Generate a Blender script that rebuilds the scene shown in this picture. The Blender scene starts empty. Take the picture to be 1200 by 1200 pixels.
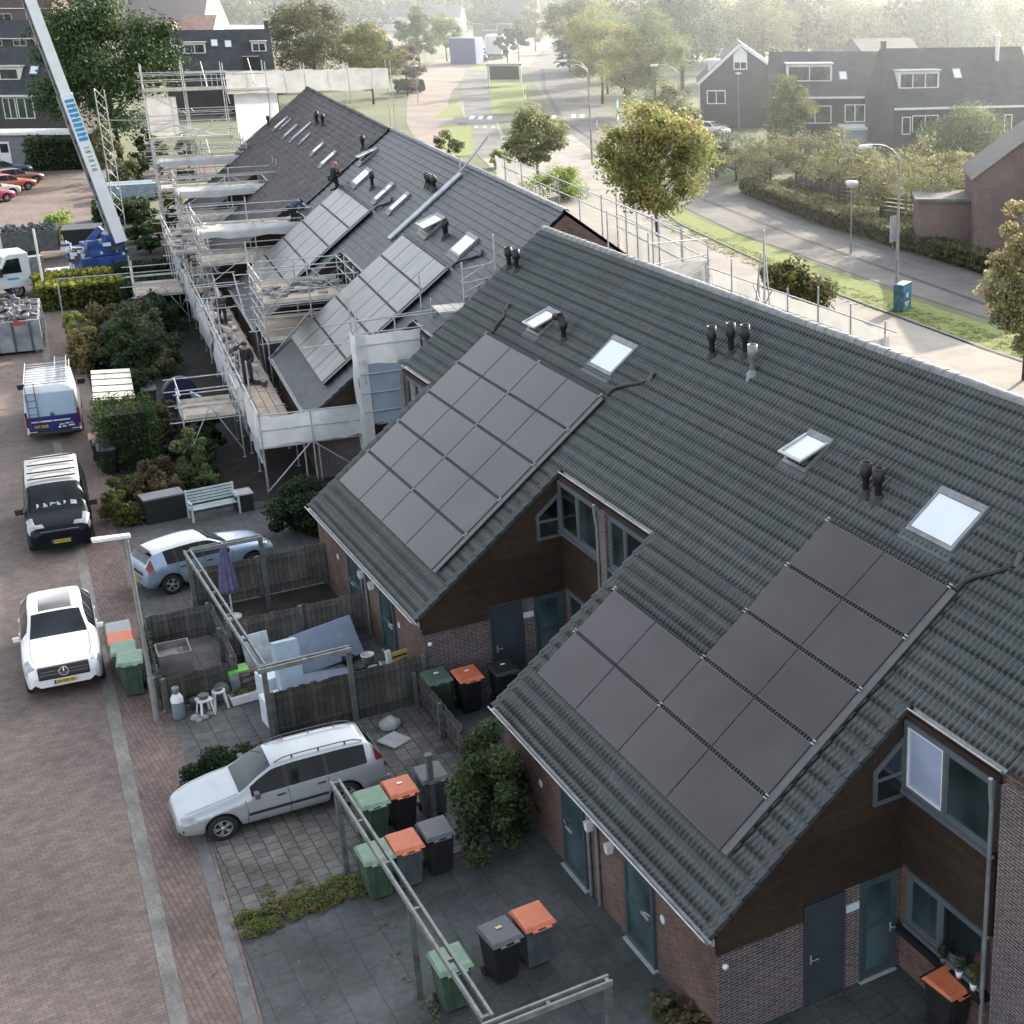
import bpy, bmesh, math, random
import numpy as np
from mathutils import Vector, Matrix
SC = bpy.context.scene
COL = SC.collection
RAD = math.radians
PI = math.pi
RNG = random.Random(11)

# ------------------------------------------------------------------ survey
# World: X runs along the near terrace away from the viewer, Y towards the
# street, Z up, metres.  The viewer (a drone) hovers at (0, 0, 18).
F_PX, CX, CY, HCAM = 1695.1, 935.8, 573.9, 18.0
PITCH, YAW = RAD(20.08), RAD(32.846)
_F = Vector((math.cos(PITCH)*math.cos(YAW), -math.cos(PITCH)*math.sin(YAW), -math.sin(PITCH)))
_R = _F.cross(Vector((0, 0, 1))).normalized()
_U = _R.cross(_F)
def site(u, v, z=0.0):
    """survey reading -> point of the place at height z"""
    d = _F*F_PX + _R*(u-CX) - _U*(v-CY)
    t = (z-HCAM)/d.z
    return Vector((d.x*t, d.y*t, z))
def sight(u, v, x):
    """survey reading -> point at distance x along the terrace"""
    d = _F*F_PX + _R*(u-CX) - _U*(v-CY)
    t = x/d.x
    return Vector((x, d.y*t, HCAM+d.z*t))

# ------------------------------------------------------------------ nodes
MATS = {}
def srgb(c):
    return tuple(((x/255)/12.92 if x/255 < .04045 else ((x/255+.055)/1.055)**2.4) for x in c)
def mat(name, col, rough=.6, metal=0., var=.18, scale=3., bump=0., bscale=40., spec=.5, coat=0., detail=4., tint=None, emit=0):
    if name in MATS: return MATS[name]
    m = bpy.data.materials.new(name); m.use_nodes = True
    nt = m.node_tree; n = nt.nodes; l = nt.links
    b = n['Principled BSDF']
    b.inputs['Roughness'].default_value = rough; b.inputs['Metallic'].default_value = metal
    b.inputs['Specular IOR Level'].default_value = spec
    b.inputs['Coat Weight'].default_value = coat; b.inputs['Coat Roughness'].default_value = .06
    tc = n.new('ShaderNodeTexCoord')
    c2 = tint or tuple(x*(1-var*1.6) for x in col)
    no = n.new('ShaderNodeTexNoise'); no.inputs['Scale'].default_value = scale; no.inputs['Detail'].default_value = detail
    no.inputs['Roughness'].default_value = .62
    l.new(tc.outputs['Object'], no.inputs['Vector'])
    rp = n.new('ShaderNodeValToRGB'); rp.color_ramp.elements[0].position = .32; rp.color_ramp.elements[1].position = .68
    rp.color_ramp.elements[0].color = (*c2, 1); rp.color_ramp.elements[1].color = (*[min(1, x*(1+var*.5)) for x in col], 1)
    l.new(no.outputs['Fac'], rp.inputs['Fac']); l.new(rp.outputs['Color'], b.inputs['Base Color'])
    if bump:
        nb = n.new('ShaderNodeTexNoise'); nb.inputs['Scale'].default_value = bscale; nb.inputs['Detail'].default_value = 3
        l.new(tc.outputs['Object'], nb.inputs['Vector'])
        bp = n.new('ShaderNodeBump'); bp.inputs['Strength'].default_value = bump; bp.inputs['Distance'].default_value = .02
        l.new(nb.outputs['Fac'], bp.inputs['Height']); l.new(bp.outputs['Normal'], b.inputs['Normal'])
    MATS[name] = m
    return m
def brick(name, c1, c2, mortar, w=.22, h=.0625, gap=.011, rough=.85, dirt=.35, dscale=.6, bias=0., rot=0., bump=.5, offset=.5, dirtcol=None, wear=0.):
    if name in MATS: return MATS[name]
    m = bpy.data.materials.new(name); m.use_nodes = True
    nt = m.node_tree; n = nt.nodes; l = nt.links
    b = n['Principled BSDF']; b.inputs['Roughness'].default_value = rough; b.inputs['Specular IOR Level'].default_value = .25
    tc = n.new('ShaderNodeTexCoord'); mp = n.new('ShaderNodeMapping'); mp.inputs['Rotation'].default_value = (0, 0, rot)
    l.new(tc.outputs['UV'], mp.inputs['Vector'])
    # a little waviness so that courses are not ruled lines
    wn = n.new('ShaderNodeTexNoise'); wn.inputs['Scale'].default_value = 1.3; wn.inputs['Detail'].default_value = 2
    l.new(mp.outputs['Vector'], wn.inputs['Vector'])
    vs = n.new('ShaderNodeVectorMath'); vs.operation = 'MULTIPLY_ADD'
    vs.inputs[1].default_value = (.03, .03, 0); l.new(wn.outputs['Color'], vs.inputs[0]); l.new(mp.outputs['Vector'], vs.inputs[2])
    bt = n.new('ShaderNodeTexBrick'); bt.offset = offset
    bt.inputs['Scale'].default_value = 1; bt.inputs['Brick Width'].default_value = w; bt.inputs['Row Height'].default_value = h
    bt.inputs['Mortar Size'].default_value = gap; bt.inputs['Mortar Smooth'].default_value = .3; bt.inputs['Bias'].default_value = bias
    bt.inputs['Color1'].default_value = (*c1, 1); bt.inputs['Color2'].default_value = (*c2, 1); bt.inputs['Mortar'].default_value = (*mortar, 1)
    l.new(vs.outputs['Vector'], bt.inputs['Vector'])
    no = n.new('ShaderNodeTexNoise'); no.inputs['Scale'].default_value = dscale; no.inputs['Detail'].default_value = 6; no.inputs['Roughness'].default_value = .65
    l.new(tc.outputs['Object'], no.inputs['Vector'])
    rp = n.new('ShaderNodeValToRGB'); rp.color_ramp.elements[0].position = .36; rp.color_ramp.elements[1].position = .66
    dk = dirtcol or (1-dirt,)*3
    rp.color_ramp.elements[0].color = (*dk, 1); rp.color_ramp.elements[1].color = (1.08, 1.06, 1.04, 1)
    l.new(no.outputs['Fac'], rp.inputs['Fac'])
    mx = n.new('ShaderNodeMix'); mx.data_type = 'RGBA'; mx.blend_type = 'MULTIPLY'; mx.inputs['Factor'].default_value = 1
    l.new(bt.outputs['Color'], mx.inputs['A']); l.new(rp.outputs['Color'], mx.inputs['B'])
    out = mx.outputs['Result']
    n3 = n.new('ShaderNodeTexNoise'); n3.inputs['Scale'].default_value = dscale*14; n3.inputs['Detail'].default_value = 4
    l.new(tc.outputs['Object'], n3.inputs['Vector'])
    r3 = n.new('ShaderNodeValToRGB'); r3.color_ramp.elements[0].position = .3; r3.color_ramp.elements[1].position = .75
    r3.color_ramp.elements[0].color = (.78, .78, .79, 1); r3.color_ramp.elements[1].color = (1.12, 1.1, 1.08, 1)
    l.new(n3.outputs['Fac'], r3.inputs['Fac'])
    m3 = n.new('ShaderNodeMix'); m3.data_type = 'RGBA'; m3.blend_type = 'MULTIPLY'; m3.inputs['Factor'].default_value = 1
    l.new(out, m3.inputs['A']); l.new(r3.outputs['Color'], m3.inputs['B']); out = m3.outputs['Result']
    l.new(out, b.inputs['Base Color'])
    if bump:
        bp = n.new('ShaderNodeBump'); bp.inputs['Strength'].default_value = bump; bp.inputs['Distance'].default_value = .006; bp.invert = True
        l.new(bt.outputs['Fac'], bp.inputs['Height']); l.new(bp.outputs['Normal'], b.inputs['Normal'])
    MATS[name] = m
    return m
def streaky(m, amt=.25, sc=(7., .7, .7)):
    nt = m.node_tree; n = nt.nodes; l = nt.links; b = n['Principled BSDF']; src = b.inputs['Base Color'].links[0].from_socket
    tc = n.new('ShaderNodeTexCoord'); mp = n.new('ShaderNodeMapping'); mp.inputs['Scale'].default_value = sc; no = n.new('ShaderNodeTexNoise'); no.inputs['Scale'].default_value = 1.; no.inputs['Detail'].default_value = 5
    l.new(tc.outputs['Object'], mp.inputs['Vector']); l.new(mp.outputs['Vector'], no.inputs['Vector'])
    rp = n.new('ShaderNodeValToRGB'); rp.color_ramp.elements[0].position = .35; rp.color_ramp.elements[1].position = .65; rp.color_ramp.elements[0].color = (1-amt,)*3+(1,); rp.color_ramp.elements[1].color = (1+amt,)*3+(1,)
    l.new(no.outputs['Fac'], rp.inputs['Fac']); mx = n.new('ShaderNodeMix'); mx.data_type = 'RGBA'; mx.blend_type = 'MULTIPLY'; mx.inputs['Factor'].default_value = 1
    l.new(src, mx.inputs['A']); l.new(rp.outputs['Color'], mx.inputs['B']); l.new(mx.outputs['Result'], b.inputs['Base Color']); return m
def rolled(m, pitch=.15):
    """paints highlight on the roll crests and shade in the pans into the colour"""
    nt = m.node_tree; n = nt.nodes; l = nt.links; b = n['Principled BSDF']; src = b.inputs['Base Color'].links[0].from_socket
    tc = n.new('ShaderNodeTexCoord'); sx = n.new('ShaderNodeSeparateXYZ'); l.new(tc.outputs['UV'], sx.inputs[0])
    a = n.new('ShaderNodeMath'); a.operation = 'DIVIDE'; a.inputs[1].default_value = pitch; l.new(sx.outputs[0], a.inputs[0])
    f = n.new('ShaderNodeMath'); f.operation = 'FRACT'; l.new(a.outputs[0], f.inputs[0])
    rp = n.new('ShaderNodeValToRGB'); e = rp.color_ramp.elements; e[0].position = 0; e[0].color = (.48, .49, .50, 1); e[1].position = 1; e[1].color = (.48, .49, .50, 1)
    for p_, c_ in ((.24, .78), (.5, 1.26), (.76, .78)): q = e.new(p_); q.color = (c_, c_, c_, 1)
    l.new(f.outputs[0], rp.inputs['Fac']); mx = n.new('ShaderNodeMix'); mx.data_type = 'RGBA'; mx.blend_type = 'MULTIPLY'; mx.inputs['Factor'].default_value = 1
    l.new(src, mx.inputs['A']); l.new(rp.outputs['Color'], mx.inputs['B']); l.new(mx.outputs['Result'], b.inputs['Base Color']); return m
def glass(name, col=(.02, .025, .03), rough=.05, var=.5, scale=.8):
    return mat(name, col, rough=rough, var=var, scale=scale, spec=.8, coat=.6, detail=1.)
def boardmat(name, c1, c2, gap, w=.14):
    return brick(name, c1, c2, gap, w=3.3, h=w, gap=.008, rough=.9, dirt=.5, dscale=1.1, rot=RAD(90), bump=.3)
def sheetmat(name, col, tr=.5):
    m = mat(name, col, rough=.6, var=.12, scale=1.1); nt = m.node_tree; n = nt.nodes; l = nt.links; b = n['Principled BSDF']
    t = n.new('ShaderNodeBsdfTranslucent'); l.new(b.inputs['Base Color'].links[0].from_socket, t.inputs['Color'])
    mx = n.new('ShaderNodeMixShader'); mx.inputs['Fac'].default_value = tr; l.new(b.outputs['BSDF'], mx.inputs[1]); l.new(t.outputs['BSDF'], mx.inputs[2]); l.new(mx.outputs['Shader'], n['Material Output'].inputs['Surface'])
    return m
def leafmat(name, trans=.45):
    if name in MATS: return MATS[name]
    m = bpy.data.materials.new(name); m.use_nodes = True
    nt = m.node_tree; n = nt.nodes; l = nt.links
    b = n['Principled BSDF']; b.inputs['Roughness'].default_value = .6; b.inputs['Specular IOR Level'].default_value = .25
    at = n.new('ShaderNodeAttribute'); at.attribute_name = 'tint'
    l.new(at.outputs['Color'], b.inputs['Base Color'])
    tr = n.new('ShaderNodeBsdfTranslucent'); l.new(at.outputs['Color'], tr.inputs['Color'])
    mx = n.new('ShaderNodeMixShader'); mx.inputs['Fac'].default_value = trans
    l.new(b.outputs['BSDF'], mx.inputs[1]); l.new(tr.outputs['BSDF'], mx.inputs[2])
    l.new(mx.outputs['Shader'], n['Material Output'].inputs['Surface'])
    MATS[name] = m
    return m

# ------------------------------------------------------------------ objects
def tag(o, label=None, cat=None, group=None, kind=None):
    if label: o['label'] = label
    if cat: o['category'] = cat
    if group: o['group'] = group
    if kind: o['kind'] = kind
    return o
def empty(name, loc, rz=0., label=None, cat=None, group=None):
    o = bpy.data.objects.new(name, None); COL.objects.link(o)
    o.location = loc; o.rotation_euler = (0, 0, rz); o.empty_display_size = .3
    return tag(o, label, cat, group)
def kids(o):
    return [c for c in KIDS.get(o.name, [])]
KIDS = {}
def link(o, parent=None):
    COL.objects.link(o)
    if parent is not None:
        o.parent = parent
        KIDS.setdefault(parent.name, []).append(o)
    return o
def copy_tree(o, parent=None, loc=None, rz=None, label=None, group=None, swap=None):
    c = o.copy()
    if swap and o.type == 'MESH' and o.name.split('.')[0] in swap:
        c.data = o.data.copy(); mm = swap[o.name.split('.')[0]]
        c.data.materials.clear(); c.data.materials.append(mm)
    link(c, parent)
    if parent is None:
        if loc is not None: c.location = loc
        if rz is not None: c.rotation_euler = (0, 0, rz)
        tag(c, label, None, group)
    for ch in kids(o): copy_tree(ch, c, swap=swap)
    return c

class MB:
    """collects shapes and links them as ONE mesh object"""
    def __init__(s): s.v = []; s.f = []; s.mi = []; s.sm = []
    def add(s, vs, fs, M=None, mi=0, smooth=False):
        k = len(s.v)
        s.v += [tuple(M @ Vector(p)) if M is not None else tuple(p) for p in vs]
        s.f += [tuple(i+k for i in f) for f in fs]; s.mi += [mi]*len(fs); s.sm += [smooth]*len(fs)
        return s
    def box(s, a, b, M=None, mi=0):
        x0, y0, z0 = [min(p, q) for p, q in zip(a, b)]; x1, y1, z1 = [max(p, q) for p, q in zip(a, b)]
        return s.add([(x0,y0,z0),(x1,y0,z0),(x1,y1,z0),(x0,y1,z0),(x0,y0,z1),(x1,y0,z1),(x1,y1,z1),(x0,y1,z1)],
                     [(0,3,2,1),(4,5,6,7),(0,1,5,4),(1,2,6,5),(2,3,7,6),(3,0,4,7)], M, mi)
    def cbox(s, c, d, M=None, mi=0):
        return s.box([c[i]-d[i]/2 for i in range(3)], [c[i]+d[i]/2 for i in range(3)], M, mi)
    def frustum(s, c, d0, d1, h, M=None, mi=0, sh=(0, 0)):
        x, y, z = c; a, b = d0[0]/2, d0[1]/2; e, g = d1[0]/2, d1[1]/2; sx, sy = sh
        return s.add([(x-a,y-b,z),(x+a,y-b,z),(x+a,y+b,z),(x-a,y+b,z),(x+sx-e,y+sy-g,z+h),(x+sx+e,y+sy-g,z+h),(x+sx+e,y+sy+g,z+h),(x+sx-e,y+sy+g,z+h)],
                     [(0,3,2,1),(4,5,6,7),(0,1,5,4),(1,2,6,5),(2,3,7,6),(3,0,4,7)], M, mi)
    def tube(s, p, q, r, n=6, r2=None, M=None, mi=0, caps=True):
        p = Vector(p); q = Vector(q); d = (q-p)
        if d.length < 1e-6: return s
        d.normalize(); a = d.orthogonal().normalized(); b = d.cross(a); r2 = r if r2 is None else r2
        vs = []
        for k in range(n):
            t = 2*PI*k/n; o = a*math.cos(t)+b*math.sin(t)
            vs += [p+o*r, q+o*r2]
        fs = [(2*k, 2*((k+1) % n), 2*((k+1) % n)+1, 2*k+1) for k in range(n)]
        s.add(vs, fs, M, mi, True)
        if caps:
            s.add([vs[2*k] for k in range(n)], [tuple(range(n))[::-1]], M, mi); s.add([vs[2*k+1] for k in range(n)], [tuple(range(n))], M, mi)
        return s
    def beam(s, p, q, w, h, M=None, mi=0):
        p = Vector(p); q = Vector(q); d = (q-p).normalized()
        a = d.cross(Vector((0, 0, 1)))
        if a.length < 1e-3: a = Vector((0, 1, 0))
        a.normalize(); b = a.cross(d); a *= w/2; b *= h/2
        vs = [p-a-b, p+a-b, p+a+b, p-a+b, q-a-b, q+a-b, q+a+b, q-a+b]
        return s.add(vs, [(0,1,2,3),(7,6,5,4),(4,5,1,0),(5,6,2,1),(6,7,3,2),(7,4,0,3)], M, mi)
    def path(s, pts, r, n=6, M=None, mi=0):
        for a, b in zip(pts, pts[1:]): s.tube(a, b, r, n, M=M, mi=mi)
        return s
    def lathe(s, prof, n=16, M=None, mi=0, smooth=True):
        vs = []; fs = []
        for r, z in prof:
            for k in range(n): t = 2*PI*k/n; vs.append((r*math.cos(t), r*math.sin(t), z))
        for i in range(len(prof)-1):
            for k in range(n): fs.append((i*n+k, i*n+(k+1) % n, (i+1)*n+(k+1) % n, (i+1)*n+k))
        s.add(vs, fs, M, mi, smooth)
        return s
    def prism(s, poly, axis, a, b, M=None, mi=0):
        """poly of 2D points extruded along axis 'x' (y,z), 'y' (x,z) or 'z' (x,y) from a to b"""
        n = len(poly)
        def P(p, t): return (t, p[0], p[1]) if axis == 'x' else ((p[0], t, p[1]) if axis == 'y' else (p[0], p[1], t))
        vs = [P(p, a) for p in poly]+[P(p, b) for p in poly]
        fs = [tuple(range(n)), tuple(range(2*n-1, n-1, -1))]+[(i, i+n, (i+1) % n+n, (i+1) % n) for i in range(n)]
        return s.add(vs, fs, M, mi)
    def build(s, name, mats, parent=None, loc=None, rz=None, fix=True, bevel=0, label=None, cat=None, group=None, kind=None):
        me = bpy.data.meshes.new(name)
        me.from_pydata(s.v, [], s.f)
        ms = mats if isinstance(mats, (list, tuple)) else [mats]
        for m in ms: me.materials.append(m)
        me.polygons.foreach_set('material_index', s.mi); me.polygons.foreach_set('use_smooth', s.sm)
        if fix and len(s.f) < 60000:
            bm = bmesh.new(); bm.from_mesh(me); bmesh.ops.recalc_face_normals(bm, faces=bm.faces); bm.to_mesh(me); bm.free()
        me.update()
        nl = len(me.loops); co = np.empty(len(me.vertices)*3, np.float32); me.vertices.foreach_get('co', co); co = co.reshape(-1, 3)
        vi = np.empty(nl, np.int32); me.loops.foreach_get('vertex_index', vi)
        tot = np.empty(len(me.polygons), np.int32); me.polygons.foreach_get('loop_total', tot)
        nr = np.empty(len(me.polygons)*3, np.float32); me.polygons.foreach_get('normal', nr); nr = np.abs(nr.reshape(-1, 3))
        ax = np.repeat(np.argmax(nr*np.array([1, 1, .9]), axis=1), tot); c = co[vi]
        uv = np.where((ax == 2)[:, None], c[:, [0, 1]], np.where((ax == 0)[:, None], c[:, [1, 2]], c[:, [0, 2]]))
        ul = me.uv_layers.new(name='uv'); ul.data.foreach_set('uv', uv.astype(np.float32).ravel())
        o = bpy.data.objects.new(name, me); link(o, parent)
        if loc is not None: o.location = loc
        if rz is not None: o.rotation_euler = (0, 0, rz)
        if bevel:
            bv = o.modifiers.new('edge', 'BEVEL'); bv.width = bevel; bv.segments = 2; bv.limit_method = 'ANGLE'
        return tag(o, label, cat, group, kind)

def text_mesh(body, size, mat_, parent, M, name='lettering', extrude=.003):
    cu = bpy.data.curves.new('t', 'FONT'); cu.body = body; cu.size = size; cu.align_x = 'CENTER'; cu.align_y = 'CENTER'; cu.extrude = extrude
    to = bpy.data.objects.new('t', cu); COL.objects.link(to)
    dg = bpy.context.evaluated_depsgraph_get()
    me = bpy.data.meshes.new_from_object(to.evaluated_get(dg))
    bpy.data.objects.remove(to); bpy.data.curves.remove(cu)
    me.transform(M); me.materials.clear(); me.materials.append(mat_); me.name = name
    o = bpy.data.objects.new(name, me); link(o, parent)
    return o
HAZE, SKY, SUN = .0009, .15, 9.0
# ------------------------------------------------------------------ materials of the terrace
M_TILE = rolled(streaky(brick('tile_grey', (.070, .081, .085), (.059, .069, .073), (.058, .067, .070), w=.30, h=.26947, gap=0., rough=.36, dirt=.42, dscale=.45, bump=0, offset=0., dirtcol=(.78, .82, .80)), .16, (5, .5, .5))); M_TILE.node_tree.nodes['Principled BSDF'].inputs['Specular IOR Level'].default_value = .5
M_TILE_V = mat('tile_verge', (.050, .058, .062), rough=.55, var=.3, scale=3, bump=.2, bscale=60)
M_TILE_NEW = mat('tile_new', (.040, .046, .056), rough=.5, var=.25, scale=1.5, bump=.2, bscale=50)
M_TILE_OLD = mat('tile_old', (.058, .050, .053), rough=.7, var=.4, scale=1.2, bump=.3, bscale=40)
M_RIDGE = mat('ridge_tile', (.25, .255, .26), rough=.7, var=.25, scale=4)  # dark caps; the sunlight on them is put into this lighter grey
M_BRICK = brick('brick_brown', (.185, .105, .085), (.115, .062, .055), (.20, .17, .15), dirt=.3)
M_BRICK_G = brick('brick_grey', (.135, .105, .105), (.085, .062, .064), (.27, .25, .25), dirt=.25, gap=.013)
M_CLAD = brick('brown_boarding', (.050, .034, .025), (.040, .027, .020), (.018, .013, .010), w=3.6, h=.16, gap=.006, rough=.6, dirt=.3, dscale=.5, bump=.3)
M_SLATE = mat('slate_paint', (.045, .058, .07), rough=.45, var=.12, scale=2)
M_FRAME = mat('blue_grey_paint', (.105, .12, .135), rough=.45, var=.12, scale=2)
M_TEAL = mat('teal_paint', (.055, .085, .095), rough=.4, var=.12, scale=2)
M_GLASS = glass('window_glass', (.035, .055, .06))
M_GLASS_D = glass('dark_glass', (.012, .016, .018))
M_TEALGLASS = glass('door_glass', (.06, .11, .12), rough=.2)
M_BLIND = mat('lilac_blind', (.36, .42, .56), rough=.3, var=.1, scale=1.2, coat=.4)
M_ZINC = mat('zinc', (.50, .50, .50), rough=.4, metal=.35, var=.2, scale=3)
M_WHITE = mat('white_paint', (.74, .75, .76), rough=.45, var=.08, scale=2)
M_SKYPANE = mat('skylight_pane', (.74, .80, .83), rough=.12, var=.05, scale=1, coat=.6)
M_BLACK = mat('black_plastic', (.018, .018, .02), rough=.5, var=.2, scale=6)
M_DGREY = mat('dark_grey_metal', (.09, .095, .10), rough=.45, var=.2, scale=4)
M_MGREY = mat('mid_grey_metal', (.25, .26, .27), rough=.45, metal=.3, var=.2, scale=4)
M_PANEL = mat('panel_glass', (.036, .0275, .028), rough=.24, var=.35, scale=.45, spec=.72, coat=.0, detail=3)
M_PANEL_B = streaky(mat('panel_glass_pale', (.125, .13, .13), rough=.30, var=.12, scale=.6, spec=.6, coat=0., detail=2), .35, (5., .35, .35))  # sky reflection on these panels is put into the paler base colour
M_EDGE = mat('edge_strip', (.10, .095, .10), rough=.4, var=.15)
M_STEEL = mat('galvanised', (.42, .43, .44), rough=.45, metal=.5, var=.2, scale=5)
M_STONE = mat('grey_sill', (.42, .43, .44), rough=.7, var=.15, scale=5)
M_BLACKSILL = mat('black_sill', (.015, .015, .017), rough=.35)
M_SIGN = mat('pale_sign', (.62, .72, .78), rough=.4, var=.05)

TH = RAD(37.9); CT, ST, TT = math.cos(TH), math.sin(TH), math.tan(TH)
RIDGE = 9.6
def rz(y): return RIDGE-TT*abs(y)
MSLOPE = Matrix(((1, 0, 0, 0), (0, CT, ST, 0), (0, -ST, CT, RIDGE), (0, 0, 0, 1)))     # (u, down the slope, out of it)
Y_REC, Y_CAT, U_CAT = 5.12, 9.30, 2.70

def roof_tiles(wave, seed, old=False):
    """front slope of one house: overlapping courses; wave = width of one roll, 0 for flat tiles"""
    r = random.Random(seed); V = []; Fc = []; sm = []
    g = Y_REC/CT/19; nrow = 35
    if wave: du = wave/6; prof = [-.022, .018, .042, .047, .042, .018]
    else: du = .30; prof = [0]
    for row in range(nrow):
        s0, s1 = row*g, min((row+1)*g, Y_CAT/CT); u0 = 0. if row < 19 else U_CAT-.10
        n = int(round((7.5-u0)/du)); k0 = len(V)
        st = .027 if wave else .024
        for i in range(n+1):
            u = u0+(7.5-u0)*i/n; h = prof[i % len(prof)] if wave else r.uniform(-.006, .006)
            if old: h += r.uniform(-.014, .014)
            jig = 0 if wave else r.uniform(-.006, .006)
            for s, hh in ((s0-.01, h), (s1+jig, h+st), (s1+jig, h-.012)):
                p = MSLOPE @ Vector((u, s, hh)); V.append(p)
        for i in range(n):
            a = k0+3*i; Fc += [(a, a+1, a+4, a+3), (a+1, a+2, a+5, a+4)]; sm += [bool(wave), False]
    return V, Fc, sm
TILE_CACHE = {}

def make_house(O, ang, k, style, label, group, panels=(), lights=(), opens=(), vents=(), hoses=(), detail=True, extra=None):
    odd = k % 2 == 1
    ex = Vector((math.cos(ang), math.sin(ang), 0))
    root = empty('terraced_house', Vector(O)+ex*7.5*k, ang, label, 'house', group)
    X = (lambda u: 7.5-u) if odd else (lambda u: u)
    MX = Matrix.Translation((7.5, 0, 0)) @ Matrix.Diagonal((-1, 1, 1, 1)) if odd else Matrix.Identity(4)
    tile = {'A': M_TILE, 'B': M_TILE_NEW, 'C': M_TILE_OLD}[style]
    # --- walls
    w = MB()
    w.prism([(-4.9, 0), (5.18, 0), (5.18, rz(5.18)-.12), (0, RIDGE-.16), (-4.9, rz(4.9)-.12)], 'x', X(0), X(7.5))
    w.build('wall', M_BRICK, root)
    w = MB(); w.prism([(5.18, 0), (9.12, 0), (9.12, rz(9.12)-.12), (5.18, rz(5.18)-.12)], 'x', X(U_CAT), X(7.5))
    w.build('side_wall', M_BRICK, root)
    g0 = U_CAT-.004
    w = MB(); w.prism([(5.19, .002), (9.124, .002), (9.124, 2.0), (7.36, 2.0), (7.36, 2.3), (5.19, 2.3)], 'x', X(U_CAT), X(g0-.012))
    w.build('gable_wall', M_BRICK_G, root)
    # --- brown boarding: gable triangle and the band across the recess
    c = MB(); c.prism([(9.16, 1.92), (7.40, 1.92), (7.40, 2.27), (5.20, 2.27), (5.20, rz(5.2)-.07), (9.16, rz(9.16)-.05)], 'x', X(g0-.014), X(g0-.085))
    c.box((X(.02), 5.185, 2.38), (X(U_CAT-.09), 5.25, 4.02))
    c.build('cladding', M_CLAD, root)
    # --- roof
    key = (style,)
    if key not in TILE_CACHE: TILE_CACHE[key] = roof_tiles(.15 if style == 'A' else 0, 5, style == 'C')
    V, Fc, sm = TILE_CACHE[key]
    rf = MB(); rf.add(V, Fc, MX); rf.sm = list(sm)
    nb = len(rf.f)
    # underside, back slope, verge edge
    a = [MSLOPE @ Vector((u, s, -.06)) for u, s in ((0, 0), (7.5, 0), (7.5, Y_REC/CT), (0, Y_REC/CT))]
    rf.add(a, [(0, 1, 2, 3)], MX)
    a = [MSLOPE @ Vector((u, s, -.06)) for u, s in ((U_CAT-.1, Y_REC/CT), (7.5, Y_REC/CT), (7.5, Y_CAT/CT), (U_CAT-.1, Y_CAT/CT))]
    rf.add(a, [(0, 1, 2, 3)], MX)
    rf.add([(0, 0, RIDGE), (7.5, 0, RIDGE), (7.5, -5.2, rz(5.2)), (0, -5.2, rz(5.2))], [(0, 1, 2, 3)], MX)
    rf.beam(MX @ Vector((U_CAT-.10, Y_REC+.02, rz(Y_REC)-.03)), MX @ Vector((U_CAT-.10, Y_CAT, rz(Y_CAT)-.03)), .02, .08)
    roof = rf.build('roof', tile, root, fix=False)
    # verge tiles along the catslide edge
    vt = MB(); g = Y_REC/CT/19
    for row in range(19, 35):
        s0 = row*g+.012; s1 = min((row+1)*g, Y_CAT/CT)+.012
        ps = [(U_CAT-.13, s0-.02, .025), (U_CAT+.12, s0-.02, .02), (U_CAT+.12, s1, .062), (U_CAT-.13, s1, .07), (U_CAT-.13, s0-.02, -.05), (U_CAT-.13, s1, -.02), (U_CAT+.12, s1, .0), (U_CAT+.12, s0, 0)]
        vt.add([MSLOPE @ Vector(p) for p in ps], [(0, 1, 2, 3), (0, 3, 5, 4), (3, 2, 6, 5)], MX)
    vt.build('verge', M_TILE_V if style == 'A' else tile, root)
    rc = MB(); rr = random.Random(k+3)
    n = 18
    for i in range(n):
        u0 = 7.5*i/n; u1 = 7.5*(i+1)/n+.03; dz = rr.uniform(-.006, .006)
        vs = []
        for j in range(7):
            t = PI*j/6; vs += [(X(u0), .135*math.cos(t), RIDGE-.045+.12*math.sin(t)+dz), (X(u1), .15*math.cos(t), RIDGE-.04+.132*math.sin(t)+dz)]
        rc.add(vs, [(2*j, 2*j+2, 2*j+3, 2*j+1) for j in range(6)], smooth=True)
        rc.add([vs[2*j+1] for j in range(7)], [tuple(range(7))])
    rc.build('ridge_cap', M_RIDGE if style != 'C' else M_TILE_OLD, root)
    # --- gutters
    def gutter(u0, u1, y, name='gutter'):
        gm = MB(); z = rz(y)-.03; pts = []
        for j in range(7):
            t = PI+PI*j/6; pts.append((y+.06+.075*math.cos(t), z+.075*math.sin(t)))
        vs = [(X(u), p[0], p[1]) for u in (u0, u1) for p in pts]
        gm.add(vs, [(j, j+1, j+8, j+7) for j in range(6)], smooth=True)
        gm.tube((X(u0), y+.135, z), (X(u1), y+.135, z), .017, 6)
        gm.box((X(u0), y-.06, z-.16), (X(u1), y-.03, z-.01))
        return gm.build(name, M_ZINC, root)
    gutter(U_CAT-.13, 7.5, Y_CAT-.02)
    gutter(0 if odd else .02, U_CAT-.14, Y_REC-.02)
    fa = MB(); fa.box((X(U_CAT-.08), 9.13, rz(9.3)-.26), (X(7.5), 9.20, rz(9.3)-.06)); fa.build('fascia', M_CLAD, root)
    fa = MB(); fa.box((X(.02), 5.19, 5.36), (X(U_CAT-.1), 5.24, 5.5)); fa.build('fascia', M_CLAD, root)
    dx = X(.42) if odd else X(.06)
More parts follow.
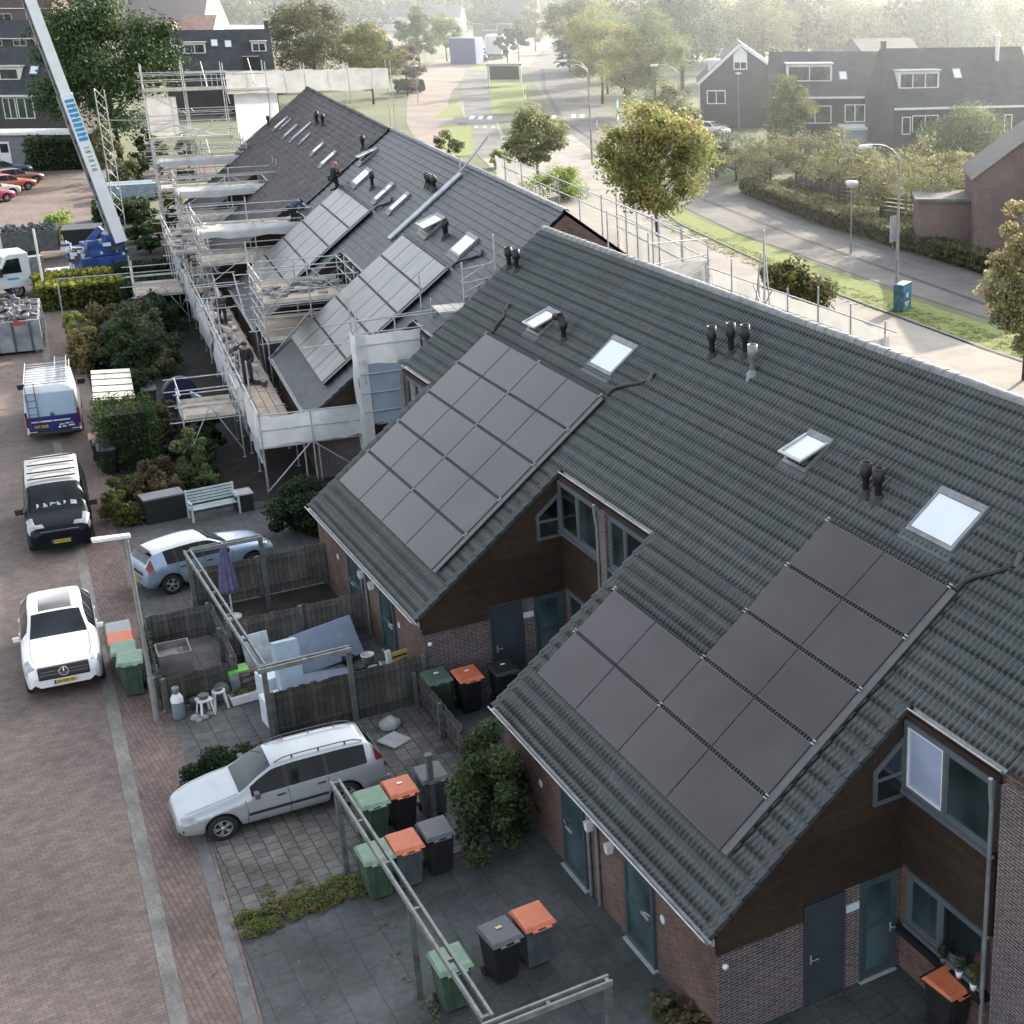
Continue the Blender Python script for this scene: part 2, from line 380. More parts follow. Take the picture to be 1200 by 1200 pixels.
    if odd:                                                                        # brick pier on the party wall, window beside it
        pr = MB(); pr.box((X(.02), 5.181, 0), (X(.36), 5.34, 5.40)); pr.build('brick_pier', M_BRICK_G, root)
    else:
        dp = MB(); dp.path([(dx, 5.42, rz(5.12)-.1), (dx, 5.40, 5.2), (dx, 5.36, 4.9), (dx, 5.36, .05)], .042, 10)
        for z in (.8, 2.4, 4.): dp.cbox((dx, 5.33, z), (.12, .05, .05))
        dp.build('downpipe', M_MGREY, root)
    # --- upper corner window
    def window(u0, u1, y, z0, z1, mull, panes, name, fr=M_FRAME, t=.09):
        f = MB()
        f.box((X(u0), y, z0), (X(u1), y+.09, z0+t)); f.box((X(u0), y, z1-t), (X(u1), y+.09, z1))
        xs = [u0]+list(mull)+[u1-t]
        for m_ in xs: f.box((X(m_), y+.002, z0+t), (X(m_+t), y+.088, z1-t))
        f.box((X(u0-.02), y+.091, z0-.05), (X(u1+.02), y+.16, z0+.03))
        fo = f.build(name, fr, root)
        for i, pm in enumerate(panes):
            a, b = xs[i]+t, xs[i+1]
            p = MB(); p.box((X(a-.001), y+.03, z0+t-.001), (X(b+.001), y+.045, z1-t+.001)); p.build('pane', pm, fo)
            q = MB()
            for (p0, p1) in (((a, z0+t), (a+.045, z1-t)), ((b-.045, z0+t), (b, z1-t)), ((a+.046, z0+t), (b-.046, z0+t+.045)), ((a+.046, z1-t-.045), (b-.046, z1-t))):
                q.box((X(p0[0]), y+.047, p0[1]), (X(p1[0]), y+.075, p1[1]))
            q.build('sash', M_WHITE if pm is M_BLIND else fr, fo)
        return fo
    u1w = U_CAT-.12
    if odd: window(.42, u1w, 5.19, 3.98, 5.38, [1.25], [M_GLASS, M_GLASS_D], 'upper_window')
    else: window(.1, u1w, 5.19, 3.98, 5.38, [1.38], [M_GLASS, M_BLIND if k == 0 else M_GLASS_D], 'upper_window')
    sb = MB(); gx = g0-.086
    sb.prism([(5.26, 3.80), (5.92, 3.80), (5.92, 4.50), (5.26, 5.02)], 'x', X(gx), X(gx-.05)); so = sb.build('corner_window', M_FRAME, root)
    p = MB(); p.prism([(5.33, 3.90), (5.84, 3.90), (5.84, 4.28), (5.33, 4.28)], 'x', X(gx-.051), X(gx-.056)); p.prism([(5.33, 4.36), (5.84, 4.36), (5.84, 4.46), (5.33, 4.86)], 'x', X(gx-.051), X(gx-.056)); p.build('pane', M_GLASS_D, so)
    if detail:
        # --- ground-floor window, sill
        window(.12 if not odd else .45, u1w-.22, 5.19, 1.22, 2.36, [1.35], [M_GLASS_D, M_GLASS], 'ground_window')
        if not odd: q = MB(); q.box((X(.16), 5.2265, 4.62), (X(1.36), 5.2295, 5.28)); q.build('roller_blind', mat('green_blind', (.13, .155, .145), rough=.5, var=.1), root)
        s_ = MB(); s_.box((X(.05 if not odd else .4), 5.182, 1.0), (X(u1w-.1), 5.42, 1.14)); s_.build('window_sill', M_BLACKSILL, root)
        # --- doors in the gable wall
        def door(y0, y1, z1, m, name, lites=(), hy=None, th=None):
            d = MB(); xo = g0-.014
            d.box((X(xo), y0-.05, .02), (X(xo-.05), y0, z1+.04)); d.box((X(xo), y1, .02), (X(xo-.05), y1+.05, z1+.04)); d.box((X(xo), y0, z1), (X(xo-.05), y1, z1+.04))
            d.box((X(xo), y0+.001, .05), (X(xo-.03), y1-.001, z1-.001)); do = d.build(name, m, root)
            for z0_, z1_ in lites:
                p = MB(); p.box((X(xo-.031), y0+.1, z0_), (X(xo-.036), y1-.1, z1_)); p.build('door_glass', M_TEALGLASS, do)
            if hy:
                h = MB(); h.tube((X(xo-.03), hy, 1.02), (X(xo-.10), hy, 1.02), .011); h.tube((X(xo-.10), hy, 1.02), (X(xo-.10), hy-.13, 1.02), .012); h.box((X(xo-.031), hy-.02, .9), (X(xo-.036), hy+.02, 1.1)); h.build('handle', M_ZINC, do)
            if th:
                t_ = MB(); t_.box((X(xo-.001), y0-.06, .0), (X(xo-.09), y1+.06, .045)); t_.build('threshold', M_STONE, do)
        door(6.52, 7.30, 2.16, M_SLATE, 'storage_door', hy=7.2)
        door(5.34, 6.06, 2.2, M_TEAL, 'front_door', ((.25, 1.15), (1.28, 2.08)), hy=5.42, th=True)
        sg = MB(); sg.box((X(g0-.017), 6.13, 1.68), (X(g0-.035), 6.42, 1.84)); sg.build('nameplate', M_SIGN, root)
        wl = MB(); wl.lathe([(.0, .0), (.05, 0), (.06, .03), (.05, .07), (0, .08)], 10, Matrix.Translation((X(g0-.02), 8.98, 1.62)) @ Matrix.Rotation(-PI/2 if not odd else PI/2, 4, 'Y'))
        wl.build('wall_light', M_WHITE, root)
        # --- glazed doors and lamps in the low street wall
        ds = ((5.0, 6.2),) if not odd else ((5.86, 7.0),)
        for a, b in ds:
            d = MB(); y = 9.121
            d.box((X(a), y, .06), (X(a+.1), y+.06, 1.98)); d.box((X(b-.1), y, .06), (X(b), y+.06, 1.98)); d.box((X(a+.1), y, 1.9), (X(b-.1), y+.06, 1.98)); d.box((X(a+.1), y, .06), (X(b-.1), y+.06, .2)); d.box((X(a+.1), y, 1.02), (X(b-.1), y+.05, 1.12))
            do = d.build('garden_door', M_TEAL, root)
            p = MB(); p.box((X(a+.1), y+.01, .2), (X(b-.1), y+.03, 1.02)); p.box((X(a+.1), y+.01, 1.12), (X(b-.1), y+.03, 1.9)); p.build('door_glass', M_TEALGLASS, do)
            h = MB(); h.tube((X(a+.12), y+.055, 1.2), (X(a+.3), y+.10, 1.2), .012); h.cbox((X(a+.35), y+.06, 1.07), (.3, .03, .05)); h.build('handle', M_ZINC, do)
            t_ = MB(); t_.box((X(a-.05), y, 0), (X(b+.05), y+.12, .055)); t_.build('threshold', M_STONE, do)
        wl = MB(); wl.frustum((X(7.3 if odd else 6.78), 9.2, 1.66), (.12, .13), (.16, .16), .2); wl.build('wall_light', M_WHITE, root)
        wl = MB(); wl.tube((X(7.18 if odd else 7.42), 9.17, 0.03), (X(7.18 if odd else 7.42), 9.17, 2.1), .04, 8); wl.build('drain_pipe', M_MGREY, root)
        wl = MB(); wl.tube((X(4.7), 9.125, 1.38), (X(4.7), 9.14, 1.38), .09, 14); wl.build('house_number_plate', M_SIGN, root)
    # --- solar panels: (u0, u1, row)
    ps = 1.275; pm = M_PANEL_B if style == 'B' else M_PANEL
    for (a, b, row) in panels:
        s0 = 4.30+ps*row; s1 = s0+1.195
        pb = MB(); pb.box((a+.02, s0, .155), (b-.02, s1, .19), MSLOPE)
        po = pb.build('solar_panel', M_DGREY, root)
        q = MB(); q.box((a+.035, s0+.015, .1901), (b-.035, s1-.015, .1925), MSLOPE)
        q.build('panel_glass', pm, po)
    if panels:
        rl = MB(); rows = sorted({p_[2] for p_ in panels})
        for row in rows:
            ua = min(p_[0] for p_ in panels if p_[2] == row); ub = max(p_[1] for p_ in panels if p_[2] == row)
            for s in (4.30+ps*row+.25, 4.30+ps*row+.95): rl.box((ua+.02, s-.02, .045), (ub-.02, s+.02, .152), MSLOPE)
            for i in range(int((ub-ua)/.1)): rl.box((ua+.1*i+.02, 4.30+ps*row-.075, .05), (ua+.1*i+.085, 4.30+ps*row-.004, .165), MSLOPE)
        rl.build('mounting_rail', M_BLACK, root)
        for row in rows:
            ua = min(p_[0] for p_ in panels if p_[2] == row); ub = max(p_[1] for p_ in panels if p_[2] == row)
            for u in ([ua] if ua > .6 or style == 'B' else [])+[ub]:
                for d_ in (-.03, .035): cl = MB(); cl.box((u-.05, 4.30+ps*row-.04+d_-.012, .10), (u+.05, 4.30+ps*row-.04+d_+.012, .205), MSLOPE); cl.build('panel_clamp', M_STEEL, root)
        fl = MB(); ua = min(p_[0] for p_ in panels); mx_ = max(rows)
        ub = max(p_[1] for p_ in panels)
        fl.box((ua+.02, 4.30+ps*(mx_+1)-.09, .05), (ub-.02, 4.30+ps*(mx_+1)-.075, .15), MSLOPE); fl.build('array_edge', M_BLACK, root)
        if not odd:
            es = MB(); es.box((ua-.20, 4.30+ps*rows[0], .14), (ua-.005, 4.30+ps*(mx_+1)-.08, .168), MSLOPE); es.build('edge_strip', M_EDGE, root)
    def skylight(a, b, s0, s1, op=0.):
        f = MB(); t = .09
        f.box((a, s0, .0), (b, s0+.16, .12), MSLOPE); f.box((a, s1-t, .0), (b, s1, .10), MSLOPE)
        f.box((a, s0+.16, 0), (a+t, s1-t, .11), MSLOPE); f.box((b-t, s0+.16, 0), (b, s1-t, .11), MSLOPE)
        fo = f.build('skylight', M_MGREY, root)
        f = MB(); f.box((a-.08, s1+.001, .03), (b+.08, s1+.22, .055), MSLOPE); f.build('flashing', M_DGREY, fo)
        Mo = MSLOPE @ Matrix.Translation((0, s0+.16, .10)) @ Matrix.Rotation(op, 4, 'X') @ Matrix.Translation((0, -s0-.16, -.10))
        p = MB(); p.box((a+t+.002, s0+.17, .085), (b-t-.002, s1-t-.01, .105), Mo); p.build('pane', M_SKYPANE, fo)
        if op:
            p = MB()
            p.box((a+.02, s0+.165, .106), (a+t, s1-.02, .15), Mo); p.box((b-t, s0+.165, .106), (b-.02, s1-.02, .15), Mo); p.box((a+t, s1-t, .106), (b-t, s1-.02, .15), Mo); p.build('sash', M_ZINC, fo)
            h = MB(); h.box((a+t, s0+.2, .01), (b-t, s1-t, .03), MSLOPE); h.build('opening', M_BLACK, fo)
    for a, b, s0, s1 in lights: skylight(a, b, s0, s1)
    for a, b, s0, s1 in opens: skylight(a, b, s0, s1, RAD(16))
    for v in vents:
        u, y, h = v[:3]; m = v[3] if len(v) > 3 else M_BLACK
        z = rz(y); p = MB()
        p.lathe([(.075, -.1), (.075, h*.55), (.10, h*.58), (.125, h*.62), (.125, h), (.105, h), (.10, h*.8), (0, h*.8)], 14, Matrix.Translation((u, y, z)))
        p.lathe([(.22, -.22), (.13, .10), (.075, .16)], 12, Matrix.Translation((u, y, z)))
        if len(v) > 4: p.path([(u-.02, y, z+h*.8), (u+.05, y+.06, z+h*1.1), (u+.28, y+.12, z+h*1.05)], .11, 10)
        p.build('vent_pipe', m, root)
    for (u0, y0, u1, y1) in hoses:
        p = MB(); pts = []
        for i in range(9):
            t = i/8; y = y0+(y1-y0)*t; u = u0+(u1-u0)*(t**1.5)+.05*math.sin(t*7); pts.append((u, y, rz(y)+.09+.03*math.sin(t*5)))
        p.path(pts, .055, 8); p.build('cable_duct', M_BLACK, root)
        p = MB(); p.tube((u1, y1, rz(y1)+.02), (u1, y1-.12, rz(y1)+.26), .07, 8); p.build('duct_hood', M_DGREY, root)
    if extra: extra(root, X)
    return root

def cols(x0, x1, n): return [(x0+(x1-x0)*i/n, x0+(x1-x0)*(i+1)/n) for i in range(n)]
OA = (15.45, -19.15, 0); GA = 'terraced houses of the near tiled block'
ca = cols(19.1, 27.2, 4)
sh = lambda cs, k, O=15.45: [(a-O-7.5*k, b-O-7.5*k) for a, b in cs]
S_ = lambda y: y/CT
def cable_step(root, X): pass
nh = empty('terraced_house', (7.95, -19.15, 0), 0, 'brick walled house with a flush front right of the nearest downpipe', 'house', GA)
m = MB(); m.prism([(-4.9, 0), (5.16, 0), (5.16, rz(5.16)-.12), (0, RIDGE-.16), (-4.9, rz(4.9)-.12)], 'x', 0, 7.5); m.build('wall', M_BRICK, nh)
m = MB(); m.box((0, 5.161, 0), (7.38, 5.33, 5.46)); m.build('front_wall', M_BRICK_G, nh)
V_, F_, s_m = roof_tiles(.15, 5); keep_ = [(f, q) for f, q in zip(F_, s_m) if min(V_[i].y for i in f) > -.2 and max(V_[i].y for i in f) < 5.4]
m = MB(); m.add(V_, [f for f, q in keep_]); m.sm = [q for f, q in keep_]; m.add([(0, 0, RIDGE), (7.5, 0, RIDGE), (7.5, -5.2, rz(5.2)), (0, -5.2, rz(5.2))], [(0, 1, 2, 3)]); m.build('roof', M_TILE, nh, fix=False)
m = MB(); m.tube((0, 0, RIDGE-.02), (7.5, 0, RIDGE-.02), .165, 12); m.build('ridge_cap', M_RIDGE, nh)

make_house(OA, 0, 0, 'A', 'nearest dark tiled house, black solar panels two wide and five high, big square skylight', GA,
    [(a, b, r) for a, b in sh(ca[:2], 0) for r in range(5)], [(4.35, 5.80, S_(1.95), S_(2.86))], (), [(7.09, 2.65, .75), (7.72-.2, 2.66, .75)], [(3.55, 3.4, 2.85, 2.6)])
make_house(OA, 0, 1, 'A', 'dark tiled house with only two rows of black panels and a small open skylight', GA,
    [(a, b, r) for a, b in sh(ca[2:], 1) for r in (3, 4)], (), [(25.0-22.95, 25.95-22.95, S_(2.02), S_(2.80))],
    [(7.31, 1.2, .85), (6.47, 1.5, .8, M_MGREY)])
ca2 = cols(34.0, 42.2, 4)
make_house(OA, 0, 2, 'A', 'dark tiled house with a full panel array and the square skylight above its corner', GA,
    [(a, b, r) for a, b in sh(ca2[:2], 2) for r in range(5)], [(4.12, 5.60, S_(1.95), S_(2.86))], (), [(.97, 1.5, .85), (.38, 1.28, .85)], [(3.5, 3.3, 2.45, 2.58)])
make_house(OA, 0, 3, 'A', 'last house of the near block, full panel array, narrow open skylight by bent vent', GA,
    [(a, b, r) for a, b in sh(ca2[2:], 3) for r in range(5)], (), [(39.55-37.95, 40.5-37.95, S_(2.0), S_(2.8))],
    [(.25, 2.62, .7, M_BLACK, 1), (44.94-37.95, 1.5, .75), (44.33-37.95, 1.48, .75)], [(4.15, 3.3, 4.75, 2.6)])
AB = RAD(-6.46); OB = (48.26, -21.24, 0); GB = 'terraced houses of the middle scaffolded block'
cb = cols(4.15, 11.95, 4); cb0 = cols(19.1, 27.2, 4)
shb = lambda cs, k: [(a-7.5*k, b-7.5*k) for a, b in cs]
ladder = None
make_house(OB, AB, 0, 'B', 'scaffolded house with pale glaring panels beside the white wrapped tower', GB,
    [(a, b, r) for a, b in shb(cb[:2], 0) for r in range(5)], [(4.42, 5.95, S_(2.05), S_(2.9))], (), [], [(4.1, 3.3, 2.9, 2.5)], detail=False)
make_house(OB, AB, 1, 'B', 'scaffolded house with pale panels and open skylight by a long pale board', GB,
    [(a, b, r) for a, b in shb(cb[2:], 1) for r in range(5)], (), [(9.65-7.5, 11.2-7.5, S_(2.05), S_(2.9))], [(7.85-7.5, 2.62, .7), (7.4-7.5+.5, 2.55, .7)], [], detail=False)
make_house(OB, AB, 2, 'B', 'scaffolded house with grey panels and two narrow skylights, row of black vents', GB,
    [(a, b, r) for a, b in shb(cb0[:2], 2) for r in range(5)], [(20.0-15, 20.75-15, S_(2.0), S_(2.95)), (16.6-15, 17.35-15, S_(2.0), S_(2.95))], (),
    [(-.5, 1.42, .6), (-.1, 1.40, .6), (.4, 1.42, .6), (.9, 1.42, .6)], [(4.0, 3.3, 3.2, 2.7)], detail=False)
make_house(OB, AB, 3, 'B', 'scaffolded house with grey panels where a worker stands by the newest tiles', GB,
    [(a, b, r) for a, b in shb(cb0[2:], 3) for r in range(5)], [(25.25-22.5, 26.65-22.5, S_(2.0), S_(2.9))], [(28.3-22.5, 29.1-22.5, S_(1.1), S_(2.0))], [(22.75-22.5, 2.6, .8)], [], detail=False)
AC = RAD(-7.1); OC = (78.05, -24.5, 0); GC = 'terraced houses of the far block under repair'
CL = [((4.55, 5.35), None), ((9.0, 9.75), None), ((14.4, 15.0), (12.6, 13.2)), ((19.95, 20.7), None), ((25.0, 25.8), (23.2, 23.9))]
make_house(OC, AC, 0, 'C', 'far house under brown old tiles touching the new blue-black roof', GC, (), [(4.55, 5.35, S_(2.1), S_(3.0))], (), [(.8, 1.35, .7)], (), detail=False)
make_house(OC, AC, 1, 'C', 'far brown roofed house with one slim skylight and a pale worn patch', GC, (), [(1.5, 2.25, S_(2.1), S_(2.8)), (6.9, 7.4, S_(2.1), S_(2.7))], (), [(6.7, 1.4, .7)], (), detail=False)
make_house(OC, AC, 2, 'C', 'far brown roofed house with two black chimneys pipes near its middle', GC, (), [(4.95, 5.7, S_(2.1), S_(3.0)), (2.2, 2.8, S_(1.6), S_(2.9))], (), [(.84, 1.5, .8), (1.3, 1.5, .7)], (), detail=False)
make_house(OC, AC, 3, 'C', 'last brown roofed house whose gable end is wrapped in white sheeting', GC, (), [(2.5, 3.3, S_(2.0), S_(3.0)), (1.0, 1.5, S_(2.0), S_(2.7))], (), [(6.3, 3.0, .6)], (), detail=False)
# ------------------------------------------------------------------ ground, street, gardens
M_GROUND = mat('ground_earth', (.125, .135, .08), rough=.95, var=.45, scale=.05, tint=(.075, .095, .045), detail=9)
M_STREET = brick('street_brick', (.258, .206, .182), (.195, .158, .144), (.135, .110, .10), w=.20, h=.10, gap=.008, dirt=.38, dscale=.22, rot=RAD(88), bump=.3, rough=.8)
M_PAVE = brick('pavement_brick', (.245, .178, .160), (.19, .140, .128), (.12, .10, .09), w=.21, h=.105, gap=.009, dirt=.35, dscale=.35, rot=RAD(-3), bump=.3)
M_GUTTERSTRIP = brick('grey_strip', (.27, .265, .25), (.245, .24, .225), (.20, .19, .18), w=.50, h=.15, gap=.006, dirt=.4, dscale=.9, rot=RAD(-4))
M_SLAB = brick('dark_slab', (.112, .124, .127), (.092, .103, .107), (.066, .073, .076), w=1.0, h=.6, gap=.010, dirt=.45, dscale=.5, rot=RAD(0), offset=.5)
M_CONC = brick('drive_paver', (.225, .22, .20), (.14, .145, .14), (.055, .065, .045), w=.30, h=.30, gap=.012, dirt=.5, dscale=.55, rot=RAD(0))
M_GARDEN = brick('garden_slab', (.165, .172, .175), (.13, .137, .14), (.06, .062, .06), w=.45, h=.45, gap=.012, dirt=.45, dscale=.4)
M_COURT = brick('court_slab', (.10, .115, .12), (.085, .095, .10), (.055, .06, .06), w=.6, h=.6, gap=.01, dirt=.45, dscale=.7)
M_TILEPAD = brick('pale_tile', (.27, .27, .26), (.23, .235, .23), (.14, .14, .13), w=.5, h=.5, gap=.01, dirt=.3, dscale=.8)
M_KERB = mat('kerb_concrete', (.155, .16, .158), rough=.85, var=.25, scale=2.5)
M_SOIL = mat('dark_soil', (.032, .028, .022), rough=.95, var=.4, scale=2)
M_ROAD = mat('pale_road', (.27, .25, .225), rough=.85, var=.22, scale=.35, detail=9)
M_LANE = mat('grey_asphalt', (.145, .14, .135), rough=.85, var=.3, scale=.3, detail=9)
M_CYCLE = mat('pink_path', (.24, .195, .17), rough=.85, var=.18, scale=.2)
M_VERGE = mat('verge_grass', (.17, .205, .055), rough=.95, var=.4, scale=2.5, tint=(.115, .145, .04), detail=8)
M_WHITELINE = mat('road_paint', (.62, .62, .60), rough=.7, var=.2, scale=2)

def sheet(name, pts, z, m, kind='structure', label=None):
    b = MB(); b.add([(p[0], p[1], 0) for p in pts], [tuple(range(len(pts)))])
    o = b.build(name, m, loc=(0, 0, z))
    for p in o.data.polygons:
        if p.normal.z < 0: p.flip()
    return tag(o, label, None, None, kind)
def ribbon(name, line, z, m, kind='structure'):
    """line of (x, y_right, y_left)"""
    b = MB(); n = len(line)
    vs = [(p[0], p[1], 0) for p in line]+[(p[0], p[2], 0) for p in line]
    b.add(vs, [(i, i+1, n+i+1, n+i) for i in range(n-1)])
    return tag(b.build(name, m, loc=(0, 0, z)), kind=kind)
def band(name, line, w, z, m, kind='structure'):
    b = MB(); P = [Vector((p[0], p[1], 0)) for p in line]; vs = []
    for i, p in enumerate(P):
        d = (P[min(i+1, len(P)-1)]-P[max(i-1, 0)]).normalized(); nrm = Vector((-d.y, d.x, 0)); ww = w[i] if isinstance(w, (list, tuple)) else w
        vs += [p-nrm*ww/2, p+nrm*ww/2]
    b.add(vs, [(2*i, 2*i+2, 2*i+3, 2*i+1) for i in range(len(P)-1)])
    return tag(b.build(name, m, loc=(0, 0, z)), kind=kind)

sheet('ground', [(-60, -1600), (3200, -1600), (3200, 900), (-60, 900)], -.02, M_GROUND)
EDGE = [(4, -1.78), (23.2, -3.11), (29.25, -3.55), (36, -4.02), (45, -4.75), (62, -6.3), (80, -7.75), (100, -10.2), (112, -12.5), (128, -17.)]
ribbon('street', [(p[0], p[1]-.3, p[1]+22) for p in EDGE]+[(140, -27, 10), (152, -32, 10)], 0., M_STREET)
def edge_y(x):
    for a, b in zip(EDGE, EDGE[1:]):
        if x <= b[0]: t = (x-a[0])/(b[0]-a[0]); return a[1]+(b[1]-a[1])*t
    return EDGE[-1][1]
def strip_y(x): return -2.11-.0725*(x-23.85) if x < 62 else strip_y(61.9)-.095*(x-61.9)
ribbon('pavement', [(x, edge_y(x), strip_y(x)-.15) for x in (4, 14, 23.2, 29.25, 36, 45, 62)], .006, M_PAVE)
ribbon('gutter_strip', [(x, strip_y(x)-.15, strip_y(x)+.15) for x in (4, 14, 23, 30, 37, 45, 56, 62, 75, 92)], .011, M_GUTTERSTRIP)
ribbon('kerb_strip', [(x, edge_y(x)-.22, edge_y(x)+.02) for x in (4, 14, 23.2, 29.25, 33)], .016, M_KERB)
sheet('garden_ground', [(4, -1.9), (23.2, -3.3), (36, -4.1), (62, -6.5), (80, -8.0), (100, -10.4), (114, -13), (112, -24), (78, -20), (47, -18), (47, -15.6), (4, -15.6)], -.008, M_GARDEN)
sheet('dark_terrace', [(5, -2.1), (18, -3.0), (23.2, -3.42), (25.75, -3.62), (26.0, -9.98), (5, -9.98)], .012, M_SLAB)
sheet('side_court', [(27.95, -10.0), (33.1, -10.0), (33.1, -14.25), (27.95, -14.25)], .012, M_COURT)
sheet('front_court', [(4, -10.0), (18.1, -10.0), (18.1, -14.25), (4, -14.25)], .012, M_COURT)
sheet('driveway', [(26.1, -3.64), (29.25, -3.86), (33.0, -4.1), (33.1, -9.95), (26.3, -9.98)], .012, M_CONC)
sheet('front_paving', [(33.2, -4.12), (36.2, -4.3), (36.2, -5.95), (37.8, -6.0), (37.8, -9.95), (33.3, -9.95)], .012, M_GARDEN)
sheet('tile_pad', [(36.4, -4.5), (40.2, -4.75), (40.3, -6.5), (36.4, -6.2)], .016, M_TILEPAD)
sheet('dark_bed', [(38.05, -6.6), (42.2, -6.6), (42.2, -9.95), (38.05, -9.95)], .013, M_SOIL)
M_DRIVE2 = brick('drive_grey', (.135, .14, .145), (.11, .115, .12), (.07, .07, .07), w=.3, h=.3, gap=.01, dirt=.35, dscale=.4)
sheet('side_drive', [(42.5, -4.75), (50.5, -5.3), (50.7, -11), (47.5, -11.5), (42.6, -9.95)], .012, M_DRIVE2)
sheet('garden_soil', [(50.8, -5.5), (62, -6.6), (80, -8.1), (100, -10.6), (111, -13.2), (111, -21), (78, -17.5), (50.8, -14)], .010, M_SOIL)

def leaf_cloud(name, m, clumps, per, size, cols, seed, parent=None, loc=(0, 0, 0), core=None, up=.25, **tags):
    """foliage: many small leaf-sized quads on the shells of clumps (x, y, z, r[, rz])"""
    r = np.random.default_rng(seed)
    C = np.array([c[:4] for c in clumps], float)
    n = len(C)*per; idx = np.repeat(np.arange(len(C)), per)
    d = r.normal(size=(n, 3)); d /= np.linalg.norm(d, axis=1)[:, None]
    rad = C[idx, 3]*(r.random(n)**.45)
    fl = np.array([c[4] if len(c) > 4 else .8 for c in clumps])[idx]
    P = C[idx, :3]+d*rad[:, None]*np.stack([np.ones(n), np.ones(n), fl], 1)
    nr = d*.7+r.normal(size=(n, 3))*.55+np.array([0, 0, up]); nr /= np.linalg.norm(nr, axis=1)[:, None]
    t = np.cross(nr, r.normal(size=(n, 3))); t /= np.linalg.norm(t, axis=1)[:, None]+1e-9
    b = np.cross(nr, t); s = size*(.55+.9*r.random(n))[:, None]
    V = np.stack([P-t*s*.5, P+b*s*.32+t*s*.05, P+t*s*.55-nr*s*.12, P-b*s*.32+t*s*.05], 1).reshape(-1, 3)
    keep = V.reshape(n, 4, 3)[:, :, 2].min(1) > .01
    V = V.reshape(n, 4, 3)[keep].reshape(-1, 3); idx = idx[keep]; n2 = len(idx)
    me = bpy.data.meshes.new(name); me.vertices.add(n2*4); me.vertices.foreach_set('co', V.astype(np.float32).ravel())
    me.loops.add(n2*4); me.loops.foreach_set('vertex_index', np.arange(n2*4, dtype=np.int32))
    me.polygons.add(n2); me.polygons.foreach_set('loop_start', np.arange(0, n2*4, 4, dtype=np.int32)); me.polygons.foreach_set('loop_total', np.full(n2, 4, np.int32))
    me.update(calc_edges=True); me.materials.append(m)
    K = np.array(cols, float)*1.45; ci = r.integers(0, len(K), len(C))
    base = K[ci][idx]*(0.75+.5*r.random(len(C)))[idx][:, None]
    other = K[r.integers(0, len(K), n2)]
    mixf = (r.random(n2)*.6)[:, None]
    col = (base*(1-mixf)+other*mixf)*(.7+.6*r.random(n2))[:, None]
    a = me.color_attributes.new('tint', 'FLOAT_COLOR', 'CORNER')
    cc = np.ones((n2*4, 4), np.float32); cc[:, :3] = np.repeat(col, 4, 0); a.data.foreach_set('color', cc.ravel())
    o = bpy.data.objects.new(name, me); link(o, parent); o.location = loc
    return tag(o, tags.get('label'), tags.get('cat'), tags.get('group'), tags.get('kind'))
LEAF = leafmat('leaf'); LEAF2 = leafmat('leaf_dense', .15); M_BARK = mat('bark', (.075, .06, .048), rough=.9, var=.35, scale=6, bump=.4, bscale=12)
M_TWIG = mat('hedge_core', (.014, .018, .008), rough=.95)

def crown_clumps(h0, h1, rx, ry, n, rc, seed, shape=1.):
    r = random.Random(seed); out = []
    zc = (h0+h1)/2; hz = (h1-h0)/2
    ph = [r.uniform(0, 6.28) for _ in range(6)]
    for i in range(n):
        for _ in range(40):
            x, y, z = [r.uniform(-1.15, 1.15) for _ in range(3)]
            q = math.sqrt(x*x+y*y+z*z)+1e-6; a = math.atan2(y, x)
            lobe = 1+.17*math.sin(3*a+ph[0]+2*z)+.13*math.sin(5*a+ph[1])*math.cos(2.5*z+ph[2])+.12*math.sin(4*z+ph[3]+a)
            if .40*lobe < q < lobe: break
        f = 1.0 if z < 0 else (1-.30*z*shape)
        out.append((x*rx*f*.90, y*ry*f*.90, zc+z*hz*.88, rc*r.uniform(.45, 1.2), .75))
    return out
PAL = {'autumn': [(.23, .19, .07), (.19, .17, .07), (.27, .20, .07), (.14, .14, .06)], 'olive': [(.12, .125, .055), (.09, .10, .045), (.15, .15, .065), (.07, .085, .04)],
       'green': [(.034, .06, .022), (.026, .046, .018), (.045, .072, .025)], 'dark': [(.022, .04, .018), (.03, .05, .02), (.018, .032, .015)],
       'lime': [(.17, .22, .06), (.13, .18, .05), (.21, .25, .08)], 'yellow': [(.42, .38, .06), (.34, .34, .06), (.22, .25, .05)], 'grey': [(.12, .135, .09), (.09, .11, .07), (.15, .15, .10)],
       'rust': [(.23, .12, .06), (.17, .11, .06), (.12, .11, .05)], 'blue': [(.045, .075, .055), (.035, .06, .045), (.06, .09, .06)], 'pale': [(.16, .165, .09), (.12, .13, .07), (.20, .19, .10)]}
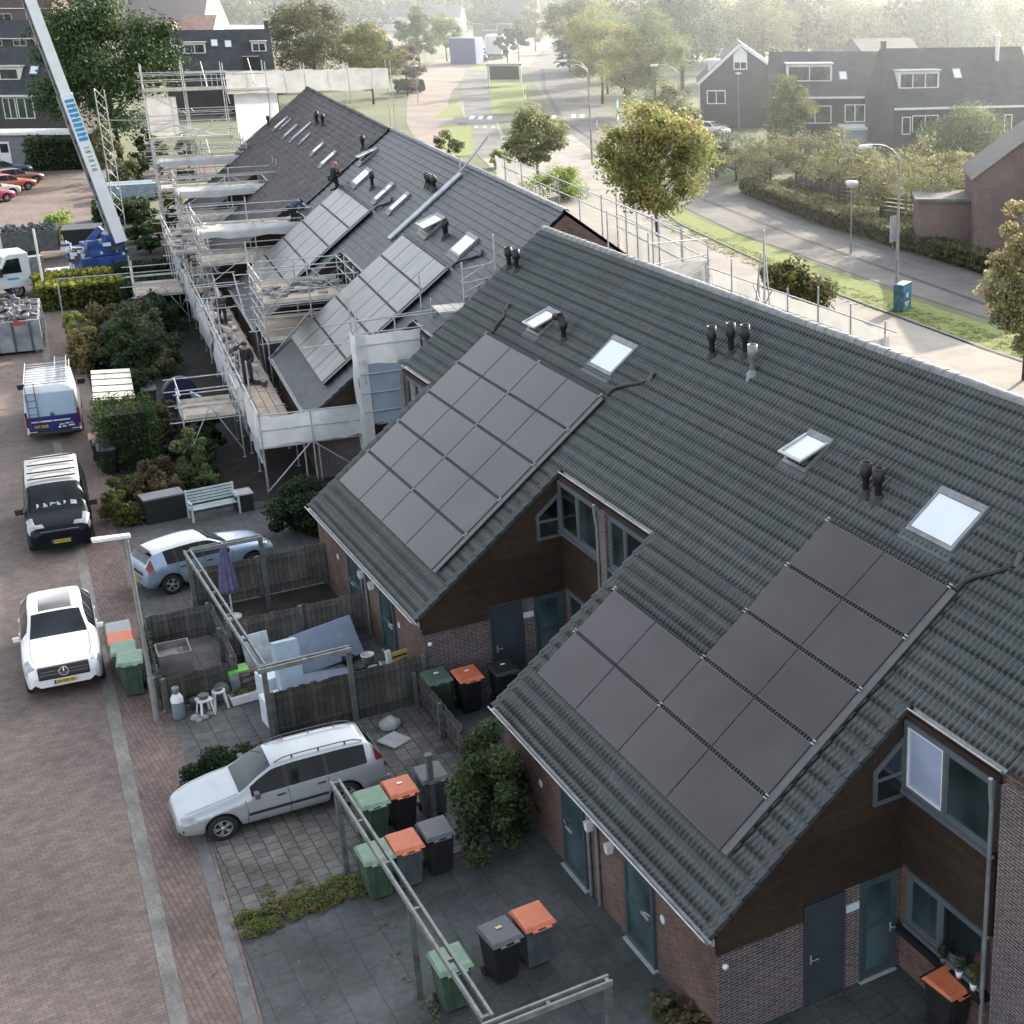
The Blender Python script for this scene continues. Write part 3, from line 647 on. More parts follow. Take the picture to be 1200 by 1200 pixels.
def tree(label, base, h0, h1, rx, pal, seed, n=60, per=150, leaf=.34, rc=None, ry=None, trunk=.22, group=None, name='tree', branches=6, lean=0., bare=None, dense=False):
    root = empty(name, base, 0, label, 'tree', group)
    r = random.Random(seed); rc = rc or rx*.34; ry = ry or rx
    cl = crown_clumps(h0, h1, rx, ry, n, rc, seed)
    t = MB(); top = Vector((lean, 0, h0+(h1-h0)*.55)); pts = [Vector((0, 0, -.05)), Vector((r.uniform(-.1, .1), r.uniform(-.1, .1), h0*.6)), Vector((lean*.5, r.uniform(-.2, .2), h0+(h1-h0)*.2)), top]
    rad = [trunk, trunk*.8, trunk*.6, trunk*.25]
    for i in range(3): t.tube(pts[i], pts[i+1], rad[i], 8, rad[i+1], caps=False)
    for c in r.sample(cl, min(branches*2, len(cl))):
        s = pts[2].lerp(top, r.random()*.7) if r.random() < .5 else pts[1].lerp(pts[2], .5+.5*r.random())
        e = Vector(c[:3]); m = s.lerp(e, .55)+Vector((0, 0, -.1*rx)); t.tube(s, m, trunk*.28, 5, trunk*.17, caps=False); t.tube(m, e, trunk*.17, 5, trunk*.05, caps=False)
    t.build('trunk', M_BARK, root, fix=False)
    leaf_cloud('crown', LEAF2 if dense else LEAF, cl, per, leaf, PAL[pal] if isinstance(pal, str) else pal, seed, root)
    return root
def shrub(label, base, rx, ry, h, pal, seed, n=16, per=130, leaf=.14, group=None, name='shrub', h0=.12, cat='shrub', rot=0.):
    root = empty(name, base, rot, label, cat, group); r = random.Random(seed)
    cl = []
    for i in range(n):
        a = r.uniform(0, 2*PI); lo_ = 1+.28*math.sin(2*a+seed)+.2*math.sin(3*a+2*seed); q = r.random()**.5*lo_; zz = r.uniform(h0, 1)*h*(1-.3*min(1, q*q))*(1+.16*math.sin(3*a+seed))
        cl.append((math.cos(a)*q*rx*.8, math.sin(a)*q*ry*.8, zz*.86, min(rx, ry, h)*r.uniform(.14, .40), .85))
    s = MB()
    for c in cl[:8]: s.tube((c[0]*.15, c[1]*.15, -.03), c[:3], .022, 5, .008, caps=False)
    s.build('stem', M_BARK, root, fix=False)
    leaf_cloud('foliage', LEAF, cl, per, leaf, PAL[pal] if isinstance(pal, str) else pal, seed, root)
    return root
def hedge(label, base, size, rot, pal, seed, leaf=.10, dens=90, group=None, top=None):
    """clipped hedge: a dark twiggy core with leaves all over it"""
    root = empty('hedge', base, rot, label, 'hedge', group)
    L, W, H = size; c = MB(); c.frustum((0, 0, 0), (L*.9, W*.84), (L*.9, W*.82), H*.93); c.build('core', M_TWIG, root)
    r = random.Random(seed); cl = []; st = max(.22, min(W, H)*.28); r0 = st*.85
    nx = max(2, int(L/st)); ny = max(2, int(W/st)); nz = max(2, int(H/st))
    for i in range(nx+1):
        for j in range(ny+1):
            for k in range(nz+1):
                if i in (0, nx) or j in (0, ny) or k == nz:
                    cl.append((-L/2+L*i/nx+r.uniform(-.05, .05), -W/2+W*j/ny+r.uniform(-.05, .05), H*k/nz*.96+r.uniform(-.05, .05), r0*r.uniform(.7, 1.1), 1.))
    lf = leaf_cloud('foliage', LEAF, cl, dens, leaf, PAL[pal] if isinstance(pal, str) else pal, seed, root)
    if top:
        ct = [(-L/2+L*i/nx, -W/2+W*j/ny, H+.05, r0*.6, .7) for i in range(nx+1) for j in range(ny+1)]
        leaf_cloud('yellow_top', LEAF, ct, dens, leaf, PAL[top], seed+1, root)  # second leaf layer over the top, in a yellower palette
    return root

rl = random.Random(12)
leaf_cloud('fallen_leaves', LEAF, [(rl.uniform(18, 62), 0, 0, 0)]+[(x_, edge_y(x_)+rl.uniform(-6.5, 1.6)*rl.random(), .02, rl.uniform(.05, .5), .04) for x_ in [rl.uniform(17, 50) for _ in range(170)]], 5, .055, [(.16, .11, .05), (.20, .15, .06), (.10, .08, .045)], 13, up=3., kind='stuff')
# garden grass and beds
r_ = random.Random(4)
leaf_cloud('grass', LEAF, [(25.65+r_.uniform(0, .75)+(.1*i/10), -3.75-2.5*i/26+r_.uniform(-.1, .1), .02+.08*r_.random(), r_.uniform(.07, .2), .6) for i in range(27) for _ in range(5)], 150, .05,
           [(.09, .13, .035), (.12, .13, .04), (.06, .10, .028), (.13, .10, .045)], 5, up=.9, kind='stuff')
leaf_cloud('weeds', LEAF, [(26.3+.5*i/5+r_.uniform(-.25, .25), -4.2-1.2*r_.random(), .02, .22, .3) for i in range(9)], 60, .08, [(.13, .09, .05), (.10, .10, .04)], 6, up=.9, kind='stuff')
leaf_cloud('moss', LEAF, [(21+r_.uniform(-2, 5.5), -5.9-.1*r_.random()-.3*i/14, .01, .25, .2) for i in range(14)], 50, .07, [(.10, .12, .04), (.12, .10, .05)], 7, up=1., kind='stuff')
leaf_cloud('undergrowth', LEAF, [(18.3+r_.uniform(-.6, 1.2), -9.6+r_.uniform(-.3, .3), .15, .35, .8) for i in range(12)], 60, .16, [(.10, .085, .05), (.07, .065, .03), (.13, .10, .06)], 8, up=.6, kind='stuff')

shrub('dark low yew bush in front of the silver estate car', (31.75, -4.75, 0), .85, 1.3, .95, 'dark', 21, 40, 330, .075)
shrub('sprawling evergreen shrub against the brick wall under the long gutter', (26.3, -9.05, 0), 1.3, 1.05, 2.9, [(.045, .075, .03), (.05, .07, .03), (.028, .04, .02), (.09, .085, .045)], 22, 60, 330, .095)
shrub('little wild tuft by the yellow green weeds at the fence post', (32.3, -5.4, 0), .35, .35, .4, 'lime', 23, 6, 50, .1)
hedge('tall dark clipped hedge block beside the black bins', (57.6, -6.95, 0), (1.9, 1.7, 2.35), RAD(-5), [(.03, .055, .016), (.04, .07, .02), (.025, .042, .014)], 24, .10, 120)
shrub('yellow green garden shrub at the street corner by the dark van', (51.1, -5.75, 0), .8, .75, 1.3, [(.09, .11, .03), (.06, .085, .025), (.12, .12, .04)], 25, 26, 150, .12)
shrub('reddish brown shrub behind the dark storage box', (52.3, -6.9, 0), .9, 1.1, 1.5, [(.11, .075, .045), (.09, .07, .04), (.07, .08, .035)], 26, 26, 150, .12)
shrub('light green young shrub beside the white bench', (53.9, -8.5, 0), .85, .85, 2.0, [(.11, .15, .06), (.08, .12, .045), (.14, .17, .08)], 27, 26, 150, .14)
shrub('thin dark conifer in front of the scaffold planks', (56.8, -9.6, 0), .7, .7, 2.9, 'dark', 28, 30, 150, .14)
shrub('grey leafed shrub behind the tall hedge block', (57.4, -8.7, 0), .7, .7, 1.7, [(.06, .06, .045), (.045, .05, .035), (.09, .07, .055)], 29, 18, 120, .13)
shrub('big dark laurel shrub between white bench and fence', (46.8, -10.7, 0), 1.35, 1.25, 2.2, 'dark', 30, 50, 260, .12)
shrub('dark green overgrown bush behind the blue and white van', (72.0, -9.6, 0), 2.3, 1.7, 2.3, [(.03, .05, .022), (.04, .062, .025), (.025, .038, .018)], 31, 50, 190, .2)
shrub('brown autumn bush next to the pole behind the van', (73.8, -7.6, 0), 1.6, 1.1, 2.1, [(.15, .12, .05), (.11, .10, .045), (.19, .17, .06)], 32, 40, 150, .18)
shrub('pale green shrub with fruit at the middle of the gardens', (76.2, -10.3, 0), 1.6, 1.5, 2.6, [(.09, .10, .055), (.06, .075, .04), (.12, .12, .07)], 33, 36, 150, .2)
shrub('bright yellow green bush under the thin rail frame', (77.5, -7.9, 0), 1.3, .8, 1.9, [(.20, .20, .05), (.14, .16, .045), (.10, .12, .035)], 34, 26, 130, .17)
shrub('dark leafy shrub behind the wire rail by the scaffold', (80.5, -11.7, 0), 1.5, 1.2, 2.1, 'dark', 35, 30, 140, .2)
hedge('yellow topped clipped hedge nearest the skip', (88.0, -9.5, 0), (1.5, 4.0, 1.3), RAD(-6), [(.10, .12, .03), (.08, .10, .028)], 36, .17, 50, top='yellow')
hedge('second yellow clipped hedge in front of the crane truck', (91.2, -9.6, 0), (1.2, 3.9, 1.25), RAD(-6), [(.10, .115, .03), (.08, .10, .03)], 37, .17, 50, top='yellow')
hedge('dark green hedge beside the scaffold behind the yellow hedges', (90.6, -13.3, 0), (1.3, 3.0, 1.5), RAD(-6), 'dark', 38, .17, 50)
hedge('low dark hedge near the blue garden frames', (86.5, -12.8, 0), (1.2, 2.8, 1.3), RAD(-6), 'green', 39, .17, 40)
shrub('small lime shrub at the street end beyond the crane truck', (112.5, -11.6, 0), 1.8, 1.6, 1.9, 'lime', 40, 20, 90, .25)
for i_, (u_, v_, rx_, ry_, h_, p_, lb_) in enumerate((
    (168, 478, .9, 1.0, 2.1, 'dark', 'dark conifer bush behind the tall hedge block'), (190, 512, .9, .9, 1.6, 'olive', 'olive bush between the hedge block and the scaffold'), (150, 590, .7, .9, 1.2, [(.10, .11, .035), (.07, .09, .03)], 'yellowish low bush joining the shrubs by the dark van'),
    (185, 575, .9, .8, 1.5, [(.09, .065, .04), (.06, .06, .03)], 'brownish leafy bush beside the light green young shrub'), (238, 560, .8, .8, 1.9, 'dark', 'dark evergreen bush under the sheeted walkway end'), (225, 585, .6, .7, 1.2, 'green', 'green low bush right behind the white bench'),
    (175, 440, 1.3, 1.1, 1.9, 'dark', 'dark bush beside the cream shed roof'), (160, 400, 1.6, 1.3, 2.2, 'green', 'leafy green bush in front of the rail frame'), (120, 398, 1.3, 1.2, 2.0, [(.13, .11, .05), (.09, .09, .04)], 'olive brown bush left of the dark overgrown one'),
    (190, 395, 1.3, 1.2, 2.4, 'dark', 'tall dark bush next to the wrapped walkway'), (195, 440, 1.0, .9, 1.6, 'olive', 'olive bush above the cable reel'), (182, 362, 1.2, 1.0, 1.8, 'dark', 'dark bush inside the rail frame corner'), (215, 365, 1.0, .9, 1.7, 'green', 'green bush at the outer side of the far walkway'),
    (205, 530, .7, .7, 1.4, [(.08, .06, .04), (.05, .05, .03)], 'russet bush under the low scaffold tower'))):
    shrub(lb_, site(u_, v_), rx_, ry_, h_, p_, 400+i_, 24, 150, .13)
hedge('dark square hedge below the crane boom', (117.0, -16.2, 0), (3.2, 3.4, 1.3), RAD(-8), 'dark', 41, .2, 30)
# ------------------------------------------------------------------ garden frames, fences
M_WOODGREY = boardmat('weathered_wood', (.20, .19, .18), (.115, .11, .105), (.05, .05, .048))
M_WOODDARK = boardmat('weathered_wood_dark', (.135, .13, .12), (.075, .078, .07), (.04, .042, .038))
M_POST = mat('grey_green_post', (.105, .12, .115), rough=.8, var=.3, scale=5, bump=.2)
M_RAIL = mat('frame_rail', (.20, .21, .205), rough=.6, var=.25, scale=5)
H_P = 2.28
def rail_pair(mb, a, b, gap=.16, w=.05, h=.11):
    a = Vector(a); b = Vector(b); d = (b-a).normalized(); n = d.cross(Vector((0, 0, 1)))*gap/2
    for s in (-1, 1): mb.beam(a+n*s, b+n*s, w, h)
    L = (b-a).length; k = max(2, int(L/1.6))
    for i in range(k+1):
        p = a+d*(.06+(L-.12)*i/k); mb.beam(p-n*.72, p+n*.72, .06, .07)
def frame(label, loc, rails, posts):
    root = empty('pergola', loc, 0, label, 'garden frame', 'open frames dividing the front gardens')
    L = Vector(loc)
    for a, b in rails:
        m = MB(); rail_pair(m, Vector(a)-L, Vector(b)-L); m.build('rail', M_RAIL, root)
    for x, y, h in posts:
        m = MB(); m.box((x-L.x-.055, y-L.y-.055, 0), (x-L.x+.055, y-L.y+.055, h-.057)); m.cbox((x-L.x, y-L.y, .04), (.14, .14, .08)); m.build('post', M_POST, root)
frame('long double railed frame on posts around the fenced yard with the junk', (37, -6, 0), [((41.25, -6.0, H_P), (32.75, -6.0, H_P)), ((41.25, -6.1, H_P), (41.25, -8.05, H_P)), ((32.6, -5.85, H_P), (32.6, -8.05, H_P))],
      [(41.25, -6.0, H_P), (41.25, -8.0, H_P), (32.72, -6.02, H_P), (32.6, -8.0, H_P)])
frame('double railed frame on posts between the dark terrace and the wheelie bins', (22, -6, 0), [((26.8, -6.0, 2.2), (18.4, -6.0, 2.2)), ((18.2, -5.85, 2.2), (18.2, -8.05, 2.2))],
      [(26.75, -6.0, 2.2), (22.2, -6.0, 2.2), (18.25, -6.02, 2.2), (18.2, -8.0, 2.2)])
m = MB(); m.box((-.06, -.06, 0), (.06, .06, 1.62)); m.box((-.085, -.085, 1.62), (.085, .085, 1.67))
m.build('wooden_post', M_POST, loc=(27.75, -8.25, 0), label='single square grey post between two black lidded bins', cat='post')

def board_fence(label, a, b, h, m=None, cap=False, z0=0., dark=False, board=.14, name='board_fence', group='weathered board fences between the yards'):
    a = Vector((*a, 0)); b = Vector((*b, 0)); d = b-a; L = d.length; ang = math.atan2(d.y, d.x)
    root = empty(name, a, ang, label, 'fence', group); r = random.Random(int(L*100))
    f = MB(); n = int(L/board)
    for i in range(n):
        x0 = L*i/n; dz = r.uniform(-.03, .02); oy = .014*(i % 2)
        f.box((x0+.004, oy-.01, z0+.02), (x0+L/n-.004+.01, oy+.012, h+dz))
    for z in (.3, h-.2): f.box((0, -.055, z), (L, -.011, z+.07))
    f.build('boards', m or M_WOODGREY, root)
    for i in range(int(L/1.9)+1):
        x = min(L-.03, 1.9*i+.03); p = MB(); p.box((x-.05, -.15, 0), (x+.05, -.056, h+.06)); p.build('post', M_POST, root)
    return root
board_fence('dark weathered board fence behind the silver estate car', (33.15, -6.15), (33.15, -9.98), 1.36, M_WOODDARK)
board_fence('grey board fence behind the leaning mattress and white junk', (37.95, -6.2), (37.95, -9.98), 1.32)
board_fence('grey board fence between the parked hatchback and the folded purple parasol', (42.3, -6.1), (42.3, -10.0), 1.28)
board_fence('low grey fence at the street end of the tiled pad', (40.35, -4.55), (40.3, -6.25), .95)
board_fence('short brown board fence joining the tiled pad and the garden frame', (40.2, -6.25), (36.3, -6.05), 1.0)
board_fence('low dark board fence behind the white stools', (36.28, -4.2), (36.33, -5.95), .9, M_WOODDARK)
board_fence('ivy grown picket edge beside the street lamp and the bins', (40.3, -4.48), (36.35, -4.15), .85, M_WOODDARK)
leaf_cloud('ivy', LEAF, [(36.4+.18*i, -4.12-.015*i, .55+.25*RNG.random(), .16) for i in range(22)], 40, .06, [(.10, .11, .10), (.05, .07, .045), (.16, .17, .17)], 9, kind='stuff')
board_fence('low slatted gate fence next to the green and orange bins', (33.0, -9.75), (29.8, -9.72), .95, M_WOODDARK, board=.17)
m = MB(); m.box((-.45, -.42, 0), (.45, -.38, .8)); m.box((-.45, .38, 0), (.45, .42, .8)); m.box((-.45, -.38, 0), (-.41, .38, .8)); m.box((.41, -.38, 0), (.45, .38, .8)); m.box((-.4, -.37, .02), (.4, .37, .62)); m.box((-.455, -.2, .55), (-.46, .15, .61))
m.frustum((.1, -.2, .62), (.3, .2), (.1, .05), .08)
m.build('planter_box', mat('grey_planter', (.22, .21, .20), rough=.8, var=.2, scale=4), loc=(38.3, -4.85, 0), rz=RAD(-4), label='square open grey wooden planter box inside the tiled pad', cat='planter')

# ------------------------------------------------------------------ wheelie bins
M_BGREEN = mat('bin_green', (.050, .095, .060), rough=.5, var=.25, scale=3); M_BGREENL = mat('bin_lid_green', (.16, .26, .18), rough=.5, var=.25, scale=3)
M_BORANGE = mat('bin_orange', (.56, .155, .07), rough=.5, var=.18, scale=3); M_BBLACK = mat('bin_black', (.018, .019, .022), rough=.5, var=.25, scale=3)
M_BGREY = mat('bin_grey', (.085, .10, .115), rough=.5, var=.25, scale=3); M_BLIDB = mat('bin_lid_black', (.075, .085, .095), rough=.45, var=.25, scale=3)
M_RUBBER = mat('rubber', (.014, .014, .015), rough=.8, var=.2)
def make_bin(body, lid, label, loc, rz, h=1.0, sc=1., sticker=None):
    root = empty('wheelie_bin', loc, rz, label, 'bin', 'wheelie bins')
    b = MB(); w0, d0, w1, d1 = .44*sc, .50*sc, .56*sc, .66*sc
    b.frustum((0, .03, .07), (w0, d0), (w1, d1), h-.12, sh=(0, -.03)); b.frustum((0, 0, h-.0505), (w1+.05, d1+.05), (w1+.06, d1+.06), .05)
    for s in (-1, 1): b.frustum((s*w0*.28, -d0/2+.03+.0, .12), (.06, .03), (.07, .03), h-.25, sh=(0, -.1))
    b.box((-w0/2+.05, d0/2-.1, 0.0), (w0/2-.05, d0/2+.02, .075))
    b.build('body', body, root, bevel=.014)
    l = MB(); W, D = w1/2+.045, d1/2+.05
    vs = [(-W, -D-.03, h), (W, -D-.03, h), (W, D, h+.02), (-W, D, h+.02), (-W*.9, -D*.86, h+.055), (W*.9, -D*.86, h+.055), (W*.88, D*.8, h+.10), (-W*.88, D*.8, h+.10)]
    l.add(vs, [(0,3,2,1),(4,5,6,7),(0,1,5,4),(1,2,6,5),(2,3,7,6),(3,0,4,7)])
    l.box((-W*.6, -D-.085, h-.012), (-W*.25, -D-.031, h+.012)); l.box((W*.25, -D-.085, h-.012), (W*.6, -D-.031, h+.012)); l.box((-W*.6, -D-.10, h-.012), (W*.6, -D-.0855, h+.012))
    lo = l.build('lid', lid, root, bevel=.012)
    hd = MB(); hd.tube((-W*.85, D+.07, h-.03), (W*.85, D+.07, h-.03), .016, 8)
    for s in (-1, 0, 1): hd.beam((s*W*.8, D-.04, h-.03), (s*W*.8, D+.075, h-.03), .03, .03)
    hd.build('handle', body, root)
    for s in (-1, 1):
        wv = MB(); wv.tube((s*(w0/2-.0), d0/2+.02, .10), (s*(w0/2+.05), d0/2+.02, .10), .10, 14); wv.build('wheel', M_RUBBER, root)
    if sticker:
        st = MB(); st.box((-.07, -.02, h+.079), (.07, .05, h+.082), Matrix.Rotation(0, 4, 'X')); 
        st2 = MB(); st2.frustum((0.02, .05, h+.092), (.12, .08), (.11, .07), .004); st2.build('sticker', sticker, lo)
    return root
# front of a bin is local -Y; turned so that fronts look to the terrace yard
FR = RAD(-90)
make_bin(M_BGREEN, M_BGREENL, 'green bin with pale green lid nearest the silver estate car', (27.75, -6.92, 0), FR)
make_bin(M_BBLACK, M_BORANGE, 'black bin with orange lid right behind the pale green lidded one by the estate car', (27.85, -7.58, 0), FR, sticker=M_WHITE)
make_bin(M_BGREY, M_BLIDB, 'grey bin with dark lid half hidden by the single square post', (28.05, -8.35, 0), FR)
make_bin(M_BGREEN, M_BGREENL, 'green bin crossed by the long frame rail at the terrace edge', (25.7, -6.35, 0), FR)
make_bin(M_BGREY, M_BORANGE, 'grey bin with orange lid beside the black bin, middle of the three on the terrace', (25.75, -6.98, 0), FR, sticker=None)
make_bin(M_BBLACK, M_BLIDB, 'all black bin between the orange lidded bin and the sprawling shrub', (25.85, -7.68, 0), FR)
make_bin(M_BBLACK, M_BLIDB, 'all black bin standing in the middle of the dark terrace', (21.9, -7.5, 0), FR+.1, sticker=mat('yellow_sticker', (.5, .5, .15), rough=.5))
make_bin(M_BGREY, M_BORANGE, 'grey bin with orange lid in the middle of the dark terrace', (22.0, -8.2, 0), FR+.05)
make_bin(M_BGREEN, M_BGREENL, 'green bin behind the near frame rails at the bottom edge', (21.65, -6.45, 0), FR)
make_bin(M_BBLACK, M_BORANGE, 'black bin with orange lid under the ground floor window with plants', tuple(site(1112, 1150, 1.08)[:2])+(0,), RAD(-84), h=1.05)
make_bin(M_BGREEN, mat('bin_lid_dgreen', (.06, .11, .08), rough=.5, var=.2), 'dark green bin beside the board fence in the side court', (32.45, -10.05, 0), FR, sticker=M_WHITE)
make_bin(M_BBLACK, M_BORANGE, 'black bin with orange lid in the shaded side court', (32.15, -10.75, 0), FR, sticker=M_WHITE)
make_bin(M_BBLACK, M_BLACK, 'black bin against the grey brick wall in the side court', (32.0, -11.65, 0), FR, sticker=M_WHITE)
make_bin(M_BGREEN, M_BGREENL, 'front green bin of the pavement group by the leaning street lamp', (37.75, -3.72, 0), RAD(-100))
make_bin(M_BGREEN, M_BGREENL, 'second green lidded bin of the pavement group', (38.45, -3.68, 0), RAD(-98))
make_bin(M_BBLACK, M_BORANGE, 'orange lidded bin of the pavement group beside the white car', (39.15, -3.72, 0), RAD(-96))
make_bin(M_BGREY, mat('bin_lid_pale', (.30, .31, .31), rough=.5, var=.2), 'pale grey lidded bin at the far end of the pavement group', (39.85, -3.78, 0), RAD(-95))
make_bin(M_BBLACK, M_BLIDB, 'black bin at the near end of the row before the tall hedge', (56.9, -6.05, 0), RAD(-95))
make_bin(M_BBLACK, M_BLIDB, 'middle black bin of the row before the tall hedge', (57.7, -6.02, 0), RAD(-95))
make_bin(M_BBLACK, mat('bin_lid_salmon', (.50, .26, .20), rough=.5, var=.2), 'salmon lidded bin at the far end of the row before the tall hedge', (58.5, -6.0, 0), RAD(-95))
make_bin(M_BGREY, M_BLIDB, 'grey bin beside the red lidded one behind the cream shed roof', (64.5, -8.85, 0), RAD(-95))
make_bin(M_BBLACK, mat('bin_lid_red', (.42, .10, .06), rough=.5, var=.2), 'red lidded bin behind the cream shed roof', (66.0, -8.55, 0), RAD(-95))

# ------------------------------------------------------------------ loose things in the yards
def lathe_obj(name, prof, m, loc, label, cat, n=18): return MB().lathe(prof, n).build(name, m, loc=loc, label=label, cat=cat)
gb = empty('gas_bottle', (35.72, -4.42, 0), 0, 'grey gas bottle with white shoulders by the low dark fence', 'gas bottle')
MB().lathe([(0, .02), (.14, .02), (.155, .06), (.155, .48)], 18).build('cylinder', mat('bottle_grey', (.22, .25, .29), rough=.4, var=.15), gb)
MB().lathe([(.1555, .48), (.15, .58), (.10, .67), (.05, .70)], 18).build('shoulder', M_WHITE, gb)
MB().lathe([(.05, .70), (.085, .72), (.085, .86), (.075, .88), (.04, .84), (.0, .84)], 14).build('collar', M_MGREY, gb)
M_PLASTIC = mat('white_plastic', (.72, .72, .72), rough=.4, var=.1)
def stool(label, loc, rz, seat_round, h=.47):
    root = empty('garden_stool', loc, rz, label, 'stool', 'white plastic stools'); s = MB()
    if seat_round: s.lathe([(0, h), (.15, h), (.17, h-.02), (.165, h-.05), (.0, h-.05)], 20)
    else: s.frustum((0, 0, h-.05), (.36, .36), (.33, .33), .05)
    s.build('seat', M_PLASTIC, root, bevel=0 if seat_round else .012)
    for a in range(4):
        t = PI/4+a*PI/2; l = MB(); l.beam((.16*math.cos(t), .16*math.sin(t), h-.04), (.24*math.cos(t), .24*math.sin(t), 0), .055, .03); l.build('leg', M_PLASTIC, root)
    return root
stool('white plastic stool with square seat and a dark pot on it', (35.55, -5.02, 0), .2, False)
stool('white plastic stool with round seat beside the square one', (35.75, -5.42, 0), 0, True, .5)
lathe_obj('plant_pot', [(0, 0), (.1, 0), (.13, .05), (.14, .1), (.12, .1), (0, .09)], M_DGREY, (35.55, -5.02, .472), 'dark dish standing on the square white stool', 'dish')
lathe_obj('plant_pot', [(0, 0), (.09, 0), (.12, .04), (.13, .06), (0, .05)], M_DGREY, (35.75, -5.42, .502), 'dark dish standing on the round white stool', 'dish')
lathe_obj('plant_pot', [(0, 0), (.13, 0), (.17, .28), (.18, .3), (.15, .29), (0, .26)], M_DGREY, (35.98, -4.9, 0), 'dark plant pot tucked behind the square stool', 'plant pot')
lathe_obj('stone_urn', [(0, 0), (.16, 0), (.19, .15), (.22, .34), (.15, .46), (.09, .5), (0, .48)], mat('grey_urn', (.13, .14, .15), rough=.7, var=.2), (36.1, -5.55, 0), 'round grey urn between the stools and the crate', 'urn')
for i, (x, y, s) in enumerate(((35.4, -4.75, .13), (35.33, -4.95, .1), (35.45, -5.1, .09), (35.25, -4.8, .08))):
    b = MB(); b.lathe([(0, 0), (s, .02), (s*1.1, s*.6), (s*.6, s*1.1), (0, s*1.2)], 8); b.build('garden_stone', mat('pale_stone', (.36, .36, .36), rough=.8, var=.3), loc=(x, y, 0), label=['largest pale stone before the gas bottle', 'rough pale stone in front of the square stool', 'pale stone under the edge of the square stool', 'smallest pale stone towards the street'][i], cat='stone', group='pale stones at the low fence')
pl = empty('flower_trough', (35.75, -6.0, 0), RAD(4), 'white trough planter with mossy plants under the brown crate', 'planter')
MB().frustum((0, 0, 0), (.26, .62), (.30, .70), .24).build('trough', M_PLASTIC, pl, bevel=.01)
leaf_cloud('plants', LEAF, [(0, -.25+.1*i, .30, .1) for i in range(6)], 60, .06, [(.13, .12, .05), (.09, .10, .04)], 51, pl)
cr = empty('slatted_rack', (36.2, -6.35, 0), 0, 'brown slatted rack beside the white trough planter', 'rack')
m = MB()
for z in (.12, .3, .48, .62): m.box((-.15, -.3, z), (.15, .3, z+.025))
m.build('shelf', mat('rust_brown', (.09, .06, .05), rough=.7, var=.2), cr)
for s in (-1, 1): b = MB(); b.box((-.15, s*.3-.02, 0), (.15, s*.3+.02, .66)); b.build('side', mat('rust_brown', (.09, .06, .05)), cr)
bx = empty('crate', (36.35, -6.05, 0), 0, 'white crate with a bright green lid next to the slatted rack', 'crate')
MB().frustum((0, 0, 0), (.4, .45), (.42, .5), .62).build('box', mat('pale_crate', (.30, .34, .40), rough=.5, var=.3), bx)
MB().frustum((0, 0, .62), (.46, .54), (.44, .5), .07).build('lid', mat('lime_plastic', (.13, .42, .06), rough=.4, var=.1), bx, bevel=.01)
# leaning junk
M_FOAM = mat('pale_blue_foam', (.38, .48, .58), rough=.6, var=.12, scale=2)
def leaning(name, size, loc, rx, ry, rz_, m, label, cat, edge=None):
    b = MB(); sx, sy, sz = size; b.box((-sx/2, -sy/2, 0), (sx/2, sy/2, sz)); o = b.build(name, m, loc=loc, bevel=.02, label=label, cat=cat); o.rotation_euler = (rx, ry, rz_)
    return o
leaning('foam_block', (.30, .62, 1.95), (34.3, -6.95, 0), RAD(2), RAD(14), RAD(6), M_FOAM, 'tall pale blue upholstered block standing upright in the yard', 'cushion block')
leaning('mattress', (.24, 1.7, 1.15), (36.55, -8.55, 0), RAD(-10), RAD(35), RAD(-6), mat('mattress_blue', (.20, .25, .33), rough=.75, var=.12), 'blue grey mattress leaning against the grey board fence', 'mattress')
leaning('plasterboard', (.05, 1.6, .95), (35.0, -7.9, .015), RAD(4), RAD(78), RAD(-6), mat('slate_board', (.20, .24, .32), rough=.6, var=.15), 'flat grey blue board lying in front of the mattress', 'board')
leaning('white_sheet_panel', (.05, .7, 1.2), (36.9, -6.75, 0), 0, RAD(18), RAD(4), mat('pale_panel', (.52, .60, .62), rough=.35, var=.25), 'pale glass panel leaning at the left of the junk pile', 'glass panel')
leaning('white_cabinet', (.7, .75, .8), (35.4, -6.75, 0), 0, 0, RAD(10), mat('pale_blue_white', (.58, .66, .70), rough=.45, var=.1), 'pale bluish white cabinet among the junk behind the fence', 'cabinet')
leaning('white_cabinet', (.55, .5, .75), (34.2, -6.4, 0), 0, 0, RAD(4), mat('pale_blue_white2', (.62, .68, .72), rough=.45, var=.1), 'small white cupboard in the corner of the board fence', 'cabinet')
def bucket(loc, label, m, s=1.):
    root = empty('bucket', loc, 0, label, 'bucket', 'buckets by the house wall')
    MB().lathe([(0, .01), (.11*s, .01), (.14*s, .3*s), (.15*s, .3*s), (.15*s, .32*s), (.13*s, .32*s), (.105*s, .04), (0, .04)], 18).build('pail', m, root)
    h = MB(); h.path([(.145*s*math.cos(t), .02, .3*s+.1*s*math.sin(t)) for t in [PI*i/8 for i in range(9)]], .006, 5); h.build('handle', M_MGREY, root)
bucket((35.9, -9.3, 0), 'tall white bucket by the glazed wall behind the dark fence', M_WHITE, 1.25)
bucket((35.2, -9.25, 0), 'smaller white bucket in front of the tall one', M_WHITE)
lathe_obj('plant_pot', [(0, 0), (.14, 0), (.18, .26), (.19, .28), (.15, .27), (0, .24)], M_BLACK, (35.55, -8.95, 0), 'black pot beside the two white buckets', 'plant pot')
lathe_obj('plant_pot', [(0, 0), (.13, 0), (.16, .2), (.17, .22), (.14, .2), (0, .18)], M_BLACK, (36.4, -8.9, 0), 'black flat pot nearest the leaning mattress', 'plant pot')
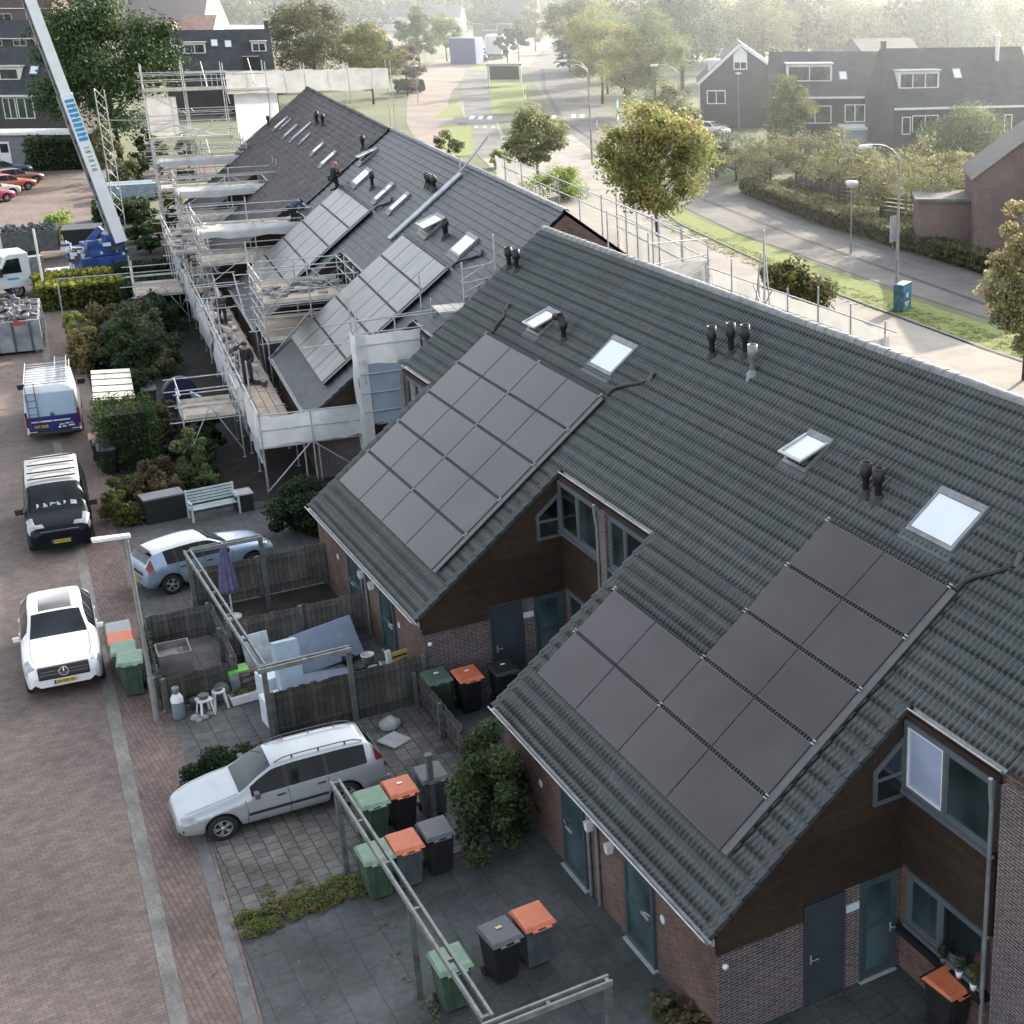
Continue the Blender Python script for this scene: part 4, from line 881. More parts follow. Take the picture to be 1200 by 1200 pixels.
# striped cushion + drying rack by the wall of the second house
sc_ = empty('deck_chair', (34.0, -9.65, 0), RAD(10), 'folded deck chair with yellow and black stripes against the brick wall', 'deck chair')
m = MB(); m.box((-.04, -.25, .35), (.0, .2, 1.15), Matrix.Rotation(RAD(8), 4, 'Y')); m.build('fabric', mat('yellow_cloth', (.55, .40, .12), rough=.7, var=.1), sc_)
for i in range(6): m = MB(); m.box((-.047, -.22, .40+.12*i), (-.041, .19, .445+.12*i), Matrix.Rotation(RAD(8), 4, 'Y')); m.build('stripe', M_BLACK, sc_)
m = MB(); m.box((-.06, .21, .2), (.02, .34, 1.25), Matrix.Rotation(RAD(8), 4, 'Y')); m.build('frame', M_PLASTIC, sc_)
dr = empty('drying_rack', (33.75, -9.35, 0), 0, 'white wire drying rack in the corner of the dark fence', 'drying rack'); m = MB()
for i in range(7): m.tube((-.3+.1*i, -.25, .9), (-.3+.1*i, .25, 1.0), .008, 5)
for s in (-1, 1): m.tube((-.32, s*.25, .95+s*.05), (.32, s*.25, .95+s*.05), .01, 5); m.tube((-.3, s*.25, .95), (.3, -s*.25, 0.02), .012, 5); m.tube((.3, s*.25, .95), (-.3, -s*.25, 0.02), .012, 5)
m.build('wire_frame', M_WHITE, dr)
# folded parasol
pa = empty('parasol', (41.2, -6.95, 0), 0, 'folded purple parasol hanging on the garden frame', 'parasol'); m = MB()
vs = []; n = 20
for i, (z, rr) in enumerate(((2.26, .05), (2.1, .09), (1.5, .17), (.95, .22), (.85, .20))):
    for k in range(n): t = 2*PI*k/n; q = rr*(1+.28*(k % 2)); vs.append((q*math.cos(t), q*math.sin(t), z))
m.add(vs, [(i*n+k, i*n+(k+1) % n, (i+1)*n+(k+1) % n, (i+1)*n+k) for i in range(4) for k in range(n)]); m.build('canopy', mat('purple_cloth', (.13, .12, .24), rough=.8, var=.2, scale=6), pa)
m = MB(); m.tube((0, 0, 0), (0, 0, 2.36), .022, 8); m.lathe([(.25, 0), (.25, .05), (.05, .09)], 16); m.build('pole', M_WHITE, pa)
# bench
be = empty('garden_bench', (50.05, -8.35, 0), RAD(4), 'white slatted garden bench with high back on the drive', 'bench')
m = MB()
for i in range(4): m.box((-.25+.13*i, -.8, .43), (-.14+.13*i, .8, .455))
m.build('seat', mat('bench_white', (.50, .60, .60), rough=.5, var=.15), be); m = MB()
for i in range(5): m.box((.27+.02*i, -.8, .52+.1*i), (.295+.02*i, .8, .59+.1*i))
m.build('backrest', mat('bench_white', (.5, .6, .6)), be)
for s in (-1, 1):
    for x, h in ((-.25, .66), (.30, 1.02)): m = MB(); m.box((x-.03, s*.78-.03, 0), (x+.03, s*.78+.03, h)); m.build('leg', mat('bench_white', (.5, .6, .6)), be)
    m = MB(); m.box((-.30, s*.78-.035, .662), (.30, s*.78+.035, .70)); m.build('armrest', mat('bench_white', (.5, .6, .6)), be)
# dark storage box
sb_ = empty('storage_box', (50.75, -6.85, 0), RAD(4), 'dark storage chest with grey lid beside the yellow green shrub', 'storage chest')
m = MB(); m.box((-.35, -.65, 0), (.35, .65, .85)); m.build('chest', M_BLACK, sb_, bevel=.02); m = MB(); m.box((-.38, -.68, .851), (.38, .68, .92)); m.build('lid', mat('lid_grey', (.16, .17, .19), rough=.5, var=.15), sb_, bevel=.02)
tc_ = empty('bench_table', (50.2, -9.35, 0), 0, 'small dark cabinet with pale top at the end of the white bench', 'cabinet')
m = MB(); m.box((-.3, -.28, 0), (.3, .28, .62)); m.build('body', M_BLACK, tc_); m = MB(); m.box((-.33, -.31, .621), (.33, .31, .67)); m.build('top', M_STONE, tc_)
# cream roofed shed
cs = empty('garden_shed', (58.9, -6.85, 0), RAD(-7), 'garden shed with cream ribbed flat roof beside the blue and white van', 'shed')
m = MB(); m.box((.7, -.62, 0), (4.2, .62, 2.2)); m.build('wall', M_WOODDARK, cs); m = MB(); m.add([(-.2, -.72, 2.22), (4.5, -.72, 2.22), (4.5, .72, 2.30), (-.2, .72, 2.30), (-.2, -.72, 2.27), (4.5, -.72, 2.27), (4.5, .72, 2.35), (-.2, .72, 2.35)], [(0,3,2,1),(4,5,6,7),(0,1,5,4),(1,2,6,5),(2,3,7,6),(3,0,4,7)])
m.build('roof', mat('cream_roof', (.60, .59, .48), rough=.6, var=.15, scale=2), cs)
for x in (.0, .9, 1.9, 2.9, 3.8): m = MB(); m.beam((x, -.72, 2.285), (x, .72, 2.365), .05, .03); m.build('rib', M_DGREY, cs)
# bag on the drive + white plastic bag
def bag(loc, label, m, s): 
    b = MB(); r = random.Random(int(s*99)); vs = []; n = 12
    for i, (z, q) in enumerate(((0, .8), (.25, 1.1), (.6, .95), (.85, .5), (1., .25))):
        for k in range(n): t = 2*PI*k/n; e = q*r.uniform(.75, 1.2); vs.append((s*e*math.cos(t), s*e*math.sin(t), z*s*1.2))
    b.add(vs, [(i*n+k, i*n+(k+1) % n, (i+1)*n+(k+1) % n, (i+1)*n+k) for i in range(4) for k in range(n)]+[tuple(range(4*n, 5*n))], smooth=True); return b.build('rubbish_bag', m, loc=loc, label=label, cat='bag')
bag((32.35, -8.75, 0), 'crumpled pale grey plastic bag behind the estate car', mat('bag_grey', (.40, .42, .44), rough=.5, var=.25, scale=6), .26)
leaning('paving_slab', (.6, .6, .06), (31.6, -8.6, .02), RAD(3), RAD(-4), .5, M_STONE, 'loose paving slab lying behind the estate car', 'slab')
lathe_obj('garden_lantern', [(0, 0), (.07, 0), (.08, .1), (.05, .16), (0, .17)], M_WHITE, (32.6, -4.1, 0), 'small white ball at the street end of the yew bush', 'ornament')

# ------------------------------------------------------------------ street lamps
M_LAMP = mat('lamp_grey', (.30, .31, .31), rough=.5, metal=.3, var=.15)
lp = empty('street_lamp', (35.92, -3.92, 0), 0, 'grey street lamp with flat white head on the near pavement', 'street lamp', None)
m = MB(); m.tube((0, 0, 0), (0, 0, 1.2), .075, 10, .07); m.tube((0, 0, 1.2), (0, 0, 4.95), .055, 10, .045); m.build('pole', M_LAMP, lp)
m = MB(); m.add([(-.1, -.10, 4.96), (.1, -.10, 4.96), (.13, .75, 5.02), (-.13, .75, 5.02), (-.08, -.10, 5.05), (.08, -.10, 5.05), (.1, .75, 5.1), (-.1, .75, 5.1)], [(0,3,2,1),(4,5,6,7),(0,1,5,4),(1,2,6,5),(2,3,7,6),(3,0,4,7)]); m.build('lamp_head', M_WHITE, lp, bevel=.02)
def arc_lamp(label, base, h, arm, ang, double=False):
    root = empty('street_lamp', base, ang, label, 'street lamp', 'tall bow lamps along the main road'); m = MB()
    m.tube((0, 0, 0), (0, 0, h*.86), .11, 8, .06); pts = [(arm*(1-math.cos(t))*.9, 0, h*.86+h*.14*math.sin(t)) for t in [PI/2*i/6 for i in range(7)]]
    m.path(pts, .05, 6); m.tube(pts[-1], (arm, 0, h*.995), .05, 6); m.build('pole', M_LAMP, root)
    m = MB(); m.box((arm-.1, -.12, h*.985), (arm+.7, .12, h*1.0+.05)); m.build('lamp_head', M_WHITE, root, bevel=.03)
    if double:
        m = MB(); m.path([(arm*(1-math.cos(t))*.8, .5*math.sin(t), h*.80+h*.16*math.sin(t)) for t in [PI/2*i/6 for i in range(7)]], .05, 6); m.build('second_arm', M_LAMP, root)
    return root
arc_lamp('tall bow lamp beside the blue advert box on the verge', site(1050, 362), 9.0, 2.2, RAD(98))
arc_lamp('tall bow lamp on the verge beyond the autumn tree', site(694, 192), 9.5, 2.4, RAD(100), True)
arc_lamp('bow lamp whose arm shows above the autumn tree crown', site(797, 180), 8.6, 2.6, RAD(100))
lp = empty('street_lamp', site(997, 297), 0, 'slim lamp with round flat lantern before the low hedge', 'street lamp'); m = MB(); m.tube((0, 0, 0), (0, 0, 4.3), .06, 8, .04); m.build('pole', M_LAMP, lp)
m = MB(); m.lathe([(.06, 4.25), (.30, 4.42), (.42, 4.6), (.36, 4.68), (.0, 4.74)], 14); m.build('lantern', M_WHITE, lp)
def slim_lamp(label, base, h):
    root = empty('street_lamp', base, 0, label, 'street lamp', 'slim post lamps in the distance'); m = MB(); m.tube((0, 0, 0), (0, 0, h), .06, 6, .04); m.build('pole', M_LAMP, root)
    m = MB(); m.lathe([(.05, h), (.35, h+.1), (.38, h+.2), (0, h+.28)], 10); m.build('lantern', M_WHITE, root)
slim_lamp('slim lamp before the dark van at the brown bush', site(490, 120), 4.6)
slim_lamp('farther slim lamp above the parked dark van', site(499, 85), 4.6)
slim_lamp('slim lamp standing on the planted island', site(588, 82), 5.5)
slim_lamp('slim grey pole before the brick gable house', site(866, 152), 6.)
# ------------------------------------------------------------------ vehicles
M_TYRE = mat('tyre', (.016, .016, .017), rough=.85, var=.15); M_ALLOY = mat('alloy', (.42, .43, .45), rough=.35, metal=.6, var=.15)
M_CARGLASS = mat('car_glass', (.018, .026, .033), rough=.05, spec=.45, var=.5, scale=.9, coat=.1, detail=1.); M_SIDEGLASS = mat('side_glass', (.012, .015, .018), rough=.08, spec=.25, var=.5, scale=.9); M_TRIM = mat('black_trim', (.02, .02, .022), rough=.6, var=.15)
M_LIGHT = mat('lamp_glass', (.40, .43, .45), rough=.08, coat=.8, var=.3, scale=4); M_TAIL = mat('tail_red', (.16, .012, .015), rough=.15, coat=.6, var=.2, scale=5)
M_PLATE = mat('plate_yellow', (.62, .50, .03), rough=.5, var=.06); M_INK = mat('plate_ink', (.02, .02, .02), rough=.6); M_EU = mat('plate_blue', (.02, .06, .35), rough=.5)
M_CHROME = mat('chrome', (.6, .61, .62), rough=.15, metal=.9, var=.05)
M_UNDER = mat('underbody', (.012, .012, .012), rough=.9)
def paint(name, c, metal=.25, rough=.32, var=.06, coat=None): return mat(name, c, rough=rough, metal=metal, var=var, scale=1.2, coat=(.6 if max(c) > .1 else .12) if coat is None else coat, spec=.5 if max(c) > .1 else .25)
def interp(tab, d):
    """monotone cubic over rows (d, v1, v2 ...)"""
    n = len(tab)
    i = 0
    while i < n-2 and d > tab[i+1][0]: i += 1
    h = tab[i+1][0]-tab[i][0]; t = min(1, max(0, (d-tab[i][0])/h)); out = []
    for c in range(1, len(tab[0])):
        def sl(j):
            if j <= 0 or j >= n-1: 
                j0 = max(0, min(n-2, j if j <= 0 else n-2)); return (tab[j0+1][c]-tab[j0][c])/(tab[j0+1][0]-tab[j0][0])
            a = (tab[j][c]-tab[j-1][c])/(tab[j][0]-tab[j-1][0]); b = (tab[j+1][c]-tab[j][c])/(tab[j+1][0]-tab[j][0])
            return 0 if a*b <= 0 else 2*a*b/(a+b)
        y0, y1, m0, m1 = tab[i][c], tab[i+1][c], sl(i)*h, sl(i+1)*h
        out.append((2*t**3-3*t*t+1)*y0+(t**3-2*t*t+t)*m0+(-2*t**3+3*t*t)*y1+(t**3-t*t)*m1)
    return out
def wheel(root, x, y, R, w, side, spokes=5, name='wheel'):
    Mx = Matrix.Translation((x, y, R)) @ Matrix.Rotation(-PI/2*side, 4, 'X')          # local z points outwards
    t = MB(); t.lathe([(R*.62, w/2-.02), (R*.93, w/2), (R, w/2-.04), (R, -w/2+.03), (R*.9, -w/2), (R*.6, -w/2)], 24, Mx)
    wo = t.build('wheel', M_TYRE, root)
    m = MB(); m.lathe([(R*.63, w/2-.02), (R*.60, w/2-.012), (R*.57, w/2-.03), (R*.55, w/2-.07)], 24, Mx)
    for k in range(spokes):
        a = 2*PI*k/spokes
        for da in (-.16, .16):
            m.beam(Mx @ Vector((.04*math.cos(a), .04*math.sin(a), w/2-.03)), Mx @ Vector((R*.58*math.cos(a+da), R*.58*math.sin(a+da), w/2-.028)), .035, .035)
    m.lathe([(.0, w/2-.005), (.05, w/2-.008), (.06, w/2-.03)], 12, Mx); m.build('rim', M_ALLOY, wo)
    m = MB(); m.lathe([(R*.58, w/2-.075), (0, w/2-.08)], 20, Mx); m.build('brake_disc', M_UNDER, wo)
def car(name, label, cat, loc, rz, spec, body, group=None, roofmat=None, lowmat=None, detail=True):
    L, tab, ax, R = spec['L'], spec['tab'], spec['axles'], spec['R']
    root = empty(name, loc, rz, label, cat, group)
    arch = R+.055
    ds = set(np.round(np.linspace(0, L, int(L/.13)+1), 3))
    for a in ax:
        for k in range(-8, 9): ds.add(round(a+arch*math.sin(k/8*PI/2), 3))
    for r_ in spec['rules']: ds.add(r_[1]); ds.add(r_[2])
    for row in tab: ds.add(row[0])
    ds = sorted(d for d in ds if 0 <= d <= L)
    ds = [d for i, d in enumerate(ds) if i == 0 or d-ds[i-1] > .012]
    rings = []; NP = 11
    for d in ds:
        zb, zw, zt, hw, ht = interp(tab, d); side = zb; x = L/2-d
        za = 0
        for a in ax:
            if abs(d-a) < arch: za = max(za, R+math.sqrt(max(0, arch**2-(d-a)**2)))
        z1 = max(zb, za); hh = zw-zb
        gz = lambda f: zw+(zt-zw)*f
        sill = max(zb+.10, za); mid = max(zb+hh*.45, za+.03); up = max(zb+hh*.78, za+.05)
        crease = spec.get('crease', .0)
        rings.append([(x, 0, z1), (x, hw*.80, z1), (x, hw*.975, sill), (x, hw*1.0, mid), (x, hw*(.992+crease), min(up, zw-.02)), (x, hw*.955, zw),
                      (x, hw*.955+(ht*1.0-hw*.955)*.92, gz(.86)), (x, ht*.90, gz(.95)), (x, ht*.62, gz(.985)), (x, ht*.3, gz(.998)), (x, 0, zt)])
    groups = {}
    def put(key, vs, fs, smooth=True): groups.setdefault(key, MB()).add(vs, fs, smooth=smooth)
    faces = {}
    for i in range(len(ds)-1):
        dm = (ds[i]+ds[i+1])/2
        for j in range(NP-1):
            key = 'body'
            for rule in spec['rules']:
                if rule[1] <= dm <= rule[2] and rule[3] <= j < rule[4] and (len(rule) < 6 or rule[5](dm, j, interp(tab, dm))): key = rule[0]
            if j == 0: key = 'underside'
            faces.setdefault(key, []).append((i, j))
    mats_ = {'body': body, 'roof_panel': roofmat or body, 'lower': lowmat or M_TRIM, 'windscreen': M_CARGLASS, 'side_window': M_SIDEGLASS, 'pillar': M_TRIM, 'rear_window': M_CARGLASS, 'headlight': M_LIGHT, 'tail_light': M_TAIL,
             'bumper': lowmat or M_TRIM, 'underside': M_UNDER, 'sunroof': spec.get('sunroof', M_CARGLASS), 'grille': M_TRIM, 'tailgate': spec.get('tailgate', body)}
    body_o = None
    for key in sorted(faces, key=lambda k: k != 'body'):
        fl = faces[key]; b = MB(); idx = {}; V = []; Fs = []
        if key in ('side_window', 'headlight', 'tail_light', 'pillar'):
            for s in (1, -1):
                b = MB()
                for i, j in fl:
                    q = [(rings[a][c][0], rings[a][c][1]*s, rings[a][c][2]) for (a, c) in ((i, j), (i+1, j), (i+1, j+1), (i, j+1))]
                    b.add(q, [(0, 1, 2, 3)], smooth=True)
                bo = b.build(key, mats_[key], root); bm = bmesh.new(); bm.from_mesh(bo.data); bmesh.ops.remove_doubles(bm, verts=bm.verts, dist=1e-4); bmesh.ops.recalc_face_normals(bm, faces=bm.faces); bm.to_mesh(bo.data); bm.free()
            continue
        for s in (1, -1):
            for i, j in fl:
                q = []
                for (a, c) in ((i, j), (i+1, j), (i+1, j+1), (i, j+1)):
                    kk = (a, c, s if rings[a][c][1] > 1e-6 else 0)
                    if kk not in idx: idx[kk] = len(V); p = rings[a][c]; V.append((p[0], p[1]*s, p[2]))
                    q.append(idx[kk])
                Fs.append(tuple(q if s == 1 else q[::-1]))
        if key == 'body':
            for e in (0, -1):
                pts = [(p[0], p[1], p[2]) for p in rings[e]]+[(p[0], -p[1], p[2]) for p in rings[e][-2:0:-1]]
                k0 = len(V); V += pts; Fs.append(tuple(range(k0, k0+len(pts))))
        b.add(V, Fs, smooth=True); b.sm[-1] = False
        if key == 'body': b.sm[-2] = False
        o = b.build(key, mats_[key], root)
        if key == 'body': body_o = o
    for a in ax:
        for s in (1, -1):
            hw = interp(tab, a)[3]; wheel(root, L/2-a, s*(hw-.105), R, .21, s, spec.get('spokes', 5))
    # wheel housings so that the arches are dark inside
    m = MB()
    for a in ax:
        for s in (1, -1): m.box((L/2-a-arch, s*.35, R*.9), (L/2-a+arch, s*(interp(tab, a)[3]-.24), R+arch*.98))
    m.build('wheel_housing', M_UNDER, root)
    if not detail: return root
    # door seams, handles, mirrors
    def side(d, z, s, off=.004):
        zb, zw, zt, hw, ht = interp(tab, d); f = (z-zb)/(zw-zb)
        w = hw*(.975+.025*min(1, f/.45)) if f < .45 else (hw*(1-.008*(f-.45)/.33) if f < .78 else hw*(.992-.037*(f-.78)/.22))
        return Vector((L/2-d, s*(w+off), z))
    if spec.get('seams'):
        for (d, z0, z1) in spec['seams']:
            for s in (1, -1):
                m = MB()
                P = [side(d+.03*math.sin(PI*t/5), z0+(z1-z0)*t/5, s) for t in range(6)]
                for p, q in zip(P, P[1:]): m.add([p-Vector((.006, 0, 0)), p+Vector((.006, 0, 0)), q+Vector((.006, 0, 0)), q-Vector((.006, 0, 0))], [(0, 1, 2, 3)])
                m.build('door_seam', M_TRIM, root)
    if spec.get('bonnet'):
        for s in (1, -1):
            m = MB(); P = []
            for t in range(13):
                d = spec['bonnet'][0]+(spec['bonnet'][1]-spec['bonnet'][0])*t/12; zb, zw, zt, hw, ht = interp(tab, d); P.append(Vector((L/2-d, s*ht*.90, zw+(zt-zw)*.95+.003)))
            for p, q in zip(P, P[1:]): m.add([p-Vector((0, .006, 0)), p+Vector((0, .006, 0)), q+Vector((0, .006, 0)), q-Vector((0, .006, 0))], [(0, 1, 2, 3)])
            m.build('bonnet_seam', M_TRIM, root)
    for (d, z) in spec.get('handles', ()):
        for s in (1, -1):
            p = side(d, z, s, .02); m = MB(); m.box((p.x-.09, p.y-.015, p.z-.016), (p.x+.09, p.y+.015, p.z+.016)); m.build('door_handle', spec.get('handlemat', M_TRIM), root, bevel=.008)
    if 'strip' in spec:
        d0, d1, z, mm = spec['strip']
        for s in (1, -1):
            m = MB(); n = 12; P = [side(d0+(d1-d0)*t/n, z+.02*t/n, s, .012) for t in range(n+1)]
            for p, q in zip(P, P[1:]): m.add([p-Vector((0, 0, .035)), q-Vector((0, 0, .035)), q+Vector((0, 0, .035)), p+Vector((0, 0, .035))], [(0, 1, 2, 3)])
            m.build('rubbing_strip', mm, root)
    if 'mirror' in spec:
        d, z, ms, mm = spec['mirror']
        for s in (1, -1):
            p = side(d, min(z, interp(tab, d)[1]-.02), s, 0); m = MB(); m.frustum((p.x, p.y+s*(.02+.10*ms), z-.02), (.10*ms, .18*ms), (.12*ms, .21*ms), .15*ms); m.beam(p, (p.x, p.y+s*.08, z+.02), .05, .04); m.build('mirror', mm, root, bevel=.02)
    if 'rails' in spec:
        d0, d1, y, z0 = spec['rails']
        for s in (1, -1):
            m = MB(); P = []
            for t in range(11):
                d = d0+(d1-d0)*t/10; zt = interp(tab, d)[2]; P.append((L/2-d, s*y, zt+.005+.055*min(1, 3*math.sin(PI*t/10))))
            m.path(P, .014, 6)
            for t in (2, 5, 8): m.tube(P[t], (P[t][0], P[t][1], P[t][2]-.07), .02, 6)
            m.build('roof_rail', M_DGREY, root)
    return root
def number_plate(root, M, w=.52, h=.11, name='number_plate', marks=True):
    m = MB(); m.box((-w/2, -.008, -h/2), (w/2, 0, h/2), M); o = m.build(name, M_PLATE, root)
    e = MB(); e.box((-w/2+.002, -.0105, -h/2+.002), (-w/2+.05, -.0085, h/2-.002), M); e.build('plate_band', M_EU, o)
    if marks:
        t = MB(); x = -w/2+.075
        for k, (ww, gp) in enumerate(((.045, .012), (.045, .03), (.045, .012), (.04, .012), (.045, .03), (.045, .012), (.04, 0))):
            t.box((x, -.0105, -h*.30), (x+ww*.32, -.0085, h*.30), M); t.box((x+ww*.68, -.0105, -h*.30), (x+ww, -.0085, h*.30), M); t.box((x+ww*.33, -.0105, -.008 if k % 2 else h*.18), (x+ww*.67, -.0085, .012 if k % 2 else h*.30), M); x += ww+gp
        t.build('plate_marks', M_INK, o)
    return o
def end_frame(x, z, front=True, tilt=0.):
    """frame whose -Y points out of the car end"""
    a = PI/2 if front else -PI/2
    return Matrix.Translation((x, 0, z)) @ Matrix.Rotation(a, 4, 'Z') @ Matrix.Rotation(tilt, 4, 'X')
tall = lambda h: (lambda d, j, v: v[2]-v[1] > h)
# --- silver estate car
ESTATE = dict(bonnet=(.2, 1.27), L=4.45, R=.31, axles=(.87, 3.485), crease=.004, tab=[(0, .34, .52, .57, .56, .40), (.05, .27, .60, .655, .68, .52), (.22, .22, .68, .745, .78, .62), (.55, .20, .765, .845, .835, .70), (1.0, .19, .845, .935, .85, .72), (1.28, .19, .885, .985, .85, .71),
    (1.75, .19, .915, 1.28, .85, .63), (2.08, .19, .925, 1.435, .85, .585), (2.6, .19, .94, 1.475, .85, .585), (3.3, .19, .96, 1.475, .85, .58), (3.95, .21, .98, 1.435, .84, .56), (4.12, .25, .985, 1.38, .83, .55), (4.34, .30, .98, 1.04, .80, .60), (4.42, .33, .80, .84, .77, .60), (4.45, .38, .62, .66, .72, .55)],
    rules=[('windscreen', 1.30, 2.02, 7, 10), ('pillar', 2.1, 3.2, 5, 6), ('side_window', 1.52, 2.22, 5, 6, tall(.22)), ('side_window', 2.32, 3.08, 5, 6), ('side_window', 3.16, 4.0, 5, 6), ('rear_window', 4.10, 4.33, 7, 10), ('headlight', .08, .40, 4, 6), ('tail_light', 4.05, 4.36, 5, 6, lambda d, j, v: d > 4.22), ('tail_light', 4.36, 4.42, 4, 5)],
    seams=[(1.38, .32, .86), (2.27, .28, .90), (3.12, .34, .92)], handles=[(2.12, .80), (2.98, .82)], strip=(1.42, 3.1, .50, M_TRIM), mirror=(1.62, .93, .95, M_DGREY), rails=(2.1, 4.0, .50, 1.5))
SILVER = paint('silver_paint', (.43, .46, .485), metal=.4, rough=.3)
est = car('estate_car', 'silver estate car with roof rails parked across the driveway', 'car', (30.22, -5.55, 0), RAD(88), ESTATE, SILVER); est.scale = (1.02, 1.0, .965)
m = MB(); m.box((2.185, -.42, .53), (2.215, .42, .60)); m.build('grille', M_TRIM, est); m = MB(); m.box((2.16, -.62, .30), (2.20, .62, .36)); m.build('air_intake', M_TRIM, est)
for s in (1, -1):
    m = MB(); m.box((2.0, s*.70, .40), (2.14, s*.735, .45)); m.build('bumper_strip', M_TRIM, est)
    m = MB(); m.beam((.80, s*.30-.1, 1.02), (.60, s*.30+.30, 1.13), .02, .02); m.build('wiper', M_TRIM, est)
m = MB(); m.box((-1.9, -.3, 1.49), (-1.88, .3, 1.5)); m.build('rear_seam', M_TRIM, est)
m = MB(); m.frustum((-2.12, 0, .32), (.30, 1.62), (.24, 1.66), .22); m.build('rear_bumper', M_MGREY, est, bevel=.03)
number_plate(est, end_frame(-2.245, .62, False))
# --- white suv with panorama roof
SUV = dict(bonnet=(.3, 1.46), L=4.66, R=.36, axles=(.86, 3.73), crease=.006, sunroof=mat('panorama_glass', (.20, .185, .18), rough=.12, coat=.6, var=.6, scale=.8, detail=1.), spokes=7, tab=[(0, .40, .66, .74, .72, .48), (.06, .30, .82, .90, .82, .60), (.3, .24, .92, .99, .90, .72), (.7, .23, .985, 1.055, .935, .78), (1.25, .23, 1.05, 1.13, .945, .78), (1.48, .23, 1.075, 1.165, .945, .77),
    (2.0, .23, 1.09, 1.47, .945, .68), (2.3, .23, 1.10, 1.60, .945, .65), (2.8, .23, 1.115, 1.64, .945, .65), (3.6, .23, 1.15, 1.60, .94, .63), (4.1, .26, 1.16, 1.48, .92, .60), (4.5, .34, 1.12, 1.16, .88, .62), (4.62, .38, .95, .99, .84, .60), (4.66, .42, .72, .76, .78, .55)],
    rules=[('windscreen', 1.50, 2.22, 7, 10), ('sunroof', 2.30, 3.75, 8, 10), ('pillar', 2.6, 3.75, 5, 6), ('side_window', 1.75, 2.66, 5, 6, tall(.22)), ('side_window', 2.75, 3.62, 5, 6), ('side_window', 3.7, 4.1, 5, 6, tall(.25)), ('rear_window', 4.08, 4.46, 7, 10), ('headlight', .10, .62, 4, 6, lambda d, j, v: j == 5 and d < .52 or j == 4 and d < .4), ('lower', 0, 4.66, 1, 2), ('tail_light', 4.3, 4.62, 4, 5)],
    seams=[(1.5, .35, 1.03), (2.72, .33, 1.06), (3.66, .5, 1.08)], handles=[(2.55, .95), (3.45, .98)], handlemat=M_WHITE, mirror=(1.78, 1.08, .85, M_WHITE))
WHITE = paint('white_paint_car', (.80, .80, .81), metal=.0, rough=.3, var=.03)
def suv_front(c):
    m = MB(); m.prism([(2.33, .60), (2.37, .66), (2.30, .93), (2.18, .93), (2.2, .60)], 'y', -.60, .60); m.build('grille', M_TRIM, c, bevel=.02)
    for z, x in ((.74, 2.353), (.82, 2.333)): m = MB(); m.box((x-.02, -.56, z), (x+.004, .56, z+.018)); m.build('grille_bar', M_CHROME, c)
    st = MB(); Mx = Matrix.Translation((2.345, 0, .79)) @ Matrix.Rotation(PI/2-.26, 4, 'Y')
    st.lathe([(.105, 0), (.12, .008), (.105, .016), (.095, .008), (.105, 0)], 24, Mx)
    for k in range(3): a = PI+2*PI*k/3; st.beam(Mx @ Vector((0, 0, .008)), Mx @ Vector((.1*math.cos(a), .1*math.sin(a), .008)), .022, .014)
    st.build('round_badge', M_CHROME, c)
    for s in (1, -1): m = MB(); m.frustum((2.20, s*.66, .42), (.06, .28), (.08, .36), .13); m.build('air_intake', M_TRIM, c, bevel=.01)
    m = MB(); m.box((2.24, -.6, .36), (2.30, .6, .41)); m.build('lower_trim', M_CHROME, c)
    number_plate(c, end_frame(2.40, .545, True, RAD(-4))); m = MB(); m.box((2.28, -.27, .48), (2.39, .27, .61)); m.build('plate_holder', WHITE, c)
suv = car('suv', 'white suv with a large panorama roof driving on the brick street', 'car', (40.75, -2.42, 0), RAD(180-5), SUV, WHITE)
suv_front(suv)
m = MB(); m.box((.52, -.58, 1.19), (.50, -.44, 1.22)); m.add([(.66, -.70, 1.19), (.66, -.58, 1.19), (.56, -.57, 1.265), (.56, -.69, 1.265)], [(0, 1, 2, 3)]); m.build('windscreen_sticker', M_WHITE, suv)
# --- dark van
VAN = dict(L=4.97, R=.33, axles=(.92, 3.85), tab=[(0, .36, .72, .80, .74, .5), (.08, .26, .88, .96, .86, .66), (.35, .22, 1.0, 1.08, .94, .78), (.75, .21, 1.10, 1.20, .975, .82), (.95, .21, 1.15, 1.27, .98, .82), (1.5, .21, 1.2, 1.72, .985, .76), (1.82, .21, 1.22, 1.92, .985, .78), (2.2, .21, 1.24, 1.98, .985, .80), (4.5, .22, 1.25, 1.98, .985, .80), (4.85, .25, 1.25, 1.95, .98, .80), (4.94, .32, 1.22, 1.86, .96, .78), (4.97, .36, 1.1, 1.6, .93, .74)],
    rules=[('windscreen', .98, 1.74, 7, 10), ('side_window', 1.15, 1.55, 5, 6, tall(.28)), ('side_window', 1.62, 2.32, 5, 6), ('headlight', .10, .66, 4, 8, lambda d, j, v: (j in (5, 6) and d < .66) or (j == 4 and d < .42) or (j == 7 and d < .3)), ('roof_panel', 1.80, 4.98, 6, 10)],
    seams=[(1.1, .35, 1.14), (2.36, .33, 1.2), (3.6, .5, 1.2)], handles=[(2.2, 1.05)], mirror=(1.25, 1.16, 1.25, M_TRIM))
NAVY = mat('navy_paint', (.006, .008, .014), rough=.3, metal=0, var=.06, spec=.18, coat=.05); CREAM = paint('pale_van_roof', (.36, .355, .335), metal=.1, rough=.45)
van = car('panel_van', 'dark navy panel van with pale roof bars parked on the street', 'van', (51.55, -3.72, 0), RAD(180-5.5), VAN, NAVY, roofmat=CREAM)
for d in (2.05, 2.75, 3.6, 4.4): m = MB(); m.box((2.485-d-.025, -.72, 2.005), (2.485-d+.025, .72, 2.045)); m.build('roof_bar', M_TRIM, van)
